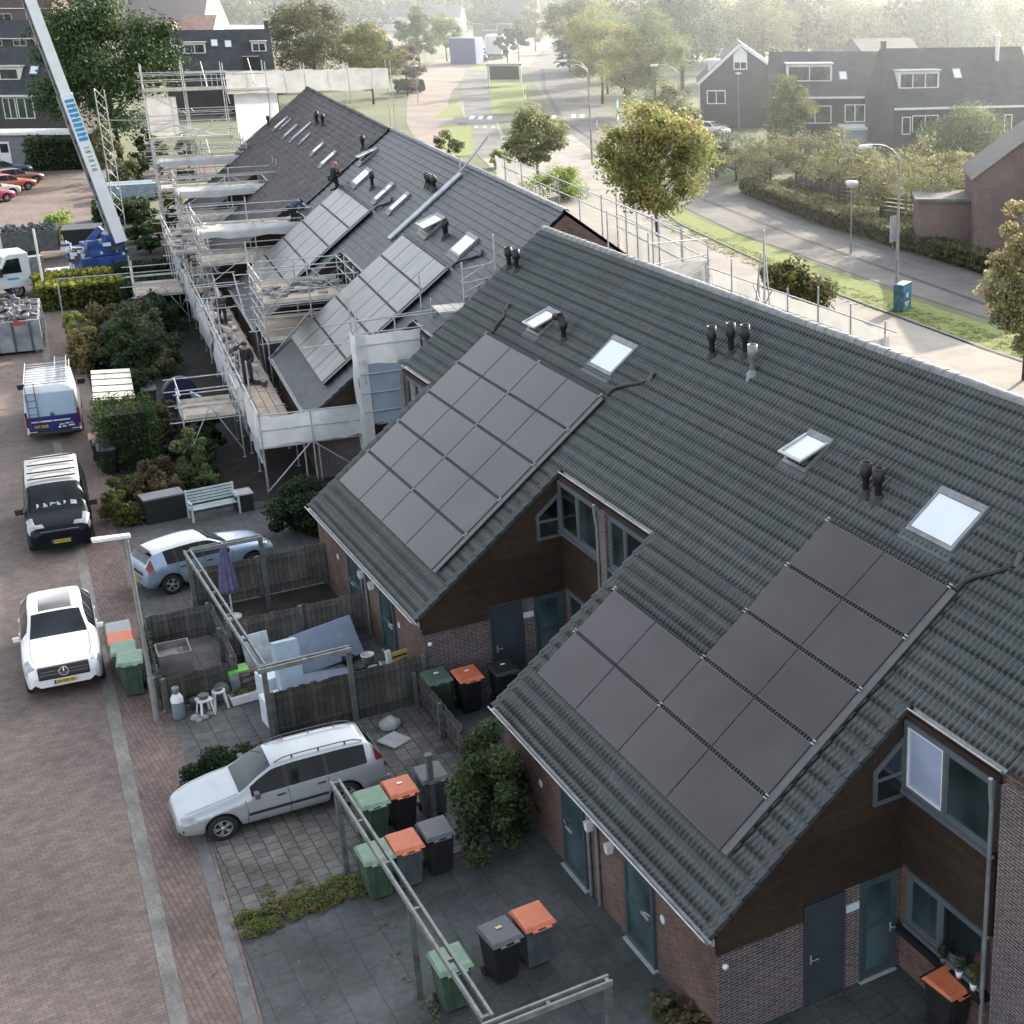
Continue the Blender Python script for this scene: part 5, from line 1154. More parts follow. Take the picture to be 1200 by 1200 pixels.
m = MB(); m.box((2.43, -.55, .84), (2.46, .55, .87)); m.build('bonnet_trim', M_CHROME, van); m = MB(); m.frustum((2.40, 0, .58), (.1, 1.1), (.12, 1.25), .22); m.build('grille', M_TRIM, van)
number_plate(van, end_frame(2.505, .50, True)); m = MB(); m.box((2.3, -.3, .42), (2.495, .3, .58)); m.build('plate_holder', M_TRIM, van)
m = MB()
for i in range(6): m.add([(1.46-.02*(i % 2), .62-.2*i, 1.305), (1.46, .43-.2*i, 1.305), (1.30, .44-.2*i, 1.45), (1.33-.03*(i % 3), .61-.2*i, 1.42)], [(0, 1, 2, 3)])
m.build('papers_on_dashboard', mat('paper', (.55, .62, .64), rough=.7, var=.3, scale=8), van)
# --- white and blue van seen from behind
VAN2 = dict(L=5.3, R=.34, axles=(.95, 4.2), tab=[(0, .38, .75, .84, .78, .5), (.1, .28, .95, 1.03, .9, .68), (.6, .23, 1.1, 1.2, .98, .82), (1.0, .22, 1.2, 1.34, 1.0, .82), (1.6, .22, 1.25, 1.95, 1.01, .80), (1.95, .22, 1.26, 2.2, 1.01, .83), (2.4, .22, 1.28, 2.28, 1.01, .85), (4.9, .24, 1.28, 2.28, 1.01, .85), (5.15, .28, 1.25, 2.24, 1.0, .86), (5.28, .34, 1.2, 2.12, .98, .86), (5.3, .36, 1.1, 2.0, .96, .86)],
    rules=[('windscreen', 1.02, 1.86, 7, 10), ('side_window', 1.2, 1.6, 5, 6, tall(.28)), ('side_window', 1.68, 2.4, 5, 6), ('headlight', .14, .6, 4, 6)], seams=[(2.5, .35, 1.2)], mirror=(1.3, 1.2, 1.5, M_TRIM))
WHITE2 = paint('white_paint_van', (.72, .74, .77), metal=.0, rough=.4, var=.05); BLUE = paint('blue_panel', (.012, .022, .16), metal=.0, rough=.4)
v2 = car('panel_van', 'white van with dark blue rear doors and ladders on its roof', 'van', (65.0, -5.25, 0), RAD(-7), VAN2, WHITE2)
LIGHTBLUE = paint('rear_door_paint', (.42, .55, .70), metal=0, rough=.3)
m = MB(); m.box((-2.70, -.88, 1.02), (-2.66, .88, 1.98)); m.build('rear_door', LIGHTBLUE, v2, bevel=.02); m = MB(); m.box((-2.705, -.9, .42), (-2.662, .9, 1.018)); m.build('lower_rear_door', BLUE, v2, bevel=.02)
for s in (1, -1):
    m = MB(); m.box((-2.70, s*.90, .62), (-2.60, s*.975, 1.25)); m.build('tail_light', M_TAIL, v2)
    m = MB(); m.box((-2.74, s*.62, .36), (-2.6, s*.98, .44)); m.build('bumper_corner', M_WHITE, v2)
m = MB(); m.frustum((-2.68, 0, .30), (.16, 1.85), (.12, 1.8), .12); m.build('bumper', M_TRIM, v2)
bl = MB(); bl.box((-2.722, .05, .80), (-2.707, .78, .855)); bl.box((-2.722, -.62, .80), (-2.707, .02, .845)); bl.build('lettering_line', M_WHITE, v2)
bl = MB()
for y0, y1, z0, z1 in ((-.38, -.20, .62, .66), (-.55, -.42, .64, .69), (-.7, -.58, .66, .69), (-.24, -.16, .50, .58), (-.44, -.3, .52, .57), (-.74, -.52, .54, .6)): bl.box((-2.722, y0, z0), (-2.707, y1, z1))
bl.build('small_lettering', M_WHITE, v2)
number_plate(v2, Matrix.Translation((-2.715, .47, .62)) @ Matrix.Rotation(-PI/2, 4, 'Z'))
m = MB(); m.lathe([(0, .03), (.07, .02), (.085, 0)], 16, Matrix.Translation((-2.70, 0, 1.08)) @ Matrix.Rotation(-PI/2, 4, 'Y')); m.build('round_badge', M_DGREY, v2)
ld = MB()
for y in (.48, .80): ld.tube((-2.78, y, .5), (-2.78, y, 2.05), .018, 6); ld.tube((-2.78, y, 2.05), (-2.5, y, 2.36), .018, 6)
for i in range(6): ld.tube((-2.78, .48, .6+.28*i), (-2.78, .80, .6+.28*i), .013, 6)
ld.build('rear_ladder', M_DGREY, v2)
for i in range(9): m = MB(); m.box((-2.5+.42*i, -.8, 2.29), (-2.47+.42*i, .8, 2.325)); m.build('roof_bar', M_ZINC, v2)
m = MB()
for s in (1, -1): m.tube((-2.5, s*.82, 2.36), (1.0, s*.82, 2.36), .02, 6)
m.build('roof_rack_rail', M_ZINC, v2)
l2 = empty('ladder', (65.0, -5.25, 0), RAD(-7), 'aluminium ladder lying along the roof of the white and blue van', 'ladder'); m = MB()
for y in (-.72, -.30): m.beam((-2.3, y, 2.42), (1.4, y, 2.42), .03, .07)
for i in range(13): m.tube((-2.2+.28*i, -.72, 2.42), (-2.2+.28*i, -.30, 2.42), .015, 6)
m.build('rung_frame', M_ALLOY, l2)
# --- light blue hatchback on the drive
HATCH = dict(bonnet=(.2, 1.28), L=4.05, R=.315, axles=(.80, 3.34), crease=.006, tab=[(0, .36, .55, .62, .62, .42), (.05, .28, .66, .73, .74, .55), (.3, .22, .76, .83, .82, .66), (.7, .20, .83, .91, .855, .71), (1.1, .20, .88, .98, .865, .71), (1.3, .20, .90, 1.01, .865, .70), (1.75, .20, .92, 1.26, .865, .62), (2.05, .20, .93, 1.40, .865, .58), (2.5, .20, .95, 1.44, .865, .57), (3.2, .20, .98, 1.41, .86, .54), (3.62, .23, 1.0, 1.34, .85, .52), (3.70, .25, 1.0, 1.30, .845, .52), (3.93, .32, .97, 1.03, .82, .6), (4.02, .36, .80, .85, .79, .58), (4.05, .40, .60, .65, .72, .5)],
    rules=[('windscreen', 1.32, 2.0, 7, 10), ('pillar', 2.2, 3.15, 5, 6), ('side_window', 1.55, 2.25, 5, 6, tall(.2)), ('side_window', 2.33, 3.05, 5, 6), ('side_window', 3.1, 3.4, 5, 6), ('rear_window', 3.68, 3.92, 7, 10), ('headlight', .08, .45, 4, 6), ('tail_light', 3.7, 3.98, 4, 6, lambda d, j, v: d > 3.8), ('roof_panel', 2.0, 3.69, 6, 10)],
    seams=[(1.4, .32, .88), (2.29, .3, .91), (3.08, .4, .93)], handles=[(2.15, .80), (2.95, .83)], mirror=(1.62, .95, 1., M_TRIM))
LBLUE = paint('pale_blue_paint', (.30, .40, .53), metal=.4, rough=.3); PALE = paint('pale_roof', (.62, .63, .62), metal=.1)
hb = car('hatchback', 'pale blue hatchback parked on the drive behind the board fence', 'car', (44.95, -6.95, 0), RAD(-78), HATCH, LBLUE, roofmat=PALE)
m = MB(); m.box((-1.98, -.48, .72), (-2.03, .48, .80)); m.build('rear_trim', M_TRIM, hb); number_plate(hb, end_frame(-2.045, .55, False)); m = MB(); m.box((-1.7, -.53, 1.40), (-1.9, .53, 1.42)); m.build('roof_spoiler', M_TRIM, hb)
# --- parked and far cars
def far_car(label, loc, rz, c, spec=HATCH, name='parked_car'):
    return car(name, label, 'car', loc, rz, spec, paint('car_paint_%d' % int(1000*c[0]+100*c[1]+10*c[2]), c, metal=.1), 'cars parked at the street end', detail=False)
h0 = RAD(-70)
far_car('dark suv parked farthest in the row by the dark hedge', (146.5, -11.2, 0), RAD(-75), (.05, .07, .09), SUV)
far_car('dull maroon car behind the orange red one', (141.7, -11.8, 0), h0, (.16, .05, .05))
far_car('orange red car parked second in the row', (138.0, -10.8, 0), h0, (.42, .09, .04))
far_car('pale silver car between the orange and the pink red ones', (134.8, -9.3, 0), h0, (.48, .46, .42))
far_car('pink red car parked nearest in the row', (131.9, -8.6, 0), h0, (.40, .04, .09))
far_car('white hatchback parked before the brick gable house', site(836, 158), RAD(195), (.7, .7, .7))
far_car('dark van parked beside the big olive tree', site(480, 108), RAD(20), (.04, .05, .07), VAN)
mc = empty('motor_scooter', site(813, 160), RAD(30), 'dark maroon scooter parked left of the white hatchback', 'scooter')
m = MB(); m.frustum((-.2, 0, .35), (.9, .3), (.7, .25), .35); m.beam((.45, 0, .3), (.25, 0, 1.0), .12, .3); m.tube((.22, -.35, 1.0), (.22, .35, 1.0), .025, 6); m.build('body', paint('maroon', (.12, .02, .05)), mc)
for x in (-.55, .55): m = MB(); m.tube((x, -.06, .26), (x, .06, .26), .26, 14); m.build('wheel', M_TYRE, mc)
# ------------------------------------------------------------------ crane truck, skips
M_IVORY = paint('truck_white', (.66, .72, .76), metal=0, rough=.4); M_CRANEBLUE = mat('crane_blue', (.035, .09, .30), rough=.45, var=.35, scale=2)
M_BOOM = mat('boom_aluminium', (.90, .92, .93), rough=.35, metal=0, var=.06, scale=1.5); M_BOOMSIDE = mat('boom_side', (.30, .30, .32), rough=.5, metal=.2, var=.25, scale=2)
M_CYAN = mat('cyan_sign', (.06, .34, .60), rough=.5, var=.15)
TP = Vector((93.4, -8.8, 0)); TR = RAD(97)
tk = empty('crane_truck', TP, TR, 'white truck with a blue mounted crane and long raised pale boom', 'crane truck')
m = MB(); m.prism([(4.3, .55), (4.35, 1.15), (4.05, 1.35), (3.45, 2.35), (3.2, 2.5), (2.25, 2.5), (2.2, .6)], 'y', -1.0, 1.0); m.build('cab', M_IVORY, tk, bevel=.06); CAB = [o_ for o_ in kids(tk)]
for s in (1, -1):
    m = MB(); m.prism([(3.85, 1.42), (3.38, 2.2), (2.75, 2.25), (2.7, 1.42)], 'y', s*1.001, s*1.012); m.build('side_window', M_CARGLASS, tk)
    m = MB(); m.box((3.75, s*1.05, 1.3), (3.95, s*1.28, 1.75)); m.build('mirror', M_TRIM, tk)
    m = MB(); m.box((2.9, s*1.001, 1.05), (3.5, s*1.008, 1.16)); m.build('door_lettering', M_CYAN, tk)
m = MB(); m.add([(4.02, -.88, 1.42), (4.02, .88, 1.42), (3.50, .84, 2.28), (3.50, -.84, 2.28)], [(0, 1, 2, 3)]); m.build('windscreen', M_CARGLASS, tk)
for o_ in kids(tk): o_.location.x = -.85
m = MB(); m.box((-4.2, -.45, .5), (2.2, .45, .85)); m.build('chassis', M_DGREY, tk)
m = MB(); m.box((-4.1, -1.05, .9), (1.9, 1.05, 1.08)); m.build('deck', M_IVORY, tk)
m = MB(); m.box((.7, -1., 1.09), (1.3, -.6, 1.7)); m.box((.65, .4, 1.1), (1.3, 1., 2.2)); m.build('equipment_rack', M_MGREY, tk)
for x in (2.25, -1.9, -2.9):
    for s in (1, -1): wheel(tk, x, s*.86, .42, .28, s, 6)
m = MB(); m.box((-3.8, -1.15, 1.09), (-1.3, 1.15, 1.75)); m.box((-3.3, -.8, 1.75), (-1.8, .9, 2.5)); m.box((-3.9, -.2, 1.6), (-2.9, .8, 2.95)); m.beam((-1.6, -.6, 1.8), (-2.9, .2, 3.3), .3, .35); m.frustum((-2.2, .6, 1.8), (1.3, .7), (.6, .5), .9)
for i in range(7): m.cbox((-3.6+.35*i, -1.0+.1*(i % 3), 1.95+.12*(i % 2)), (.22, .3, .4))
m.build('crane_turret', M_CRANEBLUE, tk, bevel=.03)
m = MB()
for i in range(9): m.cbox((-3.7+.3*i, 1.0-.24*(i % 4), 1.8+.2*(i % 3)), (.12, .2, .14))
m.build('hydraulic_blocks', M_IVORY, tk)
rq = random.Random(5)
for k_, mm_ in enumerate((M_DGREY, M_WHITE, M_CRANEBLUE, M_MGREY)):
    m = MB()
    for i in range(16): m.cbox((rq.uniform(-4, -.9), rq.uniform(-1.1, 1.15), rq.uniform(1.5, 2.5)), (rq.uniform(.08, .6), rq.uniform(.08, .3), rq.uniform(.06, .4)))
    m.tube((rq.uniform(-4, -3), -1, 1.9), (-1., rq.uniform(0, 1), 2.4), .06, 6); m.build(['hose_block', 'valve_block', 'boom_bracket', 'counterweight'][k_], mm_, tk)
for i in range(3): m = MB(); m.tube((-1.15, -.9+.45*i, 1.0), (-1.15, -.9+.45*i, 2.6), .05, 6); m.build('stake', M_IVORY, tk)
for s in (1, -1):
    for x in (-3.9, -1.0): m = MB(); m.beam((x, s*.9, .8), (x, s*1.9, .75), .14, .16); m.tube((x, s*1.85, .0), (x, s*1.85, .9), .07, 8); m.lathe([(0, .0), (.22, 0), (.22, .05), (0, .06)], 12, Matrix.Translation((x, s*1.85, 0))); m.build('outrigger', M_MGREY, tk)
Mi = (Matrix.Translation(TP) @ Matrix.Rotation(TR, 4, 'Z')).inverted()
b0 = Mi @ sight(140, 283, 93.2); b1 = Mi @ sight(28, -16, 93.2); bd = (b1-b0).normalized(); bl_ = (b1-b0).length
camv = (Mi @ Vector((0, 0, 18)) - b0); bn = (camv-bd*camv.dot(bd)).normalized(); bs = bd.cross(bn)
def boom_seg(t0, t1, w, name='boom'):
    p0, p1 = b0+bd*t0, b0+bd*t1; m = MB(); h = w*.8
    vs = [p0-bs*w*.28-bn*h/2, p0+bs*w/2-bn*h/2, p0+bs*w/2+bn*h/2, p0-bs*w*.28+bn*h/2]; vs += [v+(p1-p0) for v in vs]
    m.add(vs, [(0,3,2,1),(4,5,6,7),(0,1,5,4),(1,2,6,5),(2,3,7,6),(3,0,4,7)]); o = m.build(name, M_BOOM, tk)
    g = MB(); n = int((t1-t0)/.55); a = -.30*w
    for off in (-.5, -.31): g.beam(p0+bs*w*off+bn*h*.2, p1+bs*w*off+bn*h*.2, .07, .07)
    g.add([p0-bs*w*.46+bn*h*.1, p0-bs*w*.30+bn*h*.1, p1-bs*w*.30+bn*h*.1, p1-bs*w*.46+bn*h*.1], [(0, 1, 2, 3)])
    g.build('boom_rail', M_BOOMSIDE, o)
    d = MB()
    for i in range(n//2): q = p0+bd*(.4+1.1*i)-bs*w*.38+bn*h*.16; d.beam(q, q+bd*.22, .12, .08)
    d.build('boom_hole', M_TRIM, o)
    return o
boom_seg(0, 8.6, .84); boom_seg(8.6, 16.5, .72); boom_seg(16.5, bl_+7, .62)
lt = MB(); fo = b0+bn*(.336+.012)
for i in range(9):
    t = 6.1+.27*i; r = random.Random(i)
    q = fo+bd*t+bs*.12
    lt.beam(q-bs*.24, q+bs*.24, .02, .17 if i % 3 else .2)
    if i % 2: lt.beam(q-bs*.2+bd*.1, q+bs*.1-bd*.12, .02, .07)
lt.build('boom_lettering', M_CYAN, tk)
lt = MB()
for i in range(6):
    q = fo+bd*(4.3+.26*i)+bs*.1; lt.beam(q-bs*.13, q+bs*.15, .02, .05)
    if i % 2 == 0: lt.beam(q-bs*.12+bd*.1, q+bs*.12+bd*.05, .02, .04)
lt.build('boom_small_lettering', M_MGREY, tk)
M_RUB = mat('rubble_grey', (.27, .27, .28), rough=.9, var=.45, scale=5, bump=.4)
def rubble(root, x0, x1, y0, y1, z, n, seed, m=None, name='rubble'):
    r = random.Random(seed); b = MB()
    b.box((x0, y0, z-.25), (x1, y1, z-.02))
    for i in range(n):
        c = (r.uniform(x0, x1), r.uniform(y0, y1), z+r.uniform(-.08, .22)); M_ = Matrix.Translation(c) @ Matrix.Rotation(r.uniform(0, 6), 4, (r.random(), r.random(), r.random()+.1))
        b.cbox((0, 0, 0), (r.uniform(.15, .5), r.uniform(.12, .35), r.uniform(.04, .14)), M_)
    b.build(name, m or M_RUB, root, fix=False)
sk = empty('rubble_skip', (80.6, -5.45, 0), RAD(-7), 'pale grey metal skip filled with broken tiles', 'skip')
M_SKIP = mat('skip_paint', (.30, .32, .34), rough=.55, var=.3, scale=1.5)
m = MB()
for a in (((-2.6, -1.2, .15), (-2.5, 1.2, 1.65)), ((2.5, -1.2, .15), (2.6, 1.2, 1.65)), ((-2.5, -1.2, .15), (2.5, -1.12, 1.65)), ((-2.5, 1.12, .15), (2.5, 1.2, 1.65)), ((-2.5, -1.12, .15), (2.5, 1.12, .3))): m.box(*a)
m.build('body', M_SKIP, sk)
for y in (-.75, .0, .75): m = MB(); m.box((-2.66, y-.05, .15), (-2.601, y+.05, 1.6)); m.build('rib', M_DGREY, sk)
for x in (-1.8, -.6, .6, 1.8): m = MB(); m.box((x-.05, -1.26, .15), (x+.05, -1.201, 1.6)); m.build('rib', M_SKIP, sk)
m = MB(); m.box((-2.68, -.6, 1.45), (-2.665, -.12, 1.62)); m.box((-2.68, -.3, 1.62), (-2.665, -.1, 1.8)); m.build('warning_plate', mat('warning_red', (.4, .06, .06), rough=.5), sk)
m = MB()
for s in (-1, 1): m.box((-2.6, s*.9-.1, 0), (2.6, s*.9+.1, .149))
m.build('skid', M_DGREY, sk)
rubble(sk, -2.45, 2.45, -1.1, 1.1, 1.6, 130, 3)
sk2 = empty('rubble_trailer', (104.5, -8.9, 0), RAD(80), 'dark trailer with heaped slate rubble behind the white cab', 'trailer'); m = MB()
for a in (((-1.6, -1., .6), (-1.5, 1., 1.9)), ((1.5, -1., .6), (1.6, 1., 1.9)), ((-1.5, -1., .6), (1.5, -.93, 1.9)), ((-1.5, .93, .6), (1.5, 1., 1.9)), ((-1.5, -.93, .6), (1.5, .93, .7))): m.box(*a)
m.build('body', mat('dark_steel', (.10, .11, .11), rough=.6, var=.3), sk2); rubble(sk2, -1.45, 1.45, -.9, .9, 1.85, 70, 4, mat('slate_rubble', (.13, .14, .15), rough=.9, var=.4, scale=5))
for s in (-1, 1): m = MB(); m.tube((0, s*.8, .35), (0, s*1.0, .35), .35, 14); m.build('wheel', M_TYRE, sk2)
dc = empty('dark_container', (104.0, -11.9, 0), RAD(80), 'black open container between the slate trailer and the crane turret', 'container'); m = MB(); m.frustum((0, 0, .0), (2.0, 1.9), (2.3, 2.1), 1.8); m.build('body', M_BLACK, dc); m = MB(); m.box((-1.18, -1.08, 1.801), (1.18, 1.08, 1.86)); m.build('rim', M_DGREY, dc)
pg = empty('site_pole', (88.8, -7.75, 0), 0, 'tall thin white pole at the street end of the yellow hedges', 'pole'); m = MB(); m.tube((0, 0, 0), (0, 0, 4.3), .06, 8); m.build('pole_shaft', M_WHITE, pg)

# ------------------------------------------------------------------ scaffolding
M_TUBE = mat('scaffold_tube', (.55, .56, .57), rough=.45, metal=.4, var=.2); M_BOARD = mat('scaffold_board', (.50, .42, .33), rough=.85, var=.25, scale=2, tint=(.36, .30, .24))
M_BOARDW = mat('pale_board', (.66, .62, .54), rough=.8, var=.2, scale=2); M_SHEET = sheetmat('white_sheeting', (.74, .76, .78), .35); M_SHEETB = mat('blue_grey_sheeting', (.30, .37, .45), rough=.5, var=.15, scale=1.)  # M_SHEETB: sheeting of its own blue-grey colour
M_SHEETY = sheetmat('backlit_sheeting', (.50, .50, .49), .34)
def scaf(label, O, ang, group='scaffolds around the terrace'): return empty('scaffold', O, ang, label, 'scaffold', group)
def pole(root, x, y, z0, z1, name='standard'): m = MB(); m.tube((x, y, z0), (x, y, z1), .032, 6); m.lathe([(0, z0), (.08, z0), (.08, z0+.02), (0, z0+.02)], 8, Matrix.Translation((x, y, 0))); m.build(name, M_TUBE, root)
def rail(root, p, q, name='ledger'): m = MB(); m.tube(p, q, .027, 6); m.build(name, M_TUBE, root)
def deck(root, x0, x1, y0, y1, z, m_=None, along='x', name='deck', seed=1):
    m = MB(); r = random.Random(seed); n = max(2, int(abs((y1-y0) if along == 'x' else (x1-x0))/.3))
    for i in range(n):
        dz = r.uniform(-.008, .008); dx = r.uniform(-.06, .06)
        if along == 'x': a = y0+(y1-y0)*i/n; m.box((x0+dx, a+.012, z+dz-.05), (x1+dx, a+(y1-y0)/n-.012, z+dz))
        else: a = x0+(x1-x0)*i/n; m.box((a+.012, y0+dx, z+dz-.05), (a+(x1-x0)/n-.012, y1+dx, z+dz))
    m.build(name, m_ or M_BOARD, root)
def drape(root, p0, p1, z0, z1, m_=None, name='sheeting', seed=1, sag=.12, n=10, nz=4, top=None):
    """sheet hung along a line, gently rumpled; top = inward return over the deck"""
    r = random.Random(seed); p0 = Vector((*p0, 0)); p1 = Vector((*p1, 0)); d = (p1-p0); nn = Vector((-d.y, d.x, 0)).normalized(); vs = []
    for j in range(nz+1):
        for i in range(n+1):
            w = r.uniform(-1, 1)*sag*(.4+.6*math.sin(PI*j/nz)); p = p0+d*(i/n)+nn*w
            vs.append((p.x, p.y, z0+(z1-z0)*j/nz+(r.uniform(-.07, .07) if j in (0, nz) else 0)))
    m = MB(); m.add(vs, [(j*(n+1)+i, j*(n+1)+i+1, (j+1)*(n+1)+i+1, (j+1)*(n+1)+i) for j in range(nz) for i in range(n)], smooth=True); return m.build(name, m_ or M_SHEET, root, fix=False)
def facade(label, x0, x1, sheets, O=OB, ang=AB, zd=1.78, seed=1, bay=2.35, wide=(9.62, 10.95)):
    root = scaf(label, O, ang); n = int(round((x1-x0)/bay)); y0, y1 = wide; r = random.Random(seed)
    for i in range(n+1):
        x = x0+(x1-x0)*i/n
        pole(root, x, y0-.02, 0, zd+.05); pole(root, x, y1+.05, 0, zd+1.15+r.uniform(-.1, 1.6))
        rail(root, (x, y0-.1, zd-.09), (x, y1+.2, zd-.09))
        if i < n:
            xn = x0+(x1-x0)*(i+1)/n
            for z in (zd+.55, zd+1.05): rail(root, (x-.1, y1+.08, z), (xn+.1, y1+.08, z))
            rail(root, (x, y1+.02, .35), (xn, y1+.02, zd-.2), 'brace') if i % 2 == 0 else None
            deck(root, x+.01, xn-.01, y0, y1, zd, seed=seed*31+i)
            m = MB(); m.box((x, y1-.02, zd+.002), (xn-.02, y1+.01, zd+.15)); m.build('toe_board', M_BOARD, root)
    for k, s in enumerate(sheets): drape(root, (s[0], y1+.14), (s[1], y1+.14), s[2], s[3], seed=seed+k)
    return root
f1 = facade('low scaffold walkway with white sheeting along the eaves of the pale panel roofs', 2.2, 14.0, [(2.2, 5.8, 1.0, 2.85), (6.3, 9.3, .9, 2.6), (9.6, 13.6, 1.1, 2.5)])
# wrapped near end of the walkway and the tower in the gap
drape(f1, (1.95, 7.4), (1.95, 11.1), 1.72, 2.85, seed=9, sag=.07, n=14); drape(f1, (2.02, 7.4), (2.75, 7.4), 1.7, 2.8, seed=10)
m = MB(); n = 14
vs = [(1.9+.28*j/2*(1 if j else 1)+.0, 7.4+3.7*i/n, (1.72 if j < 2 else 1.78)-(.12*math.sin(PI*j/3))) for j in range(4) for i in range(n+1)]
m.add(vs, [(j*(n+1)+i, j*(n+1)+i+1, (j+1)*(n+1)+i+1, (j+1)*(n+1)+i) for j in range(3) for i in range(n)], smooth=True); m.build('sheet_roll', M_SHEET, f1, fix=False)
deck(f1, 2.0, 3.4, 7.5, 9.6, 1.79, along='y', seed=77); rail(f1, (1.93, 7.4, 2.86), (1.93, 11.1, 2.9)); rail(f1, (1.93, 7.4, 2.3), (1.93, 11.1, 2.33))
for p, q in (((1.9, 9.4, 1.7), (2.0, 11.0, .05)), ((1.9, 9.3, 1.7), (2.0, 7.3, .05)), ((1.9, 9.3, 0), (1.9, 9.3, 2.9)), ((2.2, 9.1, 0), (2.2, 9.1, 1.75)), ((1.9, 11.05, 0), (1.9, 11.05, 3.0)), ((2.0, 8.0, .6), (2.0, 5.2, .9))): rail(f1, p, q, 'brace')
tw = scaf('tall scaffold tower wrapped in white boards and blue grey sheeting in the gap', OB, AB)
for x, y, z in ((1.5, 7.45, 6.3), (1.45, 4.75, 6.6), (3.0, 7.4, 6.6), (3.0, 4.8, 7.2), (1.5, 6.1, 6.2)): pole(tw, x, y, 0, z)
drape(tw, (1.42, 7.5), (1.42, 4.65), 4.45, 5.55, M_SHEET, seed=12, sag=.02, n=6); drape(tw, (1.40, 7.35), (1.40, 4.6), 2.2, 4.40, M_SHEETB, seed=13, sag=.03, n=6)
drape(tw, (1.40, 7.55), (2.2, 7.62), .95, 5.5, M_SHEET, seed=14, sag=.05, n=4, nz=8); drape(tw, (1.38, 7.2), (1.40, 7.56), .9, 5.5, M_SHEET, seed=15, sag=.03, n=3, nz=8)
for z in (2.7, 3.4, 4.1): rail(tw, (1.36, 7.5, z), (1.36, 4.6, z+.05))
for z in (5.15, 5.6, 6.05): rail(tw, (1.36, 7.5, z), (1.36, 4.4, z+.04))
rail(tw, (1.34, 6.5, 2.2), (1.34, 4.8, 4.3), 'brace'); deck(tw, 1.5, 3.0, 4.8, 7.4, 4.4, M_BOARDW, 'x', seed=16); deck(tw, 1.5, 3.0, 4.8, 7.4, 2.2, M_BOARD, 'x', seed=17)
rail(tw, (1.8, 8.6, 5.9), (1.6, 4.6, 6.15)); rail(tw, (2.6, 9.3, 5.0), (2.0, 6.8, 5.2))
def tower(label, x0, x1, y0, y1, top, decks, O=OB, ang=AB, nx=3, ny=3, seed=1, white=False, sheet=None, junk=False):
    root = scaf(label, O, ang); r = random.Random(seed)
    for i in range(nx):
        for j in range(ny):
            if 0 < i < nx-1 and 0 < j < ny-1: continue
            pole(root, x0+(x1-x0)*i/(nx-1), y0+(y1-y0)*j/(ny-1), 0, top+r.uniform(-.6, .5))
    for z in decks:
        deck(root, x0+.05, x1-.05, y0+.05, y1-.05, z, M_BOARDW if white else M_BOARD, 'y', seed=seed+int(z*10))
        for dz in (-.08, .5, 1.0):
            for i in (0, nx-1): rail(root, (x0+(x1-x0)*i/(nx-1), y0-.2, z+dz), (x0+(x1-x0)*i/(nx-1), y1+.2+r.uniform(0, .5), z+dz))
            for j in (0, ny-1): rail(root, (x0-.2, y0+(y1-y0)*j/(ny-1), z+dz), (x1+.2, y0+(y1-y0)*j/(ny-1), z+dz))
        m = MB(); m.box((x0+.02, y0+.1, z+.003), (x0+.045, y1-.1, z+.16)); m.build('toe_board', M_BOARDW, root); m = MB(); m.box((x1-.045, y0+.1, z+.003), (x1-.02, y1-.1, z+.16)); m.build('toe_board', M_BOARDW, root)
    if white: drape(root, (x0-.06, y0+.2), (x0-.06, y1-.2), decks[-1]-.25, decks[-1]+.32, seed=seed, sag=.04, n=8, nz=2)
    z = .3
    while z+1.9 < top: rail(root, (x0, y0, z), (x0, (y0+y1)/2, z+1.9), 'brace'); rail(root, (x0, y1, z), (x0, (y0+y1)/2, z+1.9), 'brace'); rail(root, (x0, y0, z+1.9), (x0, y1, z+1.9)); z += 1.9
    if junk:
        q = MB()
        for i in range(26):
            c = (r.uniform(x0+.3, x1-.3), r.uniform(y0+.3, y1-.3), decks[-1]+.06+.1*r.random()); q.cbox((0, 0, 0), (r.uniform(.2, .9), r.uniform(.1, .4), r.uniform(.04, .15)), Matrix.Translation(c) @ Matrix.Rotation(r.uniform(0, 3), 4, 'Z'))
        q.build('debris', M_BOARDW if white else M_RUB, root, fix=False, kind='stuff')
    return root
tower('scaffold tower with rubbish on deck in the recess between the pale panel roofs', 12.9, 17.2, 5.5, 9.3, 6.1, [2.9, 4.5], seed=3, junk=True)
tower('scaffold with pale boards where a blue jacketed worker stands by the new roof', 28.9, 31.7, 4.9, 10.4, 5.9, [3.4, 4.95], seed=4, white=True, junk=True)
tower('scaffold with pale boards in front of the brown roof below the slim skylights', 43.2, 46.2, 4.3, 10.2, 6.2, [3.4, 5.05], seed=5, white=True)
f2 = facade('long scaffold walkway with tattered white sheeting leading away along the eaves', 14.2, 40.0, [(14.3, 17.5, .8, 2.3), (20, 26, .7, 2.4), (27, 33, .8, 2.6), (34, 40, .9, 2.7)], seed=6, bay=2.6)
tower('scaffold rising beside the brown roof in front of the third recess', 57.2, 60.5, 4.6, 10.4, 6.6, [3.4, 5.2], seed=11, white=True)
tower('open scaffold frame before the catslide of the grey panelled roof', 33.5, 41.0, 9.6, 11.4, 4.6, [3.3], seed=12, nx=4, ny=2, junk=True)
tower('small low scaffold tower with planks over the shrubs at the near walkway', 6.6, 9.0, 11.3, 13.3, 2.9, [1.75], seed=7, nx=2, ny=2, junk=False)
tower('small scaffold landing at the outer side of the far walkway', 31.5, 34.5, 11.2, 13.6, 3.0, [1.6], seed=8, nx=2, ny=2)
wb = MB(); wb.box((-.5, -.04, 0), (.5, .04, 1.7)); o_ = wb.build('insulation_board', mat('pale_blue_panel', (.36, .47, .55), rough=.5, var=.15), loc=(0, 0, 0), label='pale blue panel standing on edge beside the low scaffold tower', cat='panel')
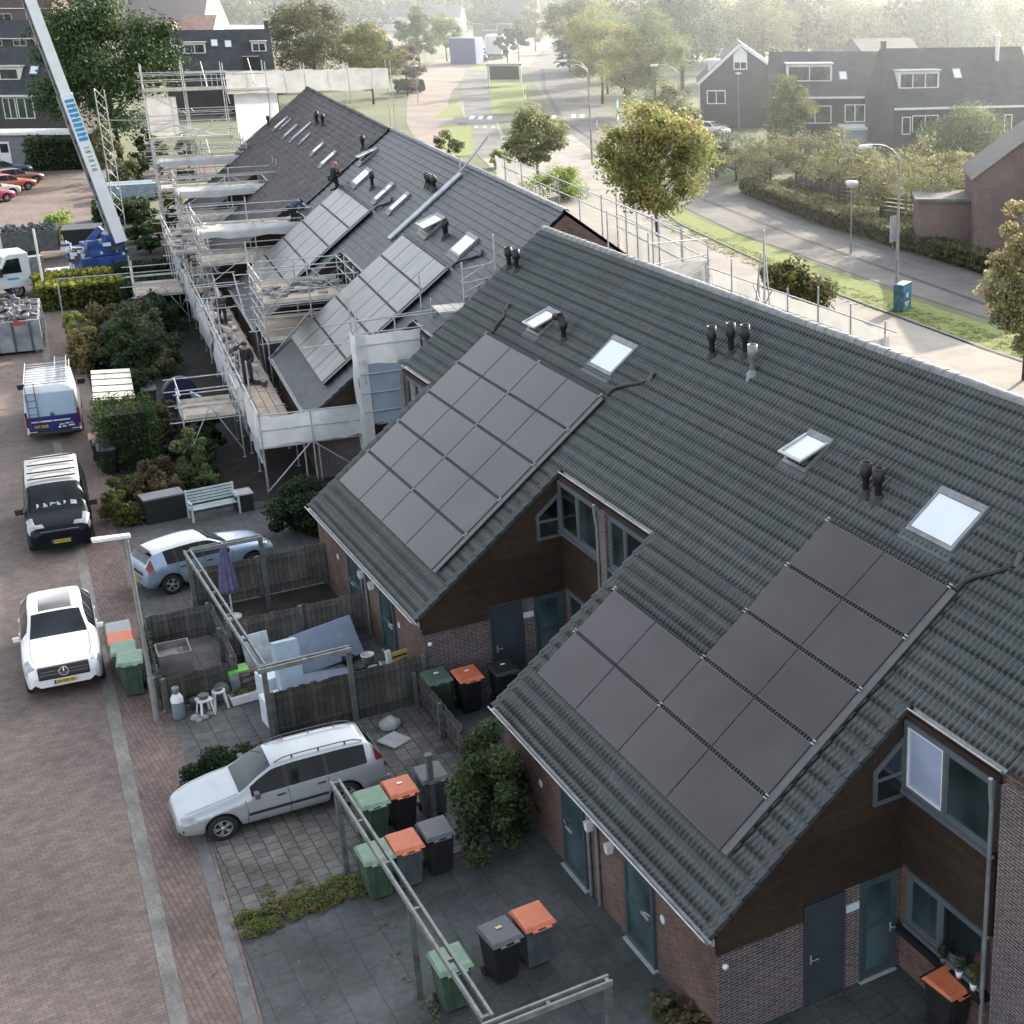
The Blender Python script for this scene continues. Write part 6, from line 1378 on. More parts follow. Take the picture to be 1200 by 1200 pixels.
P_ = Matrix.Translation(OB) @ Matrix.Rotation(AB, 4, 'Z') @ Vector((10.6, 12.2, .0)); o_.location = P_; o_.rotation_euler = (RAD(-12), 0, AB+.3)
def extra_tubes(root, x0, x1, y0, y1, z0, z1, n, seed):
    r = random.Random(seed)
    for i in range(n):
        x, y, z = r.uniform(x0, x1), r.uniform(y0, y1), r.uniform(z0, z1); k = i % 4
        if k == 0: rail(root, (x, y, z0*.3), (x+r.uniform(-.05, .05), y, z))
        elif k == 1: rail(root, (x, y0-.2, z), (x, y1+.3, z+r.uniform(-.05, .05)))
        elif k == 2: rail(root, (x-1.4, y, z), (x+1.4, y, z))
        else: rail(root, (x-.9, y, z-.8), (x+.9, y+.1, z+.8), 'brace')
def clutter(root, x0, x1, y0, y1, z, n, seed, mats_):
    for k, m_ in enumerate(mats_):
        r = random.Random(seed+k); q = MB()
        for i in range(n): q.cbox((0, 0, 0), (r.uniform(.1, 1.1), r.uniform(.06, .3), r.uniform(.04, .25)), Matrix.Translation((r.uniform(x0, x1), r.uniform(y0, y1), z+.12)) @ Matrix.Rotation(r.uniform(-.5, .5), 4, 'Z'))
        q.build('debris', m_, root, fix=False, kind='stuff')
clutter(f1, 9.5, 13.8, 9.8, 10.8, 1.79, 6, 50, [M_DGREY, M_SHEET]); clutter(f2, 14.5, 39, 9.8, 10.9, 1.79, 18, 60, [M_DGREY, M_MGREY, M_BOARDW, M_RUB])
clutter(tw, 1.6, 2.9, 4.9, 7.3, 4.45, 4, 70, [M_BOARDW])
# scaffold round the far gable end
ge = scaf('high scaffold wrapped in white sheeting around the far gable end', OC, AC)
for y in (10.6, 8.0, 5.4, 2.6, 0, -3, -6):
    for x in (30.5, 32.3): pole(ge, x, y, 0, 11.4 if y > 1 else 11.2)
for z, m_ in ((6.4, M_BOARD), (9.7, M_BOARD)):
    deck(ge, 30.55, 32.25, 5.4, 10.6, z, m_, 'y', seed=int(z))
    for x in (30.5, 32.3):
        for dz in (-.08, .55, 1.05): rail(ge, (x, 5.0, z+dz), (x, 10.9, z+dz))
    m = MB(); m.box((30.42, 5.3, z-.06), (30.46, 10.7, z+.16)); m.build('toe_board', M_BOARDW, ge)
for z in (2.4, 4.4, 8.0):
    for x in (30.5, 32.3): rail(ge, (x, 5.0, z), (x, 10.9, z))
for (a, b) in (((30.5, 10.6, .3), (30.5, 8.0, 2.3)), ((30.5, 5.4, 2.4), (30.5, 8.0, 4.4)), ((30.5, 10.6, 4.4), (30.5, 8, 6.3)), ((30.5, 8.0, 6.4), (30.5, 5.4, 8.0)), ((30.5, 8, 8), (30.5, 10.6, 9.6))): rail(ge, a, b, 'brace')
drape(ge, (31.4, 5.2), (31.4, -6), 9.2, 10.7, M_SHEETY, seed=21, sag=.12, n=16); drape(ge, (30.5, 4.9), (30.5, 2.0), 4.5, 9.3, M_SHEET, seed=22, sag=.08, n=6, nz=6); drape(ge, (31.6, 10.5), (31.6, 8.6), 6.6, 9.2, M_SHEETY, seed=23, n=5)
deck(ge, 30.0, 31.6, 2.4, 5.2, 9.6, M_BOARDW, 'y', seed=24); deck(ge, 29.6, 30.6, 4.6, 6.8, 5.2, M_BOARDW, 'y', seed=25)
m = MB()
for k in range(2): m.path([(30.5-.4*k, 10.3-1.2*k, 7.0-.3*k), (30.3-.4*k, 9.0-1.2*k, 7.4-.3*k), (30.2-.4*k, 7.6-1.2*k, 6.9-.3*k)], .09, 6)
m.build('rolled_sheet', M_SHEET, ge)
extra_tubes(f2, 15, 40, 9.5, 11.2, 1.9, 4.2, 36, 81); extra_tubes(ge, 29.5, 33, 3, 10.6, 2.0, 11, 26, 82)
# lattice hoist beyond the terrace end
lh = scaf('slim lattice hoist mast standing in front of the big dark tree', OC, AC)
for x, y in ((33.5, 13.0), (34.1, 13.0), (33.5, 13.6), (34.1, 13.6)): pole(lh, x, y, 0, 9.6)
m = MB()
for i in range(12):
    z = .4+.78*i; m.tube((33.5, 13.0, z), (33.5, 13.6, z+.78), .012, 5); m.tube((34.1, 13.6, z), (34.1, 13.0, z+.78), .012, 5); m.tube((33.5, 13.6, z), (34.1, 13.6, z+.7), .012, 5)
m.build('lattice', M_TUBE, lh); rail(lh, (32.4, 10.7, 7.6), (33.5, 13.3, 7.6))
BKZ = 7.0
# back scaffold behind the near ridge
bk = scaf('sunlit white sheeted scaffold behind the near ridge', (0, 0, 0), 0)
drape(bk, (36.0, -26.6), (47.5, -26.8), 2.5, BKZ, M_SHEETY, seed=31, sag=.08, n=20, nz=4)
drape(bk, (35.9, -26.6), (35.6, -24.6), 2.5, BKZ-.1, M_SHEETY, seed=32, sag=.03, n=4)
deck(bk, 36, 47.5, -26.4, -24.8, 5.3, M_BOARDW, 'x', seed=33)
for i in range(7):
    x = 36+11.5*i/6; pole(bk, x, -26.5, 0, BKZ+.35+.2*(i % 3)); pole(bk, x, -24.9, 0, 6.2+.3*(i % 2))
for z in (BKZ-.5, BKZ+.1): rail(bk, (35.4, -26.5, z), (47.8, -26.6, z))
for z in (6.1, 6.6): rail(bk, (35.6, -24.9, z), (47.5, -24.9, z))
bk2 = scaf('bright white sheeted scaffold in the gap between the near and middle blocks', (0, 0, 0), 0)
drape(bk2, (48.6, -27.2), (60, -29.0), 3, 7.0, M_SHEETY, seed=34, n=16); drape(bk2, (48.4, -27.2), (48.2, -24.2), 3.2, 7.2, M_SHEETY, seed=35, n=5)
deck(bk2, 47.6, 51, -27, -23.4, 5.6, M_BOARDW, 'x', seed=36)
for x, y, z in ((47.7, -24.2, 8.6), (48.4, -27.1, 7.9), (51, -27.4, 8.2), (54, -27.9, 8.0), (57, -28.4, 8.1), (60, -28.9, 8.2), (46.9, -22.2, 9.7)): pole(bk2, x, y, 0, z)
for z in (6.6, 7.2, 7.7): rail(bk2, (48.3, -27.15, z), (60.3, -29.0, z))
rail(bk2, (47.7, -24.2, 7.4), (48.4, -27.1, 7.4)); rail(bk2, (47.7, -24.2, 8.2), (48.4, -27.1, 8.0))
trf = scaf('triangular braced scaffold frame rising behind the near ridge', (0, 0, 0), 0)
for a, b in (((41.2, -25.6, 5.0), (41.9, -25.7, 8.6)), ((42.9, -25.7, 5.0), (42.2, -25.7, 8.6)), ((42.0, -25.7, 0), (42.0, -25.7, 9.4)), ((41.3, -25.6, 5.8), (42.7, -25.7, 7.4)), ((42.8, -25.7, 5.8), (41.5, -25.7, 7.4))): rail(trf, a, b, 'brace')
pole(trf, 42.05, -25.75, 0, 9.4)
hr = scaf('pale yellow guard rail along the ridge of the middle block', OB, AB)
for i in range(9): pole(hr, 3.0+3.2*i, -5.6, 0, 8.1)
for z in (7.4, 8.0): rail(hr, (2.6, -5.6, z), (29.2, -5.6, z))
drape(hr, (26, -5.6), (31, -5.7), 5.5, 7.8, M_SHEETY, seed=37)
lf = scaf('small ladder frame standing on boards at the roof junction', OB, AB)
for y in (2.6, 3.8): pole(lf, .4, y, 5.2, 8.9 if y < 3 else 8.0)
for z in (6.9, 7.4, 7.9): rail(lf, (.4, 2.6, z), (.4, 3.8, z-.15))
rail(lf, (.4, 2.6, 7.4), (.4, 3.8, 6.9), 'brace'); rail(lf, (.4, 2.6, 8.0), (.4, 3.8, 7.4), 'brace')
deck(lf, -.9, .25, 1.2, 5.0, 6.6, M_BOARDW, 'x', seed=41); deck(lf, -1.2, -.1, .2, 2.4, 7.6, M_BOARDW, 'x', seed=42)
bt = MB(); Mb = MSLOPE
bt.box((13.1, .55, .05), (13.62, S_(3.75), .12), Mb); o_ = bt.build('roof_batten', mat('pale_batten', (.46, .50, .54), rough=.5, var=.2, scale=3), loc=OB, rz=AB, label='long pale board lying up the slope of the middle roof', cat='board')
rh = MB(); rh.tube(Mb @ Vector((13.4, .5, .12)), Mb @ Vector((13.2, -1.4, .5)), .05, 6); rh.tube(Mb @ Vector((13.4, .55, .1)), Mb @ Vector((13.4, .1, .6)), .04, 6); rh.build('roof_hook', M_ZINC, loc=OB, rz=AB, label='metal hook over the ridge at the top of the pale board', cat='hook')
wr = empty('wire_rail', site(75, 375), RAD(-97), 'thin grey rail frame over the shrubs behind the van', 'rail frame')
m = MB()
for x in (0, 3.6, 7.2): m.tube((x, 0, 0), (x, 0, 2.2), .04, 6)
m.tube((0, 0, 2.2), (7.2, 0, 2.2), .04, 6); m.build('frame', M_STEEL, wr)
gr = empty('panel_stack', site(128, 235), RAD(-97), 'blue grey stacked panels beside the far walkway', 'panel stack')
for i in range(2): m = MB(); m.box((0, -1.2+1.3*i, .2), (4.2, -.1+1.3*i, 1.3)); m.build('panel', mat('blue_grey_panel', (.24, .31, .38), rough=.5, var=.2), gr)
bwheel = empty('cable_reel', site(214, 484), RAD(20), 'dark blue round reel under the low scaffold tower', 'cable reel')
m = MB(); m.tube((-.08, 0, .75), (.08, 0, .75), .75, 24); m.build('disc', mat('reel_blue', (.03, .035, .09), rough=.5), bwheel); m = MB(); m.lathe([(.74, -.1), (.80, -.1), (.80, .1), (.74, .1)], 24, Matrix.Translation((0, 0, .8)) @ Matrix.Rotation(PI/2, 4, 'Y')); m.build('rim', M_DGREY, bwheel)

# ------------------------------------------------------------------ people
def skin_mesh(joints, bones, name, m, parent, sub=2):
    names = list(joints); me = bpy.data.meshes.new(name); me.from_pydata([joints[k][0] for k in names], [(names.index(a), names.index(b)) for a, b in bones], [])
    o = bpy.data.objects.new(name, me); COL.objects.link(o); md = o.modifiers.new('s', 'SKIN'); me.skin_vertices.new() if not me.skin_vertices else None
    for i, k in enumerate(names):
        r = joints[k][1]; sv = me.skin_vertices[0].data[i]; sv.radius = r if isinstance(r, tuple) else (r, r); sv.use_root = (i == 0)
    sb = o.modifiers.new('u', 'SUBSURF'); sb.levels = sub; sb.render_levels = sub
    dg = bpy.context.evaluated_depsgraph_get(); dg.update(); nm = bpy.data.meshes.new_from_object(o.evaluated_get(dg)); bpy.data.objects.remove(o)
    nm.materials.clear(); nm.materials.append(m); nm.polygons.foreach_set('use_smooth', [True]*len(nm.polygons)); nm.name = name
    q = bpy.data.objects.new(name, nm); link(q, parent); return q
M_SKIN = mat('skin', (.42, .25, .18), rough=.6, var=.08); M_HAIR = mat('hair', (.03, .022, .016), rough=.7)
def person(label, loc, rz, J, jacket, trousers, hat, hatname='hair', bag=None):
    root = empty('person', loc, rz, label, 'person')
    R_ = dict(pelvis=(.15, .11), waist=(.14, .10), chest=(.17, .11), neck=.055, head0=.085, head=.095, shl=.07, shr=.07, ell=.05, elr=.05, hal=.036, har=.036, hpl=.095, hpr=.095, knl=.065, knr=.065, anl=.045, anr=.045, tol=.04, tor=.04, fil=.022, fir=.022)
    jt = {k: (J[k], R_[k]) for k in J}
    bn = [('pelvis', 'waist'), ('waist', 'chest'), ('chest', 'neck'), ('neck', 'head0'), ('head0', 'head'), ('chest', 'shl'), ('shl', 'ell'), ('ell', 'hal'), ('hal', 'fil'), ('chest', 'shr'), ('shr', 'elr'), ('elr', 'har'), ('har', 'fir'), ('pelvis', 'hpl'), ('hpl', 'knl'), ('knl', 'anl'), ('anl', 'tol'), ('pelvis', 'hpr'), ('hpr', 'knr'), ('knr', 'anr'), ('anr', 'tor')]
    skin_mesh(jt, bn, 'body', M_SKIN, root)
    gro = lambda ks, f, a: {k: (J[k], tuple(x*f+a for x in (R_[k] if isinstance(R_[k], tuple) else (R_[k],)*2))) for k in ks}
    skin_mesh(gro(['pelvis', 'waist', 'chest', 'shl', 'ell', 'hal', 'shr', 'elr', 'har'], 1.12, .022), [b for b in bn if all(x in ('pelvis', 'waist', 'chest', 'shl', 'ell', 'hal', 'shr', 'elr', 'har') for x in b)], 'jacket', jacket, root)
    skin_mesh(gro(['pelvis', 'hpl', 'knl', 'anl', 'hpr', 'knr', 'anr'], 1.1, .018), [b for b in bn if all(x in ('pelvis', 'hpl', 'knl', 'anl', 'hpr', 'knr', 'anr') for x in b)], 'trousers', trousers, root)
    skin_mesh(gro(['anl', 'tol'], 1.0, .02), [('anl', 'tol')], 'shoe', M_BLACK, root, 1); skin_mesh(gro(['anr', 'tor'], 1.0, .02), [('anr', 'tor')], 'shoe', M_BLACK, root, 1)
    h = Vector(J['head']); n = (h-Vector(J['head0'])).normalized(); q = MB(); Mh = Matrix.Translation(h-n*.02) @ Vector((0, 0, 1)).rotation_difference(n).to_matrix().to_4x4()
    q.lathe([(.125, 0), (.122, .05), (.10, .095), (.055, .125), (0, .135)], 14, Mh); q.build(hatname, hat, root)
    return root
STAND = dict(pelvis=(0, 0, .94), waist=(.01, 0, 1.10), chest=(.02, 0, 1.34), neck=(.02, 0, 1.49), head0=(.035, 0, 1.58), head=(.045, 0, 1.68), shl=(.01, .19, 1.42), ell=(.02, .27, 1.14), hal=(.14, .25, .92), fil=(.19, .24, .85), shr=(.01, -.19, 1.42), elr=(.05, -.27, 1.16), har=(.22, -.2, .98), fir=(.28, -.18, .92),
             hpl=(0, .10, .90), knl=(.05, .12, .50), anl=(-.02, .13, .08), tol=(.16, .14, .05), hpr=(0, -.10, .90), knr=(.02, -.12, .50), anr=(-.05, -.14, .08), tor=(.13, -.15, .05))
BEND = dict(STAND); BEND.update(waist=(.12, 0, 1.04), chest=(.36, 0, 1.16), neck=(.50, 0, 1.18), head0=(.57, 0, 1.17), head=(.66, 0, 1.16), shl=(.38, .19, 1.17), ell=(.45, .25, .90), hal=(.58, .2, .66), fil=(.62, .18, .58), shr=(.38, -.19, 1.17), elr=(.48, -.25, .92), har=(.62, -.18, .68), fir=(.68, -.16, .60), knl=(.12, .13, .5), knr=(.10, -.13, .5))
KNEEL = dict(STAND); KNEEL.update(pelvis=(0, 0, .62), waist=(.05, 0, .78), chest=(.12, 0, 1.0), neck=(.16, 0, 1.14), head0=(.19, 0, 1.22), head=(.22, 0, 1.32), shl=(.12, .19, 1.07), ell=(.25, .25, .85), hal=(.45, .2, .72), fil=(.53, .18, .68), shr=(.12, -.19, 1.07), elr=(.25, -.25, .85), har=(.46, -.18, .75), fir=(.54, -.16, .72),
             hpl=(.02, .1, .60), knl=(.40, .14, .46), anl=(.25, .14, .08), tol=(.43, .14, .05), hpr=(.02, -.1, .60), knr=(.25, -.14, .12), anr=(-.15, -.14, .08), tor=(-.30, -.14, .05))
MBk = lambda x, y, z: Matrix.Translation(OB) @ Matrix.Rotation(AB, 4, 'Z') @ Vector((x, y, z))
M_DARKCLOTH = mat('dark_cloth', (.022, .022, .026), rough=.85, var=.3, scale=8); M_BLUECLOTH = mat('blue_cloth', (.05, .10, .19), rough=.85, var=.3, scale=8); M_BROWN = mat('brown_cloth', (.05, .035, .03), rough=.85, var=.3, scale=8)
person('worker in dark clothes standing on the tan scaffold walkway', MBk(10.6, 10.45, 1.79), RAD(150), STAND, M_DARKCLOTH, M_BROWN, M_HAIR)
person('worker in blue jacket at the pale boards beside the grey panels', MBk(29.6, 5.6, 4.96), RAD(-60), BEND, M_BLUECLOTH, M_DARKCLOTH, M_HAIR)
person('worker in red and white cap kneeling on the new roof above the panels', MBk(28.2, 3.6, rz(3.6)+.04), RAD(-70), KNEEL, M_DARKCLOTH, M_DARKCLOTH, mat('red_cap', (.5, .12, .10), rough=.6), 'cap')
person('worker bending down in dark clothes beneath the pale boards', MBk(21.8, 10.3, 1.79), RAD(-20), BEND, M_DARKCLOTH, M_BROWN, M_HAIR)
# ------------------------------------------------------------------ the main road behind the terrace
band('service_road', [(0, -39.5), (55, -41.2), (75, -42.6), (92, -45.6), (112, -49.5), (128, -52.0), (141, -54.6), (172, -65.2), (196, -73.2)], [8.4, 8.4, 8.2, 8, 7, 5, 3.6, 3.7, 3.8], .004, M_ROAD)
band('lane', [(136, -53.2), (150, -57.2), (172, -65.2), (221, -83.2), (262, -100)], [3.6, 3.5, 3.5, 4.0, 5], .009, M_LANE)
band('main_road', [(-20, -52.3), (45, -52.6), (66, -53.2), (88, -54.8), (108, -59.0), (135, -66.5), (165, -75.6), (195, -87.5), (214, -94.5), (252, -110.), (300, -136), (350, -175)], [6.6, 6.6, 6.5, 6.2, 7, 7.0, 7.2, 7.4, 7.8, 9, 14, 14], .003, M_LANE)
band('verge', [(-20, -47.3), (55, -47.1), (74, -48.2), (95, -51.15), (104, -53.4), (108, -54.8)], [3., 3., 3.1, 2.1, 1.0, .2], .012, M_VERGE)
band('road_kerb', [(-20, -45.7), (53.3, -45.45), (71.6, -46.6), (93.2, -50.0), (103, -52.8)], .22, .06, M_KERB)
band('drain_line', [(30, -51.2), (61, -51.8), (84, -54.3), (102, -57.0), (135, -64.5), (166, -73.2), (210, -90), (250, -107)], [.42, .42, .42, .42, .45, .6, .7, .8], .010, mat('wet_line', (.045, .042, .04), rough=.8))
band('footpath', [(30, -55.5), (65, -55.0), (88, -56.9), (105, -60.6)], .5, .008, M_KERB)
band('pink_path', [(148, -52.5), (172, -59.0), (196, -67), (212, -73), (250, -89), (282, -104)], [6., 5.6, 5.4, 6, 8, 10], .006, M_CYCLE)
sheet('paved_square', [(98, -45.5), (138, -53), (150, -56), (160, -68), (165, -79), (140, -73), (112, -63), (104, -58)], .001, M_ROAD)
band('crossing_band', [(172.5, -57.5), (171.2, -60.5), (168.6, -71), (166.3, -80.5)], 4.2, .014, mat('crossing_grey', (.17, .17, .175), rough=.85))
for k, (u, v) in enumerate(((553, 138), (563, 138), (574, 138), (639, 137), (649, 137), (672, 136), (682, 136))):
    p = site(u, v); m = MB(); m.box((-2.0, -.28, 0), (2.0, .28, .004)); m.build('zebra_marking', M_WHITELINE, loc=(p.x, p.y, .02), rz=RAD(-24), kind='structure')
for k, (u, v) in enumerate(((558, 149), (568, 149), (578, 149))):
    p = site(u, v); m = MB(); m.box((-.9, -.2, 0), (.9, .2, .004)); m.build('give_way_marking', M_WHITELINE, loc=(p.x, p.y, .02), rz=RAD(-22), kind='structure')
for (u, v, s) in ((1058, 410, 1.2), (1116, 433, 1.2), (1009, 388, 1.1), (962, 352, 1.)):
    p = site(u, v); m = MB(); m.box((-s/2, -.06, 0), (s/2, .06, .004)); m.build('road_marking', M_WHITELINE, loc=(p.x, p.y, .012), rz=RAD(-4), kind='structure')
sheet('median_verge', [site(505, 140)[:2], site(541, 136)[:2], site(541, 120)[:2], site(530, 122)[:2]], .02, M_VERGE)
sheet('median_island', [site(576, 134)[:2], site(621, 134)[:2], site(613, 96)[:2], site(573, 96)[:2]], .02, M_VERGE)
sheet('near_verge', [site(512, 185)[:2], site(556, 182)[:2], site(552, 148)[:2], site(520, 146)[:2]], .02, M_VERGE)
sheet('back_verge', [site(690, 185)[:2], site(712, 205)[:2], site(745, 225)[:2], site(770, 228)[:2], site(735, 200)[:2]], .018, M_VERGE)
sheet('far_square', [site(520, 80)[:2], site(570, 78)[:2], site(640, 78)[:2], site(760, 78)[:2], site(770, 45)[:2], site(640, 46)[:2], site(530, 60)[:2]], .002, M_ROAD)
sheet('far_verge', [site(545, 82)[:2], site(560, 76)[:2], site(590, 74)[:2], site(575, 82)[:2]], .03, M_VERGE)
band('street_end_curve', [site(100, 210)[:2], site(125, 203)[:2], site(160, 197)[:2], site(200, 197)[:2]], 3.4, .03, M_KERB)
# low hedge and planting bed along the road
bedL = [(30, -59.6), (65.5, -57.6), (88, -59.3), (104, -62.2)]
for i, (a, b, lb) in enumerate(((bedL[0], bedL[1], 'low clipped hedge at the right end of the main road'), (bedL[1], bedL[2], 'low clipped hedge behind the slim round lantern'), (bedL[2], bedL[3], 'low clipped hedge near the autumn shrubs by the road bend'))):
    a = Vector((*a, 0)); b = Vector((*b, 0)); d = b-a
    hedge(lb, (a+b)/2, (d.length, 1.3, 1.05), math.atan2(d.y, d.x), [(.10, .10, .05), (.085, .085, .045), (.13, .125, .06)], 200+i, .22, 26)
rr = random.Random(3); cl = []
for i in range(420):
    x = rr.uniform(58, 106); y0 = -58.8-.10*max(0, x-66)
    cl.append((x, y0-rr.uniform(0, 4.8), rr.uniform(.1, .45), rr.uniform(.4, .8), .5))
leaf_cloud('ground_cover', LEAF, cl, 70, .26, [(.13, .14, .045), (.10, .12, .04), (.16, .15, .06), (.10, .09, .05)], 60, up=.9, kind='stuff')

def depth(P): return (Vector(P)-Vector((0, 0, HCAM))).dot(_F)
def height_at(P, v):
    lo, hi = 0., 80.
    for _ in range(40):
        z = (lo+hi)/2; d = Vector((P[0], P[1], z))-Vector((0, 0, HCAM)); y = CY-F_PX*d.dot(_U)/d.dot(_F)
        if y > v: lo = z
        else: hi = z
    return lo
def tree_at(label, u, v, vtop, halfw, pal, seed, vbot=None, n=60, per=110, leaf=None, group=None, **kw):
    P = site(u, v); s = depth(P)/F_PX; h = height_at(P, vtop); h0 = height_at(P, vbot) if vbot else h*.25
    lf = leaf*.72 if leaf else max(.17, 2.1*s); per = int(per*1.6)
    return tree(label, P, h0, h, halfw*s, pal, seed, n=n, per=per, leaf=lf, group=group, trunk=max(.12, halfw*s*.045), dense=kw.pop('dense', pal in ('green', 'dark')), **kw)
AUT = [(.235, .225, .085), (.19, .20, .075), (.27, .24, .095), (.145, .16, .065)]
tree_at('tall autumn tree with yellow brown leaves behind the white sheeting', 771, 278, 114, 64, AUT, 301, vbot=244, n=130, per=135, leaf=.30, branches=12)
tree_at('grey green young tree beyond the pale guard rail', 631, 214, 124, 37, [(.15, .18, .085), (.12, .15, .07), (.19, .20, .10), (.17, .16, .085)], 302, vbot=198, n=70, per=130, leaf=.3)
tree_at('pale yellow birch like tree beside the right road lanes', 733, 135, 32, 37, [(.26, .25, .11), (.22, .22, .10), (.30, .27, .13)], 303, n=70, per=110)
tree_at('huge hazy grey green tree right of the far road', 690, 100, -14, 38, 'grey', 304, n=70, per=110)
tree_at('full green tree where the right lane meets the far square', 668, 84, -6, 30, 'olive', 381, n=70, per=110)
tree_at('full yellow green tree behind the bow lamp', 706, 122, 2, 44, [(.19, .20, .08), (.15, .17, .07), (.22, .22, .09)], 382, n=90, per=110)
tree_at('leafy green tree right of the pale yellow birch like one', 768, 132, 8, 46, [(.13, .16, .07), (.10, .13, .06), (.16, .18, .08)], 383, n=90, per=110)
tree_at('low green tree at the left edge of the gable house', 792, 168, 96, 30, 'olive', 384, vbot=160, n=60, per=100)
tree_at('green verge tree left of the pink path', 446, 100, 40, 22, 'green', 385, vbot=92, n=50, per=100)
tree_at('small lime tree on the far verge', 660, 62, 14, 16, 'lime', 386, n=40, per=80)
tree_at('dense olive tree at the top left of the square', 575, 44, 2, 22, 'olive', 387, n=50, per=80)
tree_at('tall pale brown tree behind the pale yellow birch like one', 712, 110, 18, 36, [(.20, .18, .11), (.16, .15, .09)], 305, n=60, per=100)
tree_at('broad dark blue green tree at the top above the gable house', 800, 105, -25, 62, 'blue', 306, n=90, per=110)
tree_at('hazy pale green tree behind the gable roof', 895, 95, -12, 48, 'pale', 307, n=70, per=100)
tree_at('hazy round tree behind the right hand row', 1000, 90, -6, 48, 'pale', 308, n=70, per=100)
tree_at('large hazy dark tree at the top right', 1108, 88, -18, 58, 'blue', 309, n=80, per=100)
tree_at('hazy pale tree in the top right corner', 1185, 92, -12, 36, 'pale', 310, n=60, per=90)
tree_at('yellow tipped bush tree before the right hand row', 927, 192, 80, 31, [(.20, .21, .07), (.11, .13, .05), (.08, .10, .04)], 311, vbot=165, n=60, per=110)
tree_at('wide round willow like tree before the right hand windows', 1133, 205, 124, 55, [(.13, .17, .07), (.09, .13, .055), (.07, .10, .045)], 312, vbot=190, n=90, per=110)
tree_at('pale leafed tree against the brick gable at the right', 1128, 252, 172, 24, [(.24, .25, .13), (.18, .19, .10)], 313, vbot=245, n=50, per=90)
OR_ = [(.17, .165, .085), (.14, .145, .075), (.19, .17, .09), (.12, .135, .065)]
GT = 'small autumn trees along the planting bed'
tree_at('small autumn tree in the bed left of the slim lantern', 981, 245, 150, 46, OR_, 314, vbot=225, n=46, per=60, group=GT)
tree_at('small autumn tree in the bed beside the tall bow lamp', 1031, 264, 168, 42, OR_, 315, vbot=240, n=44, per=60, group=GT)
tree_at('small autumn tree in the bed nearest the brick shed', 1088, 280, 162, 50, OR_, 316, vbot=250, n=46, per=60, group=GT)
tree_at('loose brown shrub tree left in the bed below the gable house', 903, 222, 146, 46, OR_, 317, vbot=215, n=46, per=60, group=GT)
tree_at('grey green shrub tree below the parked white hatchback', 862, 212, 150, 44, 'grey', 318, vbot=205, n=44, per=60, group=GT)
tree_at('pale loose tree between the slim lantern and the bow lamp', 1008, 236, 168, 30, 'pale', 350, vbot=215, n=40, per=60, group=GT)
tree_at('hazy brown tree right of the tall bow lamp', 1062, 250, 176, 36, OR_, 351, vbot=225, n=44, per=60, group=GT)
tree_at('pale olive shrub tree before the yellow tipped bush tree', 940, 218, 152, 34, [(.17, .16, .09), (.14, .14, .08)], 352, vbot=205, n=44, per=60, group=GT)
tree_at('low olive shrub at the road bend', 838, 206, 165, 26, 'olive', 353, vbot=204, n=34, per=60, group=GT)
tree_at('dim green shrub left of the gable house', 800, 182, 118, 22, 'olive', 319, n=40, per=80)
tree_at('large autumn tree cut by the right edge of the photo', 1200, 445, 238, 52, [(.23, .23, .12), (.18, .19, .10), (.28, .26, .14), (.27, .22, .12)], 320, vbot=412, n=130, per=120, leaf=.24, branches=10)
tree_at('yellow and dark green bushy conifer just behind the near ridge', 922, 398, 305, 46, [(.11, .12, .05), (.08, .09, .04), (.26, .22, .07), (.06, .07, .035)], 321, vbot=392, n=80, per=150, leaf=.26)
tree_at('small green bush at the foot of the grey green young tree', 660, 232, 196, 36, 'lime', 322, vbot=230, n=40, per=80)
tree_at('low green shrub at the near end of the lane', 588, 196, 176, 16, 'lime', 323, vbot=196, n=24, per=70)
tree_at('low olive shrub behind the middle ridge', 528, 188, 156, 20, 'olive', 324, vbot=186, n=24, per=70)
# left part
tree_at('big dense dark green tree beside the raised boom', 142, 188, -12, 82, 'green', 330, vbot=150, n=150, per=170, leaf=.36)
tree_at('broad brown olive tree above the mid distance roofs', 372, 118, -4, 52, [(.11, .105, .042), (.085, .088, .036), (.13, .12, .05), (.07, .078, .034)], 331, vbot=92, n=110, per=150, dense=True)
tree_at('olive yellow tree next to the broad brown olive one', 438, 122, 18, 32, [(.17, .165, .05), (.13, .14, .045), (.20, .185, .055)], 332, vbot=105, n=80, per=140, dense=True)
tree_at('green tree at the left of the lime coloured group', 492, 82, 10, 24, [(.11, .14, .06), (.08, .11, .05)], 333, n=50, per=100)
tree_at('lime green round tree by the blue container', 524, 72, 16, 20, 'lime', 334, n=50, per=100)
tree_at('greyish brown bush behind the parked dark van', 478, 112, 50, 22, [(.13, .11, .08), (.10, .095, .065)], 335, vbot=105, n=40, per=90)
tree_at('orange and green small tree in front of the dark roofed row', 268, 122, 70, 19, [(.24, .11, .05), (.14, .14, .05), (.10, .12, .05)], 336, vbot=105, n=40, per=100)
tree_at('thin pale shrub behind the hoist mast', 128, 212, 140, 20, [(.13, .14, .07), (.10, .11, .05)], 337, vbot=200, n=40, per=90)
tree_at('dark low shrub beside the far walkway start', 150, 216, 182, 15, 'olive', 338, vbot=212, n=24, per=80)
tree_at('rounded green tree on the far side of the square', 628, 60, 4, 20, 'pale', 339, n=40, per=80)
tree_at('slim dark green tree at the planted island', 608, 72, 24, 12, 'blue', 340, n=30, per=80)
tree_at('short green tree beside the slim dark green one', 595, 74, 34, 11, 'blue', 341, n=30, per=80)
hedge('dark clipped hedge before the left row of houses', site(82, 197), (2.6, 6.0, 2.6), RAD(-15), 'green', 342, .3, 40)
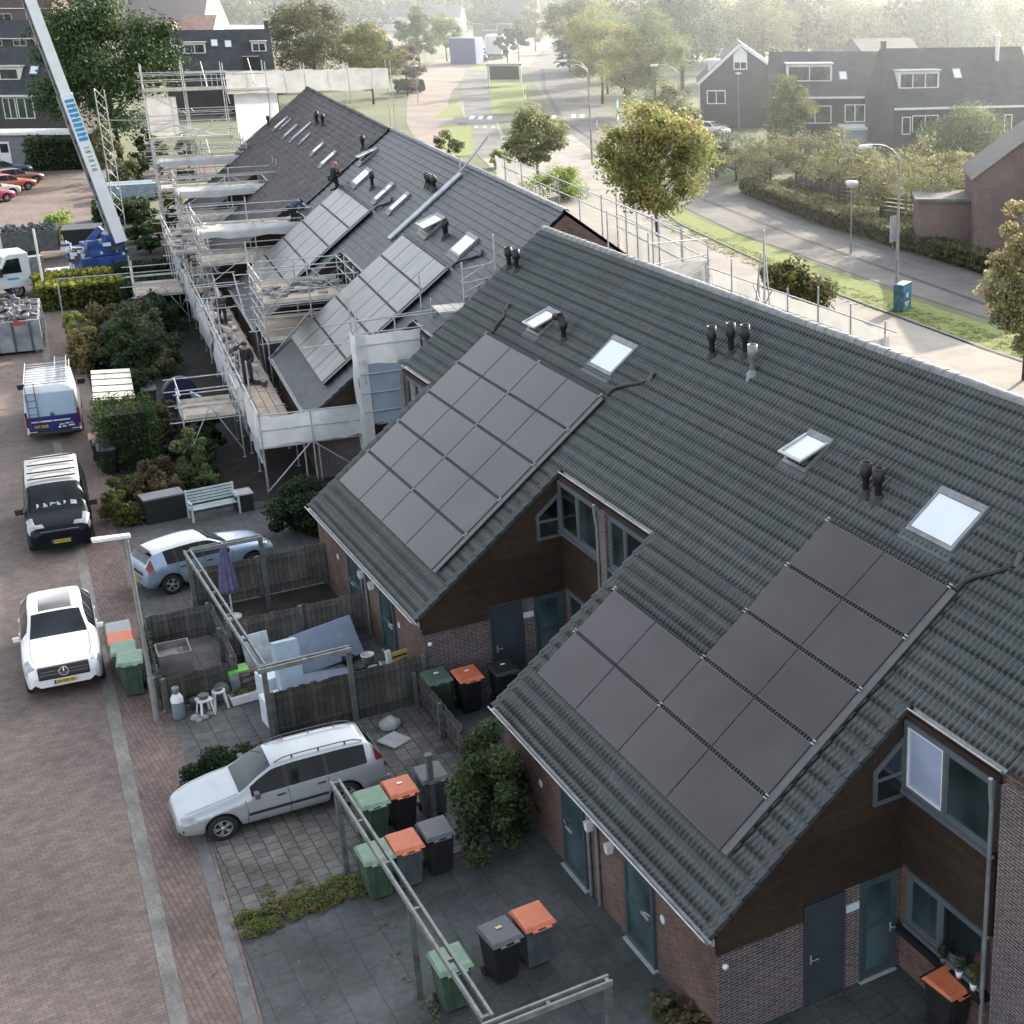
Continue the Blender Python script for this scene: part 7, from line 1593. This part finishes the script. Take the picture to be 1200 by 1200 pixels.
for i_, (u_, v_, t_, w_, p_, lb_) in enumerate(((165, 212, 178, 16, 'dark', 'dark shrub seen through the far scaffold'), (190, 205, 168, 18, 'olive', 'olive shrub behind the far scaffold legs'), (216, 222, 196, 16, 'green', 'green shrub at the inner side of the far scaffold'), (178, 190, 150, 18, 'dark', 'dark tree shrub beneath the upper far scaffold deck'), (222, 196, 160, 16, 'olive', 'olive bush at the far gable foot'), (140, 226, 200, 12, 'green', 'small green bush by the stacked panels'), (168, 266, 244, 17, 'dark', 'dark bush right of the square hedge'), (186, 280, 258, 16, 'olive', 'olive bush before the pale scaffold boards'), (160, 284, 266, 14, 'green', 'green bush between the crane turret and the walkway'), (176, 296, 278, 14, 'dark', 'dark bush by the far walkway sheeting'), (205, 268, 246, 14, 'dark', 'dark bush under the pale boards of the far scaffold'), (198, 246, 222, 15, 'olive', 'olive bush under the farthest pale boards'))):
    tree_at(lb_, u_, v_, t_, w_, p_, 370+i_, vbot=v_-4, n=30, per=80, name='bush')
hedge('clipped brown hedge beside the pink path', site(468, 72), (6, 3, 2.4), RAD(-20), 'rust', 343, .4, 30)
# far mass of trees on the horizon
rr = random.Random(8); cl = []
for i in range(1900):
    u = rr.uniform(-250, 1500); D = rr.uniform(430, 760); a = -YAW-math.atan((u-CX)/F_PX)
    D *= 1+.0*u; cl.append((D*math.cos(a), D*math.sin(a), rr.uniform(2, 9), rr.uniform(4, 9), .7))
leaf_cloud('treeline', LEAF, cl, 85, 1.5, [(.065, .08, .045), (.05, .065, .04), (.085, .09, .05)], 70, up=.5, kind='stuff')

def woods(name, spots, pal, seed, per=46, leaf=.8):
    r = random.Random(seed); c_ = []
    for (u, v, vt, hw) in spots:
        P = site(u, v); s = depth(P)/F_PX; h = height_at(P, vt)
        for k in crown_clumps(h*.08, h, hw*s, hw*s, 46, hw*s*.32, r.randint(0, 9999)): c_.append((P.x+k[0], P.y+k[1], k[2], k[3], .8))
    leaf_cloud(name, LEAF, c_, per, leaf, pal, seed, kind='stuff')
rr = random.Random(17)
sp = [(u+rr.uniform(-10, 10), rr.uniform(68, 88), rr.uniform(-35, 12), rr.uniform(36, 58)) for u in range(690, 1260, 30)]
woods('woods', sp[::2], [(.075, .095, .055), (.06, .08, .05), (.09, .105, .06)], 501); woods('woods', sp[1::2], [(.13, .135, .07), (.10, .11, .06), (.15, .145, .08)], 502)
sp = [(u+rr.uniform(-8, 8), rr.uniform(18, 32), rr.uniform(-16, 6), rr.uniform(14, 24)) for u in list(range(-40, 700, 24))]
woods('woods', sp, [(.08, .095, .05), (.11, .12, .06), (.065, .08, .045)], 503, 40, 1.0)
rr = random.Random(5); cl = []
for i in range(900):
    x = rr.uniform(48, 97); yn = -45.6-.115*max(0, x-72); cl.append((x, yn-rr.uniform(.1, 2.3), .02, rr.uniform(.2, .45), .16))
leaf_cloud('grass', LEAF, cl, 45, .075, [(.14, .17, .045), (.155, .175, .05), (.15, .155, .055), (.12, .145, .04)], 61, up=1., kind='stuff')

# ------------------------------------------------------------------ houses in the distance
M_FBRICK = brick('far_brick', (.105, .092, .092), (.082, .072, .076), (.12, .115, .115), gap=.012, bump=0, dirt=.2); M_FROOF = mat('far_roof', (.055, .06, .066), rough=.75, var=.25, scale=1.2)
M_FROOFB = mat('brown_roof', (.12, .085, .075), rough=.8, var=.25, scale=1.2); M_PINKB = brick('pink_brick', (.24, .17, .15), (.20, .15, .135), (.2, .17, .16), bump=0, dirt=.15)
M_ORROOF = mat('orange_roof', (.32, .16, .11), rough=.8, var=.25, scale=1.); M_CREAMW = mat('cream_wall', (.55, .50, .42), rough=.8, var=.15, scale=.8)
def far_house(label, A, B, ez, rzg, half, wins=(), dorm=(), sky=(), group=None, wall=None, roof=None, chim=True, name='row_house', cat='house', gut=True, gable_wins=(), over=.3):
    A = Vector((A[0], A[1], 0)); B = Vector((B[0], B[1], 0)); d = B-A; L = d.length; ang = math.atan2(d.y, d.x)
    root = empty(name, A, ang, label, cat, group)
    n = Vector((-d.y, d.x, 0)); s = 1 if n.dot(A-Vector((0, 0, 0))) > 0 else -1          # y*s points away from the viewer
    D = 2*half; Y = lambda y: y*s
    wall = wall or M_FBRICK; roof = roof or M_FROOF
    w = MB(); w.prism([(Y(0), 0), (Y(D), 0), (Y(D), ez), (Y(half), rzg-.12), (Y(0), ez)], 'x', 0, L); w.build('wall', wall, root)
    r = MB(); sl = (rzg-ez)/half
    for (y0, y1) in ((-over, half), (D+over, half)):
        z0 = ez-sl*over; r.add([(-.02, Y(y0), z0), (L+.02, Y(y0), z0), (L+.02, Y(y1), rzg), (-.02, Y(y1), rzg), (-.02, Y(y0), z0+.12), (L+.02, Y(y0), z0+.12), (L+.02, Y(y1), rzg+.12), (-.02, Y(y1), rzg+.12)], [(0,3,2,1),(4,5,6,7),(0,1,5,4),(1,2,6,5),(2,3,7,6),(3,0,4,7)])
    ro = r.build('roof', roof, root)
    if gut: m = MB(); m.box((0, Y(-over-.16), ez-sl*over-.05), (L, Y(-over-.01), ez-sl*over+.14)); m.build('gutter', M_WHITE, root)
    if chim: m = MB(); m.box((L-.55, Y(half-.35), rzg-.5), (L-.05, Y(half+.35), rzg+1.0)); m.box((L-.6, Y(half-.4), rzg+1.0), (L, Y(half+.4), rzg+1.1)); m.build('chimney', wall, ro)
    def win(x0, x1, z0, z1, y, parent, nb=2, fr=M_WHITE, gl=M_GLASS):
        f = MB(); t = .09
        f.box((x0, Y(y-.05), z0), (x1, Y(y+.02), z0+t)); f.box((x0, Y(y-.05), z1-t), (x1, Y(y+.02), z1))
        for k in range(nb+1): xx = x0+(x1-x0-t)*k/nb; f.box((xx, Y(y-.049), z0+t), (xx+t, Y(y+.019), z1-t))
        fo = f.build('window', fr, parent); p = MB(); p.box((x0+t, Y(y-.03), z0+t), (x1-t, Y(y-.01), z1-t)); p.build('pane', gl, fo)
    for (x0, x1, z0, z1, nb) in wins: win(x0*L, x1*L, z0, z1, 0, root, nb)
    for (x0, x1, f0, f1, nb) in dorm:
        y0 = half*f0; zb = ez+sl*y0; zt = ez+sl*half*f1; yb = half*f1+.1; x0 *= L; x1 *= L
        m = MB(); m.box((x0, Y(y0), zb-.1), (x1, Y(yb), zt)); dd = m.build('dormer', M_WHITE, ro)
        m = MB(); m.box((x0-.15, Y(y0-.2), zt+.002), (x1+.15, Y(yb+.6), zt+.14)); m.build('dormer_roof', mat('dormer_felt', (.42, .42, .42), rough=.7), dd)
        win(x0+.1, x1-.1, zb+.1, zt-.12, y0-.02, dd, nb)
    for (xc, fc) in sky:
        yc = half*fc; ca_ = math.atan(sl); M_ = Matrix.Translation((xc*L, Y(yc), ez+sl*yc+.12)) @ Matrix.Rotation(ca_*s, 4, 'X')
        m = MB(); m.box((-.42, -.6, 0), (.42, .6, .07), M_); so = m.build('skylight', M_MGREY, ro); m = MB(); m.box((-.34, -.5, .071), (.34, .5, .08), M_); m.build('pane', M_SKYPANE, so)
    for (y0, y1, z0, z1, end) in gable_wins:
        xx = -.03 if end == 0 else L+.03; m = MB(); m.box((xx-.03, Y(y0), z0), (xx+.03, Y(y1), z1)); fo = m.build('gable_window', M_WHITE, root); m = MB(); xe = xx-.04 if end == 0 else xx+.04
        m.box((xe-.01, Y(y0+.12), z0+.12), (xe+.01, Y((y0+y1)/2-.05), z1-.12)); m.box((xe-.01, Y((y0+y1)/2+.05), z0+.12), (xe+.01, Y(y1-.12), z1-.12)); m.build('pane', M_GLASS, fo)
    return root
def lerp2(a, b, t): return (a[0]+(b[0]-a[0])*t, a[1]+(b[1]-a[1])*t)
GR = 'row houses right of the main road'; a, b = site(905, 112, 5.6), site(1045, 111, 5.6)
far_house('row house with a white box dormer behind the yellow tipped bush tree', a, lerp2(a, b, .52), 5.6, 9.35, 4.5, [(.42, .95, 2.9, 4.6, 2)], [(.25, .98, .30, .75, 2)], (), GR, chim=False)
far_house('row house with two skylights and a wide shuttered window', lerp2(a, b, .52), b, 5.6, 9.35, 4.5, [(.18, .88, 3.0, 4.7, 4)], (), [(.18, .42), (.80, .42)], GR)
m = MB(); p = lerp2(a, b, .75); ang = math.atan2(b.y-a.y, b.x-a.x); m.box((-2.2, -1.0, 0), (2.2, 2.8, 2.6)); o_ = m.build('conservatory', mat('pale_blue_extension', (.30, .38, .44), rough=.4, var=.2, scale=1), loc=(p[0]-2.2, p[1]+1.2, 0), rz=ang, label='pale blue flat roofed extension below the shuttered window', cat='extension')
m = MB(); m.box((-2.35, -1.15, 2.601), (2.35, 2.95, 2.85)); m.build('roof_edge', M_WHITE, o_)
a, b = site(1047, 124, 5.6), site(1215, 120, 5.6)
far_house('row house with a white framed three part dormer under its awning', a, lerp2(a, b, .5), 5.6, 10.25, 4.5, [(.12, .24, 3.0, 4.6, 1), (.26, .62, 3.2, 4.7, 2)], [(.12, .68, .28, .62, 3)], [(.98, .52)], GR, chim=False)
far_house('last row house at the right edge with a tall white flue', lerp2(a, b, .5), b, 5.6, 10.25, 4.5, [(.55, .66, 3.0, 4.6, 1), (.1, .4, 3.0, 4.6, 2)], (), (), GR, chim=False)
m = MB(); q = lerp2(a, b, .78); m.tube((0, 0, 0), (0, 0, 2.3), .2, 10); m.tube((0, 0, 2.3), (.0, 0, 2.5), .32, 10); m.build('flue', M_WHITE, loc=(q[0]+3.2, q[1]-1.4, 9.0), label='tall white flue pipe on the right hand roof', cat='flue')
a, b = site(1010, 52, 8), site(1080, 51, 8)
far_house('dark flat fronted roof showing behind the right hand ridge', a, b, 7.0, 8.4, 4.5, chim=False, gut=True, group=GR)
# brick gable house: its gable end faces the viewer
gz = 5.4; gA = site(822, 94, gz); ridge = site(867, 52, 9.4)
GA_ = site(822, 150); gdir = Vector((.88, -.47, 0)); acr = Vector((-.47, -.88, 0))
W_ = 8.6
gh = empty('gable_house', GA_, 0, 'brick house whose white edged gable faces the road, lattice window under the ridge', 'house'); gh.rotation_euler = (0, 0, math.atan2(gdir.y, gdir.x))
hE, hR = height_at(GA_, 96), height_at(GA_+acr*W_/2, 52)
m = MB(); m.prism([(0, 0), (-W_, 0), (-W_, hE+1.4), (-W_/2-.3, hR-.1), (0, hE)], 'x', 0, 9.); m.build('wall', M_FBRICK, gh)
m = MB()
for (y0, z0, y1, z1) in ((.35, hE-.3, -W_/2-.3, hR), (-W_-.2, hE+1.2, -W_/2-.3, hR)): m.add([(-.25, y0, z0), (9.2, y0, z0), (9.2, y1, z1), (-.25, y1, z1), (-.25, y0, z0+.18), (9.2, y0, z0+.18), (9.2, y1, z1+.18), (-.25, y1, z1+.18)], [(0,3,2,1),(4,5,6,7),(0,1,5,4),(1,2,6,5),(2,3,7,6),(3,0,4,7)])
m.build('roof', M_FROOF, gh)
m = MB()
for (y0, z0, y1, z1) in ((.38, hE-.32, -W_/2-.3, hR-.02), (-W_-.22, hE+1.18, -W_/2-.3, hR-.02)): m.beam((-.29, y0, z0+.03), (-.29, y1, z1+.03), .06, .32)
m.build('barge_board', M_WHITE, gh)
def gwin(y0, y1, z0, z1, nm='window'):
    m = MB(); m.box((-.06, y0, z0), (-.001, y1, z1)); fo = m.build(nm, M_WHITE, gh); m = MB(); ym = (y0+y1)/2
    m.box((-.075, y0+.12, z0+.12), (-.062, ym-.05, z1-.12)); m.box((-.075, ym+.05, z0+.12), (-.062, y1-.12, z1-.12)); m.build('pane', M_GLASS, fo)
gwin(-W_*.33, -W_*.08, hE*.52, hE*.82); gwin(-W_*.62, -W_*.44, hR*.70, hR*.80, 'attic_window')
m = MB(); m.prism([(-W_*.44, hR*.80), (-W_*.62, hR*.80), (-W_*.62, hR*.90), (-W_*.535, hR-.25), (-W_*.44, hR*.88)], 'x', -.001, -.05); m.build('gable_panel', M_WHITE, gh)
m = MB(); m.box((1.5, -1.0, hE+.6), (4.2, -2.9, hE+2.3)); m.build('dormer', M_WHITE, gh)
m = MB(); m.box((.8, -W_-.9, 0), (7, -W_-.01, hE+1.5)); m.build('side_wing', M_PINKB, gh)
m = MB(); m.box((2.2, .02, 1.6), (6.5, .06, 4.6)); m.build('side_window_strip', M_WHITE, gh)
# brick gable wall and shed at the right edge
P0 = site(1128, 286); rg = empty('brick_gable_house', P0, math.atan2(-.84, -.54), 'blank brick gable end with a lean to shed at the right edge', 'house'); sc_m = depth(P0)/F_PX
hA = height_at(P0, 192)
m = MB(); m.prism([(0, 0), (12, 0), (12, hA+2), (7.0, hA+5.2), (0, hA)], 'y', -6, 0); m.build('wall', M_PINKB, rg)
m = MB(); m.add([(-.3, .2, hA-.2), (-.3, -6.2, hA-.2), (7.0, -6.2, hA+5.3), (7., .2, hA+5.3), (12.3, .2, hA+1.9), (12.3, -6.2, hA+1.9)], [(0, 1, 2, 3), (3, 2, 5, 4)]); m.build('roof', M_FROOF, rg)
m = MB(); m.box((-3.4, -3.6, 0), (-.01, .0, 3.4)); so = m.build('lean_to_shed', M_PINKB, rg); m = MB(); m.box((-3.6, -3.8, 3.401), (-.01, .2, 3.6)); m.build('shed_roof', M_KERB, so)
m = MB(); m.box((-1.2, .01, .1), (-.5, .05, 2.3)); m.build('shed_door', M_DGREY, so)
for i, (u, v) in enumerate(((1000, 236), (1068, 262), (962, 228))):
    p = site(u, v); fr_ = empty('garden_fence', p, math.atan2(-.3, -.95), ['slatted garden fence behind the slim lantern', 'slatted garden fence between the small bed trees', 'grey closed garden fence left of the slatted ones'][i], 'fence', 'garden fences behind the planting bed')
    for k in range(6 if i < 2 else 9): m = MB(); m.box((-2.6, -.03, .2+k*(.3 if i < 2 else .2)), (2.6, .03, .4+k*(.3 if i < 2 else .2))); m.build('slat', M_WOODGREY, fr_)
    for x in (-2.6, 0, 2.6): m = MB(); m.box((x-.06, -.1, 0), (x+.06, -.031, 2.1)); m.build('post', M_WOODDARK, fr_)
# left rows
GL = 'row houses beyond the street end'; a, b = site(-60, 110, 5.4), site(78, 109, 5.4)
far_house('left row house with white dormer window and white framed double windows', a, b, 5.4, 9.5, 4.6, [(.44, .55, 2.9, 5.0, 2), (.56, .70, 2.9, 5.0, 2), (.91, .99, 3.0, 4.9, 1)], [(.25, .58, .28, .60, 2)], [(.68, .48)], GL, chim=False)
m = MB(); m.box((0, -.0, 0), (9.2, 3.2, 2.9)); pA = site(2, 196); o_ = m.build('porch_extension', mat('grey_porch', (.20, .21, .22), rough=.7, var=.15), loc=(pA.x+.8, pA.y+1, 0), rz=math.atan2(b.y-a.y, b.x-a.x), label='flat roofed grey porch in front of the left row', cat='porch')
m = MB(); m.box((-.2, -.3, 2.901), (9.4, 3.4, 3.1)); m.build('roof_edge', M_WHITE, o_); m = MB(); m.box((1.2, -.05, .05), (2.2, -.001, 2.3)); do = m.build('door', M_WHITE, o_); m = MB(); m.box((1.35, -.07, 1.3), (2.05, -.051, 2.1)); m.build('door_glass', M_GLASS_D, do)
a, b = site(193, 83, 5.4), site(322, 80, 5.4)
far_house('dark roofed row house with a white two pane dormer right of the big tree', a, lerp2(a, b, .5), 5.4, 9.8, 4.6, [(.62, .92, 3.1, 5.0, 3)], [(.38, .78, .40, .70, 2)], [(.12, .6), (.95, .65)], GL, chim=False)
far_house('dark roofed row house with brown box and small dormer below its chimney', lerp2(a, b, .5), b, 5.4, 9.8, 4.6, [(.30, .5, 3.0, 4.8, 2)], [(.62, .9, .42, .70, 2)], [(.2, .62)], GL, chim=True)
m = MB(); p = lerp2(a, b, .80); m.box((-1.7, -1.0, 0), (1.7, 1.0, 3.6)); m.box((-1.2, -1.1, 3.6), (.8, .9, 7.0)); m.build('brown_extension', mat('dark_brown_cladding', (.05, .042, .04), rough=.8, var=.2), loc=(p[0]-1.6, p[1]+.3, 0), rz=math.atan2(b.y-a.y, b.x-a.x), label='dark brown clad box built against the dark roofed row', cat='extension')
c0 = site(318, 108); hp = empty('hipped_house', c0, RAD(-60), 'pale brown hipped roof beside the broad brown olive tree', 'house'); m = MB(); m.box((-4, -4, 0), (4, 4, 3.0)); m.build('wall', M_PINKB, hp)
m = MB(); m.add([(-5, -5, 2.8), (5, -5, 2.8), (5, 5, 2.8), (-5, 5, 2.8), (-.4, 3.5, 7.6), (.4, 3.5, 7.6)], [(0, 1, 5, 4), (1, 2, 5), (2, 3, 4, 5), (3, 0, 4)]); m.build('roof', mat('tan_roof', (.26, .21, .18), rough=.85, var=.2), hp)
def dist_house(label, u, v, w, hw, ev, rv, roof, wall=M_FBRICK, half=4., group='distant houses', wins=True):
    P = site(u, v); s = depth(P)/F_PX; d = Vector((-.54, -.84, 0)); A = P-d*w*s/2; B = P+d*w*s/2; e = height_at(P, ev); r = height_at(P+Vector((.8, -.5, 0))*half, rv)
    return far_house(label, A, B, e, max(r, e+.6), half, [(.15, .38, e*.45, e*.85, 2), (.6, .85, e*.45, e*.85, 2)] if wins else (), (), (), group, wall, roof, chim=False)
dist_house('brown brick block behind the raised boom at the top left', 30, 60, 78, 0, 8, -20, M_FROOFB, M_PINKB)
dist_house('low dark roof house left of the big green tree', 12, 62, 60, 0, 44, 24, M_FROOF)
dist_house('tall brown roofed hall at the top behind the orange roofs', 195, 52, 92, 0, 30, -24, mat('hall_roof', (.13, .11, .115), rough=.8, var=.15), M_CREAMW, 8, wins=False)
dist_house('small house with orange tiled roof left of the white gables', 190, 62, 22, 0, 46, 24, M_ORROOF, M_CREAMW)
dist_house('white gabled house with orange roof in the middle distance', 232, 60, 38, 0, 42, 18, M_ORROOF, M_WHITE)
dist_house('long white flat building behind the dark roofed row', 300, 52, 78, 0, 36, 30, mat('flat_pale', (.5, .5, .5), rough=.7), M_WHITE)
dist_house('long grey roofed terrace on the horizon', 480, 36, 120, 0, 20, 6, mat('grey_roof', (.16, .17, .19), rough=.8), M_WHITE)  # plain mid-grey roof colour
dist_house('second grey roofed terrace on the horizon', 545, 32, 60, 0, 18, 4, mat('grey_roof', (.16, .17, .19)), M_WHITE)
dist_house('big dark steep roof at the top of the road', 592, 44, 74, 0, 26, -10, mat('dark_steep', (.05, .05, .06), rough=.8), M_FBRICK, 5)
dist_house('pale low building far right behind the hazy trees', 1055, 60, 60, 0, 30, 18, mat('grey_roof', (.16, .17, .19)), M_CREAMW)
dist_house('house roof glimpsed left of the top road trees', 650, 30, 30, 0, 18, 6, M_FROOFB, M_CREAMW)
# container, lorry, signs, kiosk
bc = empty('blue_container', site(548, 74), RAD(-35), 'blue metal container beside the lime green tree', 'container'); m = MB(); m.box((-3, -2.4, 0), (3, 2.4, 4.6)); m.build('body', mat('container_blue', (.07, .11, .26), rough=.6, var=.2), bc)
for i in range(9): m = MB(); m.box((-3.06, -2.2+.5*i, .2), (-3.001, -2.0+.5*i, 4.4)); m.build('rib', mat('container_blue', (.07, .11, .26)), bc)
lo = empty('delivery_lorry', site(583, 68), RAD(-30), 'white delivery lorry parked past the planted island', 'lorry'); m = MB(); m.box((-4.5, -1.5, 1.0), (2.8, 1.5, 4.4)); m.build('box_body', M_WHITE, lo); m = MB(); m.frustum((3.9, 0, .6), (2.0, 2.8), (1.7, 2.6), 2.6); m.build('cab', M_IVORY, lo); m = MB(); m.box((-4.4, -1.2, .5), (4, 1.2, .99)); m.build('chassis', M_DGREY, lo)
for x in (-3, 3.5):
    for s in (1, -1): m = MB(); m.tube((x, s*1.15, .5), (x, s*1.45, .5), .5, 12); m.build('wheel', M_TYRE, lo)
for k, (u, v, c, z) in enumerate(((552, 66, (.08, .1, .16), 10), (565, 64, (.55, .55, .56), 30), (566, 72, (.12, .12, .14), -20), (575, 60, (.5, .52, .54), 60), (556, 58, (.3, .05, .04), 15))):
    far_car(['dark blue car at the far car park', 'white car at the far car park', 'black car nearest in the far car park', 'silver car behind the white delivery lorry', 'small red car at the back of the far car park'][k], site(u, v), RAD(z), c)
si = empty('advert_box', site(1057, 363), RAD(120), 'blue advertising box with white emblem on the grass verge', 'advert box'); m = MB(); m.box((-.62, -.28, .0), (.62, .28, 1.5)); m.build('cabinet', mat('teal_cabinet', (.06, .17, .20), rough=.4, var=.4, scale=3), si, bevel=.03)
for s in (1, -1):
    m = MB(); m.box((-.55, s*.281, .12), (.55, s*.288, 1.42)); p_ = m.build('poster', mat('poster_blue', (.07, .26, .38), rough=.3, var=.5, scale=2.5), si); m = MB(); m.prism([(-.16, .85), (0, 1.02), (.16, .85), (0, .68)], 'y', s*.289, s*.293); m.box((-.3, s*.289, .42), (.3, s*.293, .50)); m.box((-.22, s*.289, .30), (.22, s*.293, .36)); m.build('emblem', M_WHITE, p_)
def road_sign(label, p, w, h, z, m_, marks=None, rzz=RAD(145)):
    root = empty('road_sign', p, rzz, label, 'sign'); m = MB(); m.tube((0, 0, 0), (0, 0, z+h), .05, 6); m.build('post', M_LAMP, root); m = MB(); m.box((-w/2, .051, z), (w/2, .08, z+h)); b_ = m.build('board', m_, root)
    if marks:
        m = MB()
        for a in marks: m.box((a[0]*w, .0802, z+a[1]*h), (a[2]*w, .086, z+a[3]*h))
        m.build('symbol', M_INK if m_ is not M_CYAN else M_WHITE, b_)
    return root
road_sign('yellow and white square sign at the end of the planted island', site(616, 136), 1.7, 1.7, 2.0, mat('sign_yellow', (.70, .72, .30), rough=.4), ((-.25, .35, .0, .7), (.05, .3, .25, .65)))
road_sign('blue and white information sign beside the right lane', site(724, 148), 1.6, 2.4, .6, M_CYAN, ((-.38, .62, .38, .9), (-.3, .1, .3, .2)))
road_sign('small white board sign standing before the low hedge', site(1046, 292), .9, 1.7, .5, M_WHITE, None, RAD(110))
sh_ = empty('bus_shelter', site(592, 100), RAD(-24), 'dark glazed shelter with white posts on the planted island', 'shelter')
m = MB(); m.box((-.6, -2.2, .9), (-.5, 2.2, 2.9)); m.build('glass_wall', M_GLASS_D, sh_); m = MB(); m.box((-1.2, -2.7, 3.0), (1.4, 2.7, 3.2)); m.build('roof', M_KERB, sh_)
for y in (-2.45, 2.45):
    for x in (-1, 1.1): m = MB(); m.tube((x, y, 0), (x, y, 3.0), .12, 8); m.build('post', M_WHITE, sh_)
GB_ = 'white bollards at the road crossing'
for k, (u, v) in enumerate(((700, 150), (716, 160), (735, 192), (748, 205))):
    m = MB(); m.tube((0, 0, 0), (0, 0, .9), .07, 8); m.build('bollard', M_WHITE, loc=site(u, v), label='small white bollard near the crossing right of the road', cat='bollard', group=GB_)
# plants behind the ground floor window
for k, (x, h, lb) in enumerate(((15.75, .45, 'leafy plant with yellow leaves at the right end of the black sill'), (16.15, .35, 'grey green plant in a white pot on the black sill'), (16.6, .3, 'small dark plant in the middle of the black sill'))):
    po = empty('potted_plant', (x, -13.80, 1.142), 0, lb, 'potted plant', 'plants on the window sill'); MB().lathe([(0, 0), (.055, 0), (.075, .13), (.06, .13), (0, .11)], 14).build('pot', M_WHITE if k != 2 else M_DGREY, po)
    leaf_cloud('foliage', LEAF, [(0, 0, .12+h*.5, .10), (.02, .02, .12+h*.75, .08), (-.03, 0, .2, .07)], 30, .08, [[(.18, .16, .04), (.06, .08, .03)], [(.07, .10, .06)], [(.04, .06, .03)]][k], 90+k, po)

# ------------------------------------------------------------------ haze, light, camera
hz = MB(); hz.box((62, -420, -1), (420, -44, 42)); hm = bpy.data.materials.new('haze'); hm.use_nodes = True; nt = hm.node_tree; nt.nodes.clear()
out = nt.nodes.new('ShaderNodeOutputMaterial'); vs_ = nt.nodes.new('ShaderNodeVolumeScatter'); vs_.inputs['Density'].default_value = HAZE; vs_.inputs['Anisotropy'].default_value = .78; vs_.inputs['Color'].default_value = (.90, .95, 1, 1)
nt.links.new(vs_.outputs['Volume'], out.inputs['Volume']); o_ = hz.build('haze', hm, kind='structure')

SUN_EL, SUN_AZ = RAD(22), RAD(-61)
w = bpy.data.worlds.new('World'); SC.world = w; w.use_nodes = True; nt = w.node_tree; bg = nt.nodes['Background']
sky = nt.nodes.new('ShaderNodeTexSky'); sky.sky_type = 'NISHITA'; sky.sun_disc = False; sky.sun_elevation = SUN_EL; sky.sun_rotation = RAD(90)-SUN_AZ
sky.air_density = 1.0; sky.dust_density = 3.0; sky.ozone_density = 1.0; sky.altitude = 10
hs = nt.nodes.new('ShaderNodeHueSaturation'); hs.inputs['Saturation'].default_value = .38; hs.inputs['Value'].default_value = 3.35; nt.links.new(sky.outputs['Color'], hs.inputs['Color']); nt.links.new(hs.outputs['Color'], bg.inputs['Color'])
bg.inputs['Strength'].default_value = SKY
sl = bpy.data.lights.new('sun', 'SUN'); sl.energy = SUN; sl.angle = RAD(.6); sl.color = (1, .88, .72); so = bpy.data.objects.new('sun', sl); COL.objects.link(so)
sd = Vector((math.cos(SUN_EL)*math.cos(SUN_AZ), math.cos(SUN_EL)*math.sin(SUN_AZ), math.sin(SUN_EL)))
so.rotation_euler = sd.to_track_quat('Z', 'Y').to_euler(); so.location = sd*200
cam = bpy.data.cameras.new('camera'); co = bpy.data.objects.new('camera', cam); COL.objects.link(co); SC.camera = co
cam.sensor_fit = 'HORIZONTAL'; cam.sensor_width = 36; cam.lens = F_PX/1200*36; cam.shift_x = (600-CX)/1200; cam.shift_y = (CY-600)/1200; cam.clip_start = .5; cam.clip_end = 6000
co.location = (0, 0, HCAM); co.rotation_euler = _F.to_track_quat('-Z', 'Y').to_euler()
SC.view_settings.view_transform = 'Standard'; SC.view_settings.look = 'None'; SC.view_settings.exposure = 0; SC.view_settings.gamma = 1
SC.render.engine = 'CYCLES'; cy = SC.cycles; cy.use_denoising = True; cy.max_bounces = 6; cy.diffuse_bounces = 3; cy.glossy_bounces = 2; cy.transmission_bounces = 2; cy.volume_bounces = 1; cy.transparent_max_bounces = 4
cy.use_adaptive_sampling = True; cy.adaptive_threshold = .02; cy.caustics_reflective = False; cy.caustics_refractive = False; cy.sample_clamp_indirect = 6
cy.volume_step_rate = 4.0
SC.render.film_transparent = False
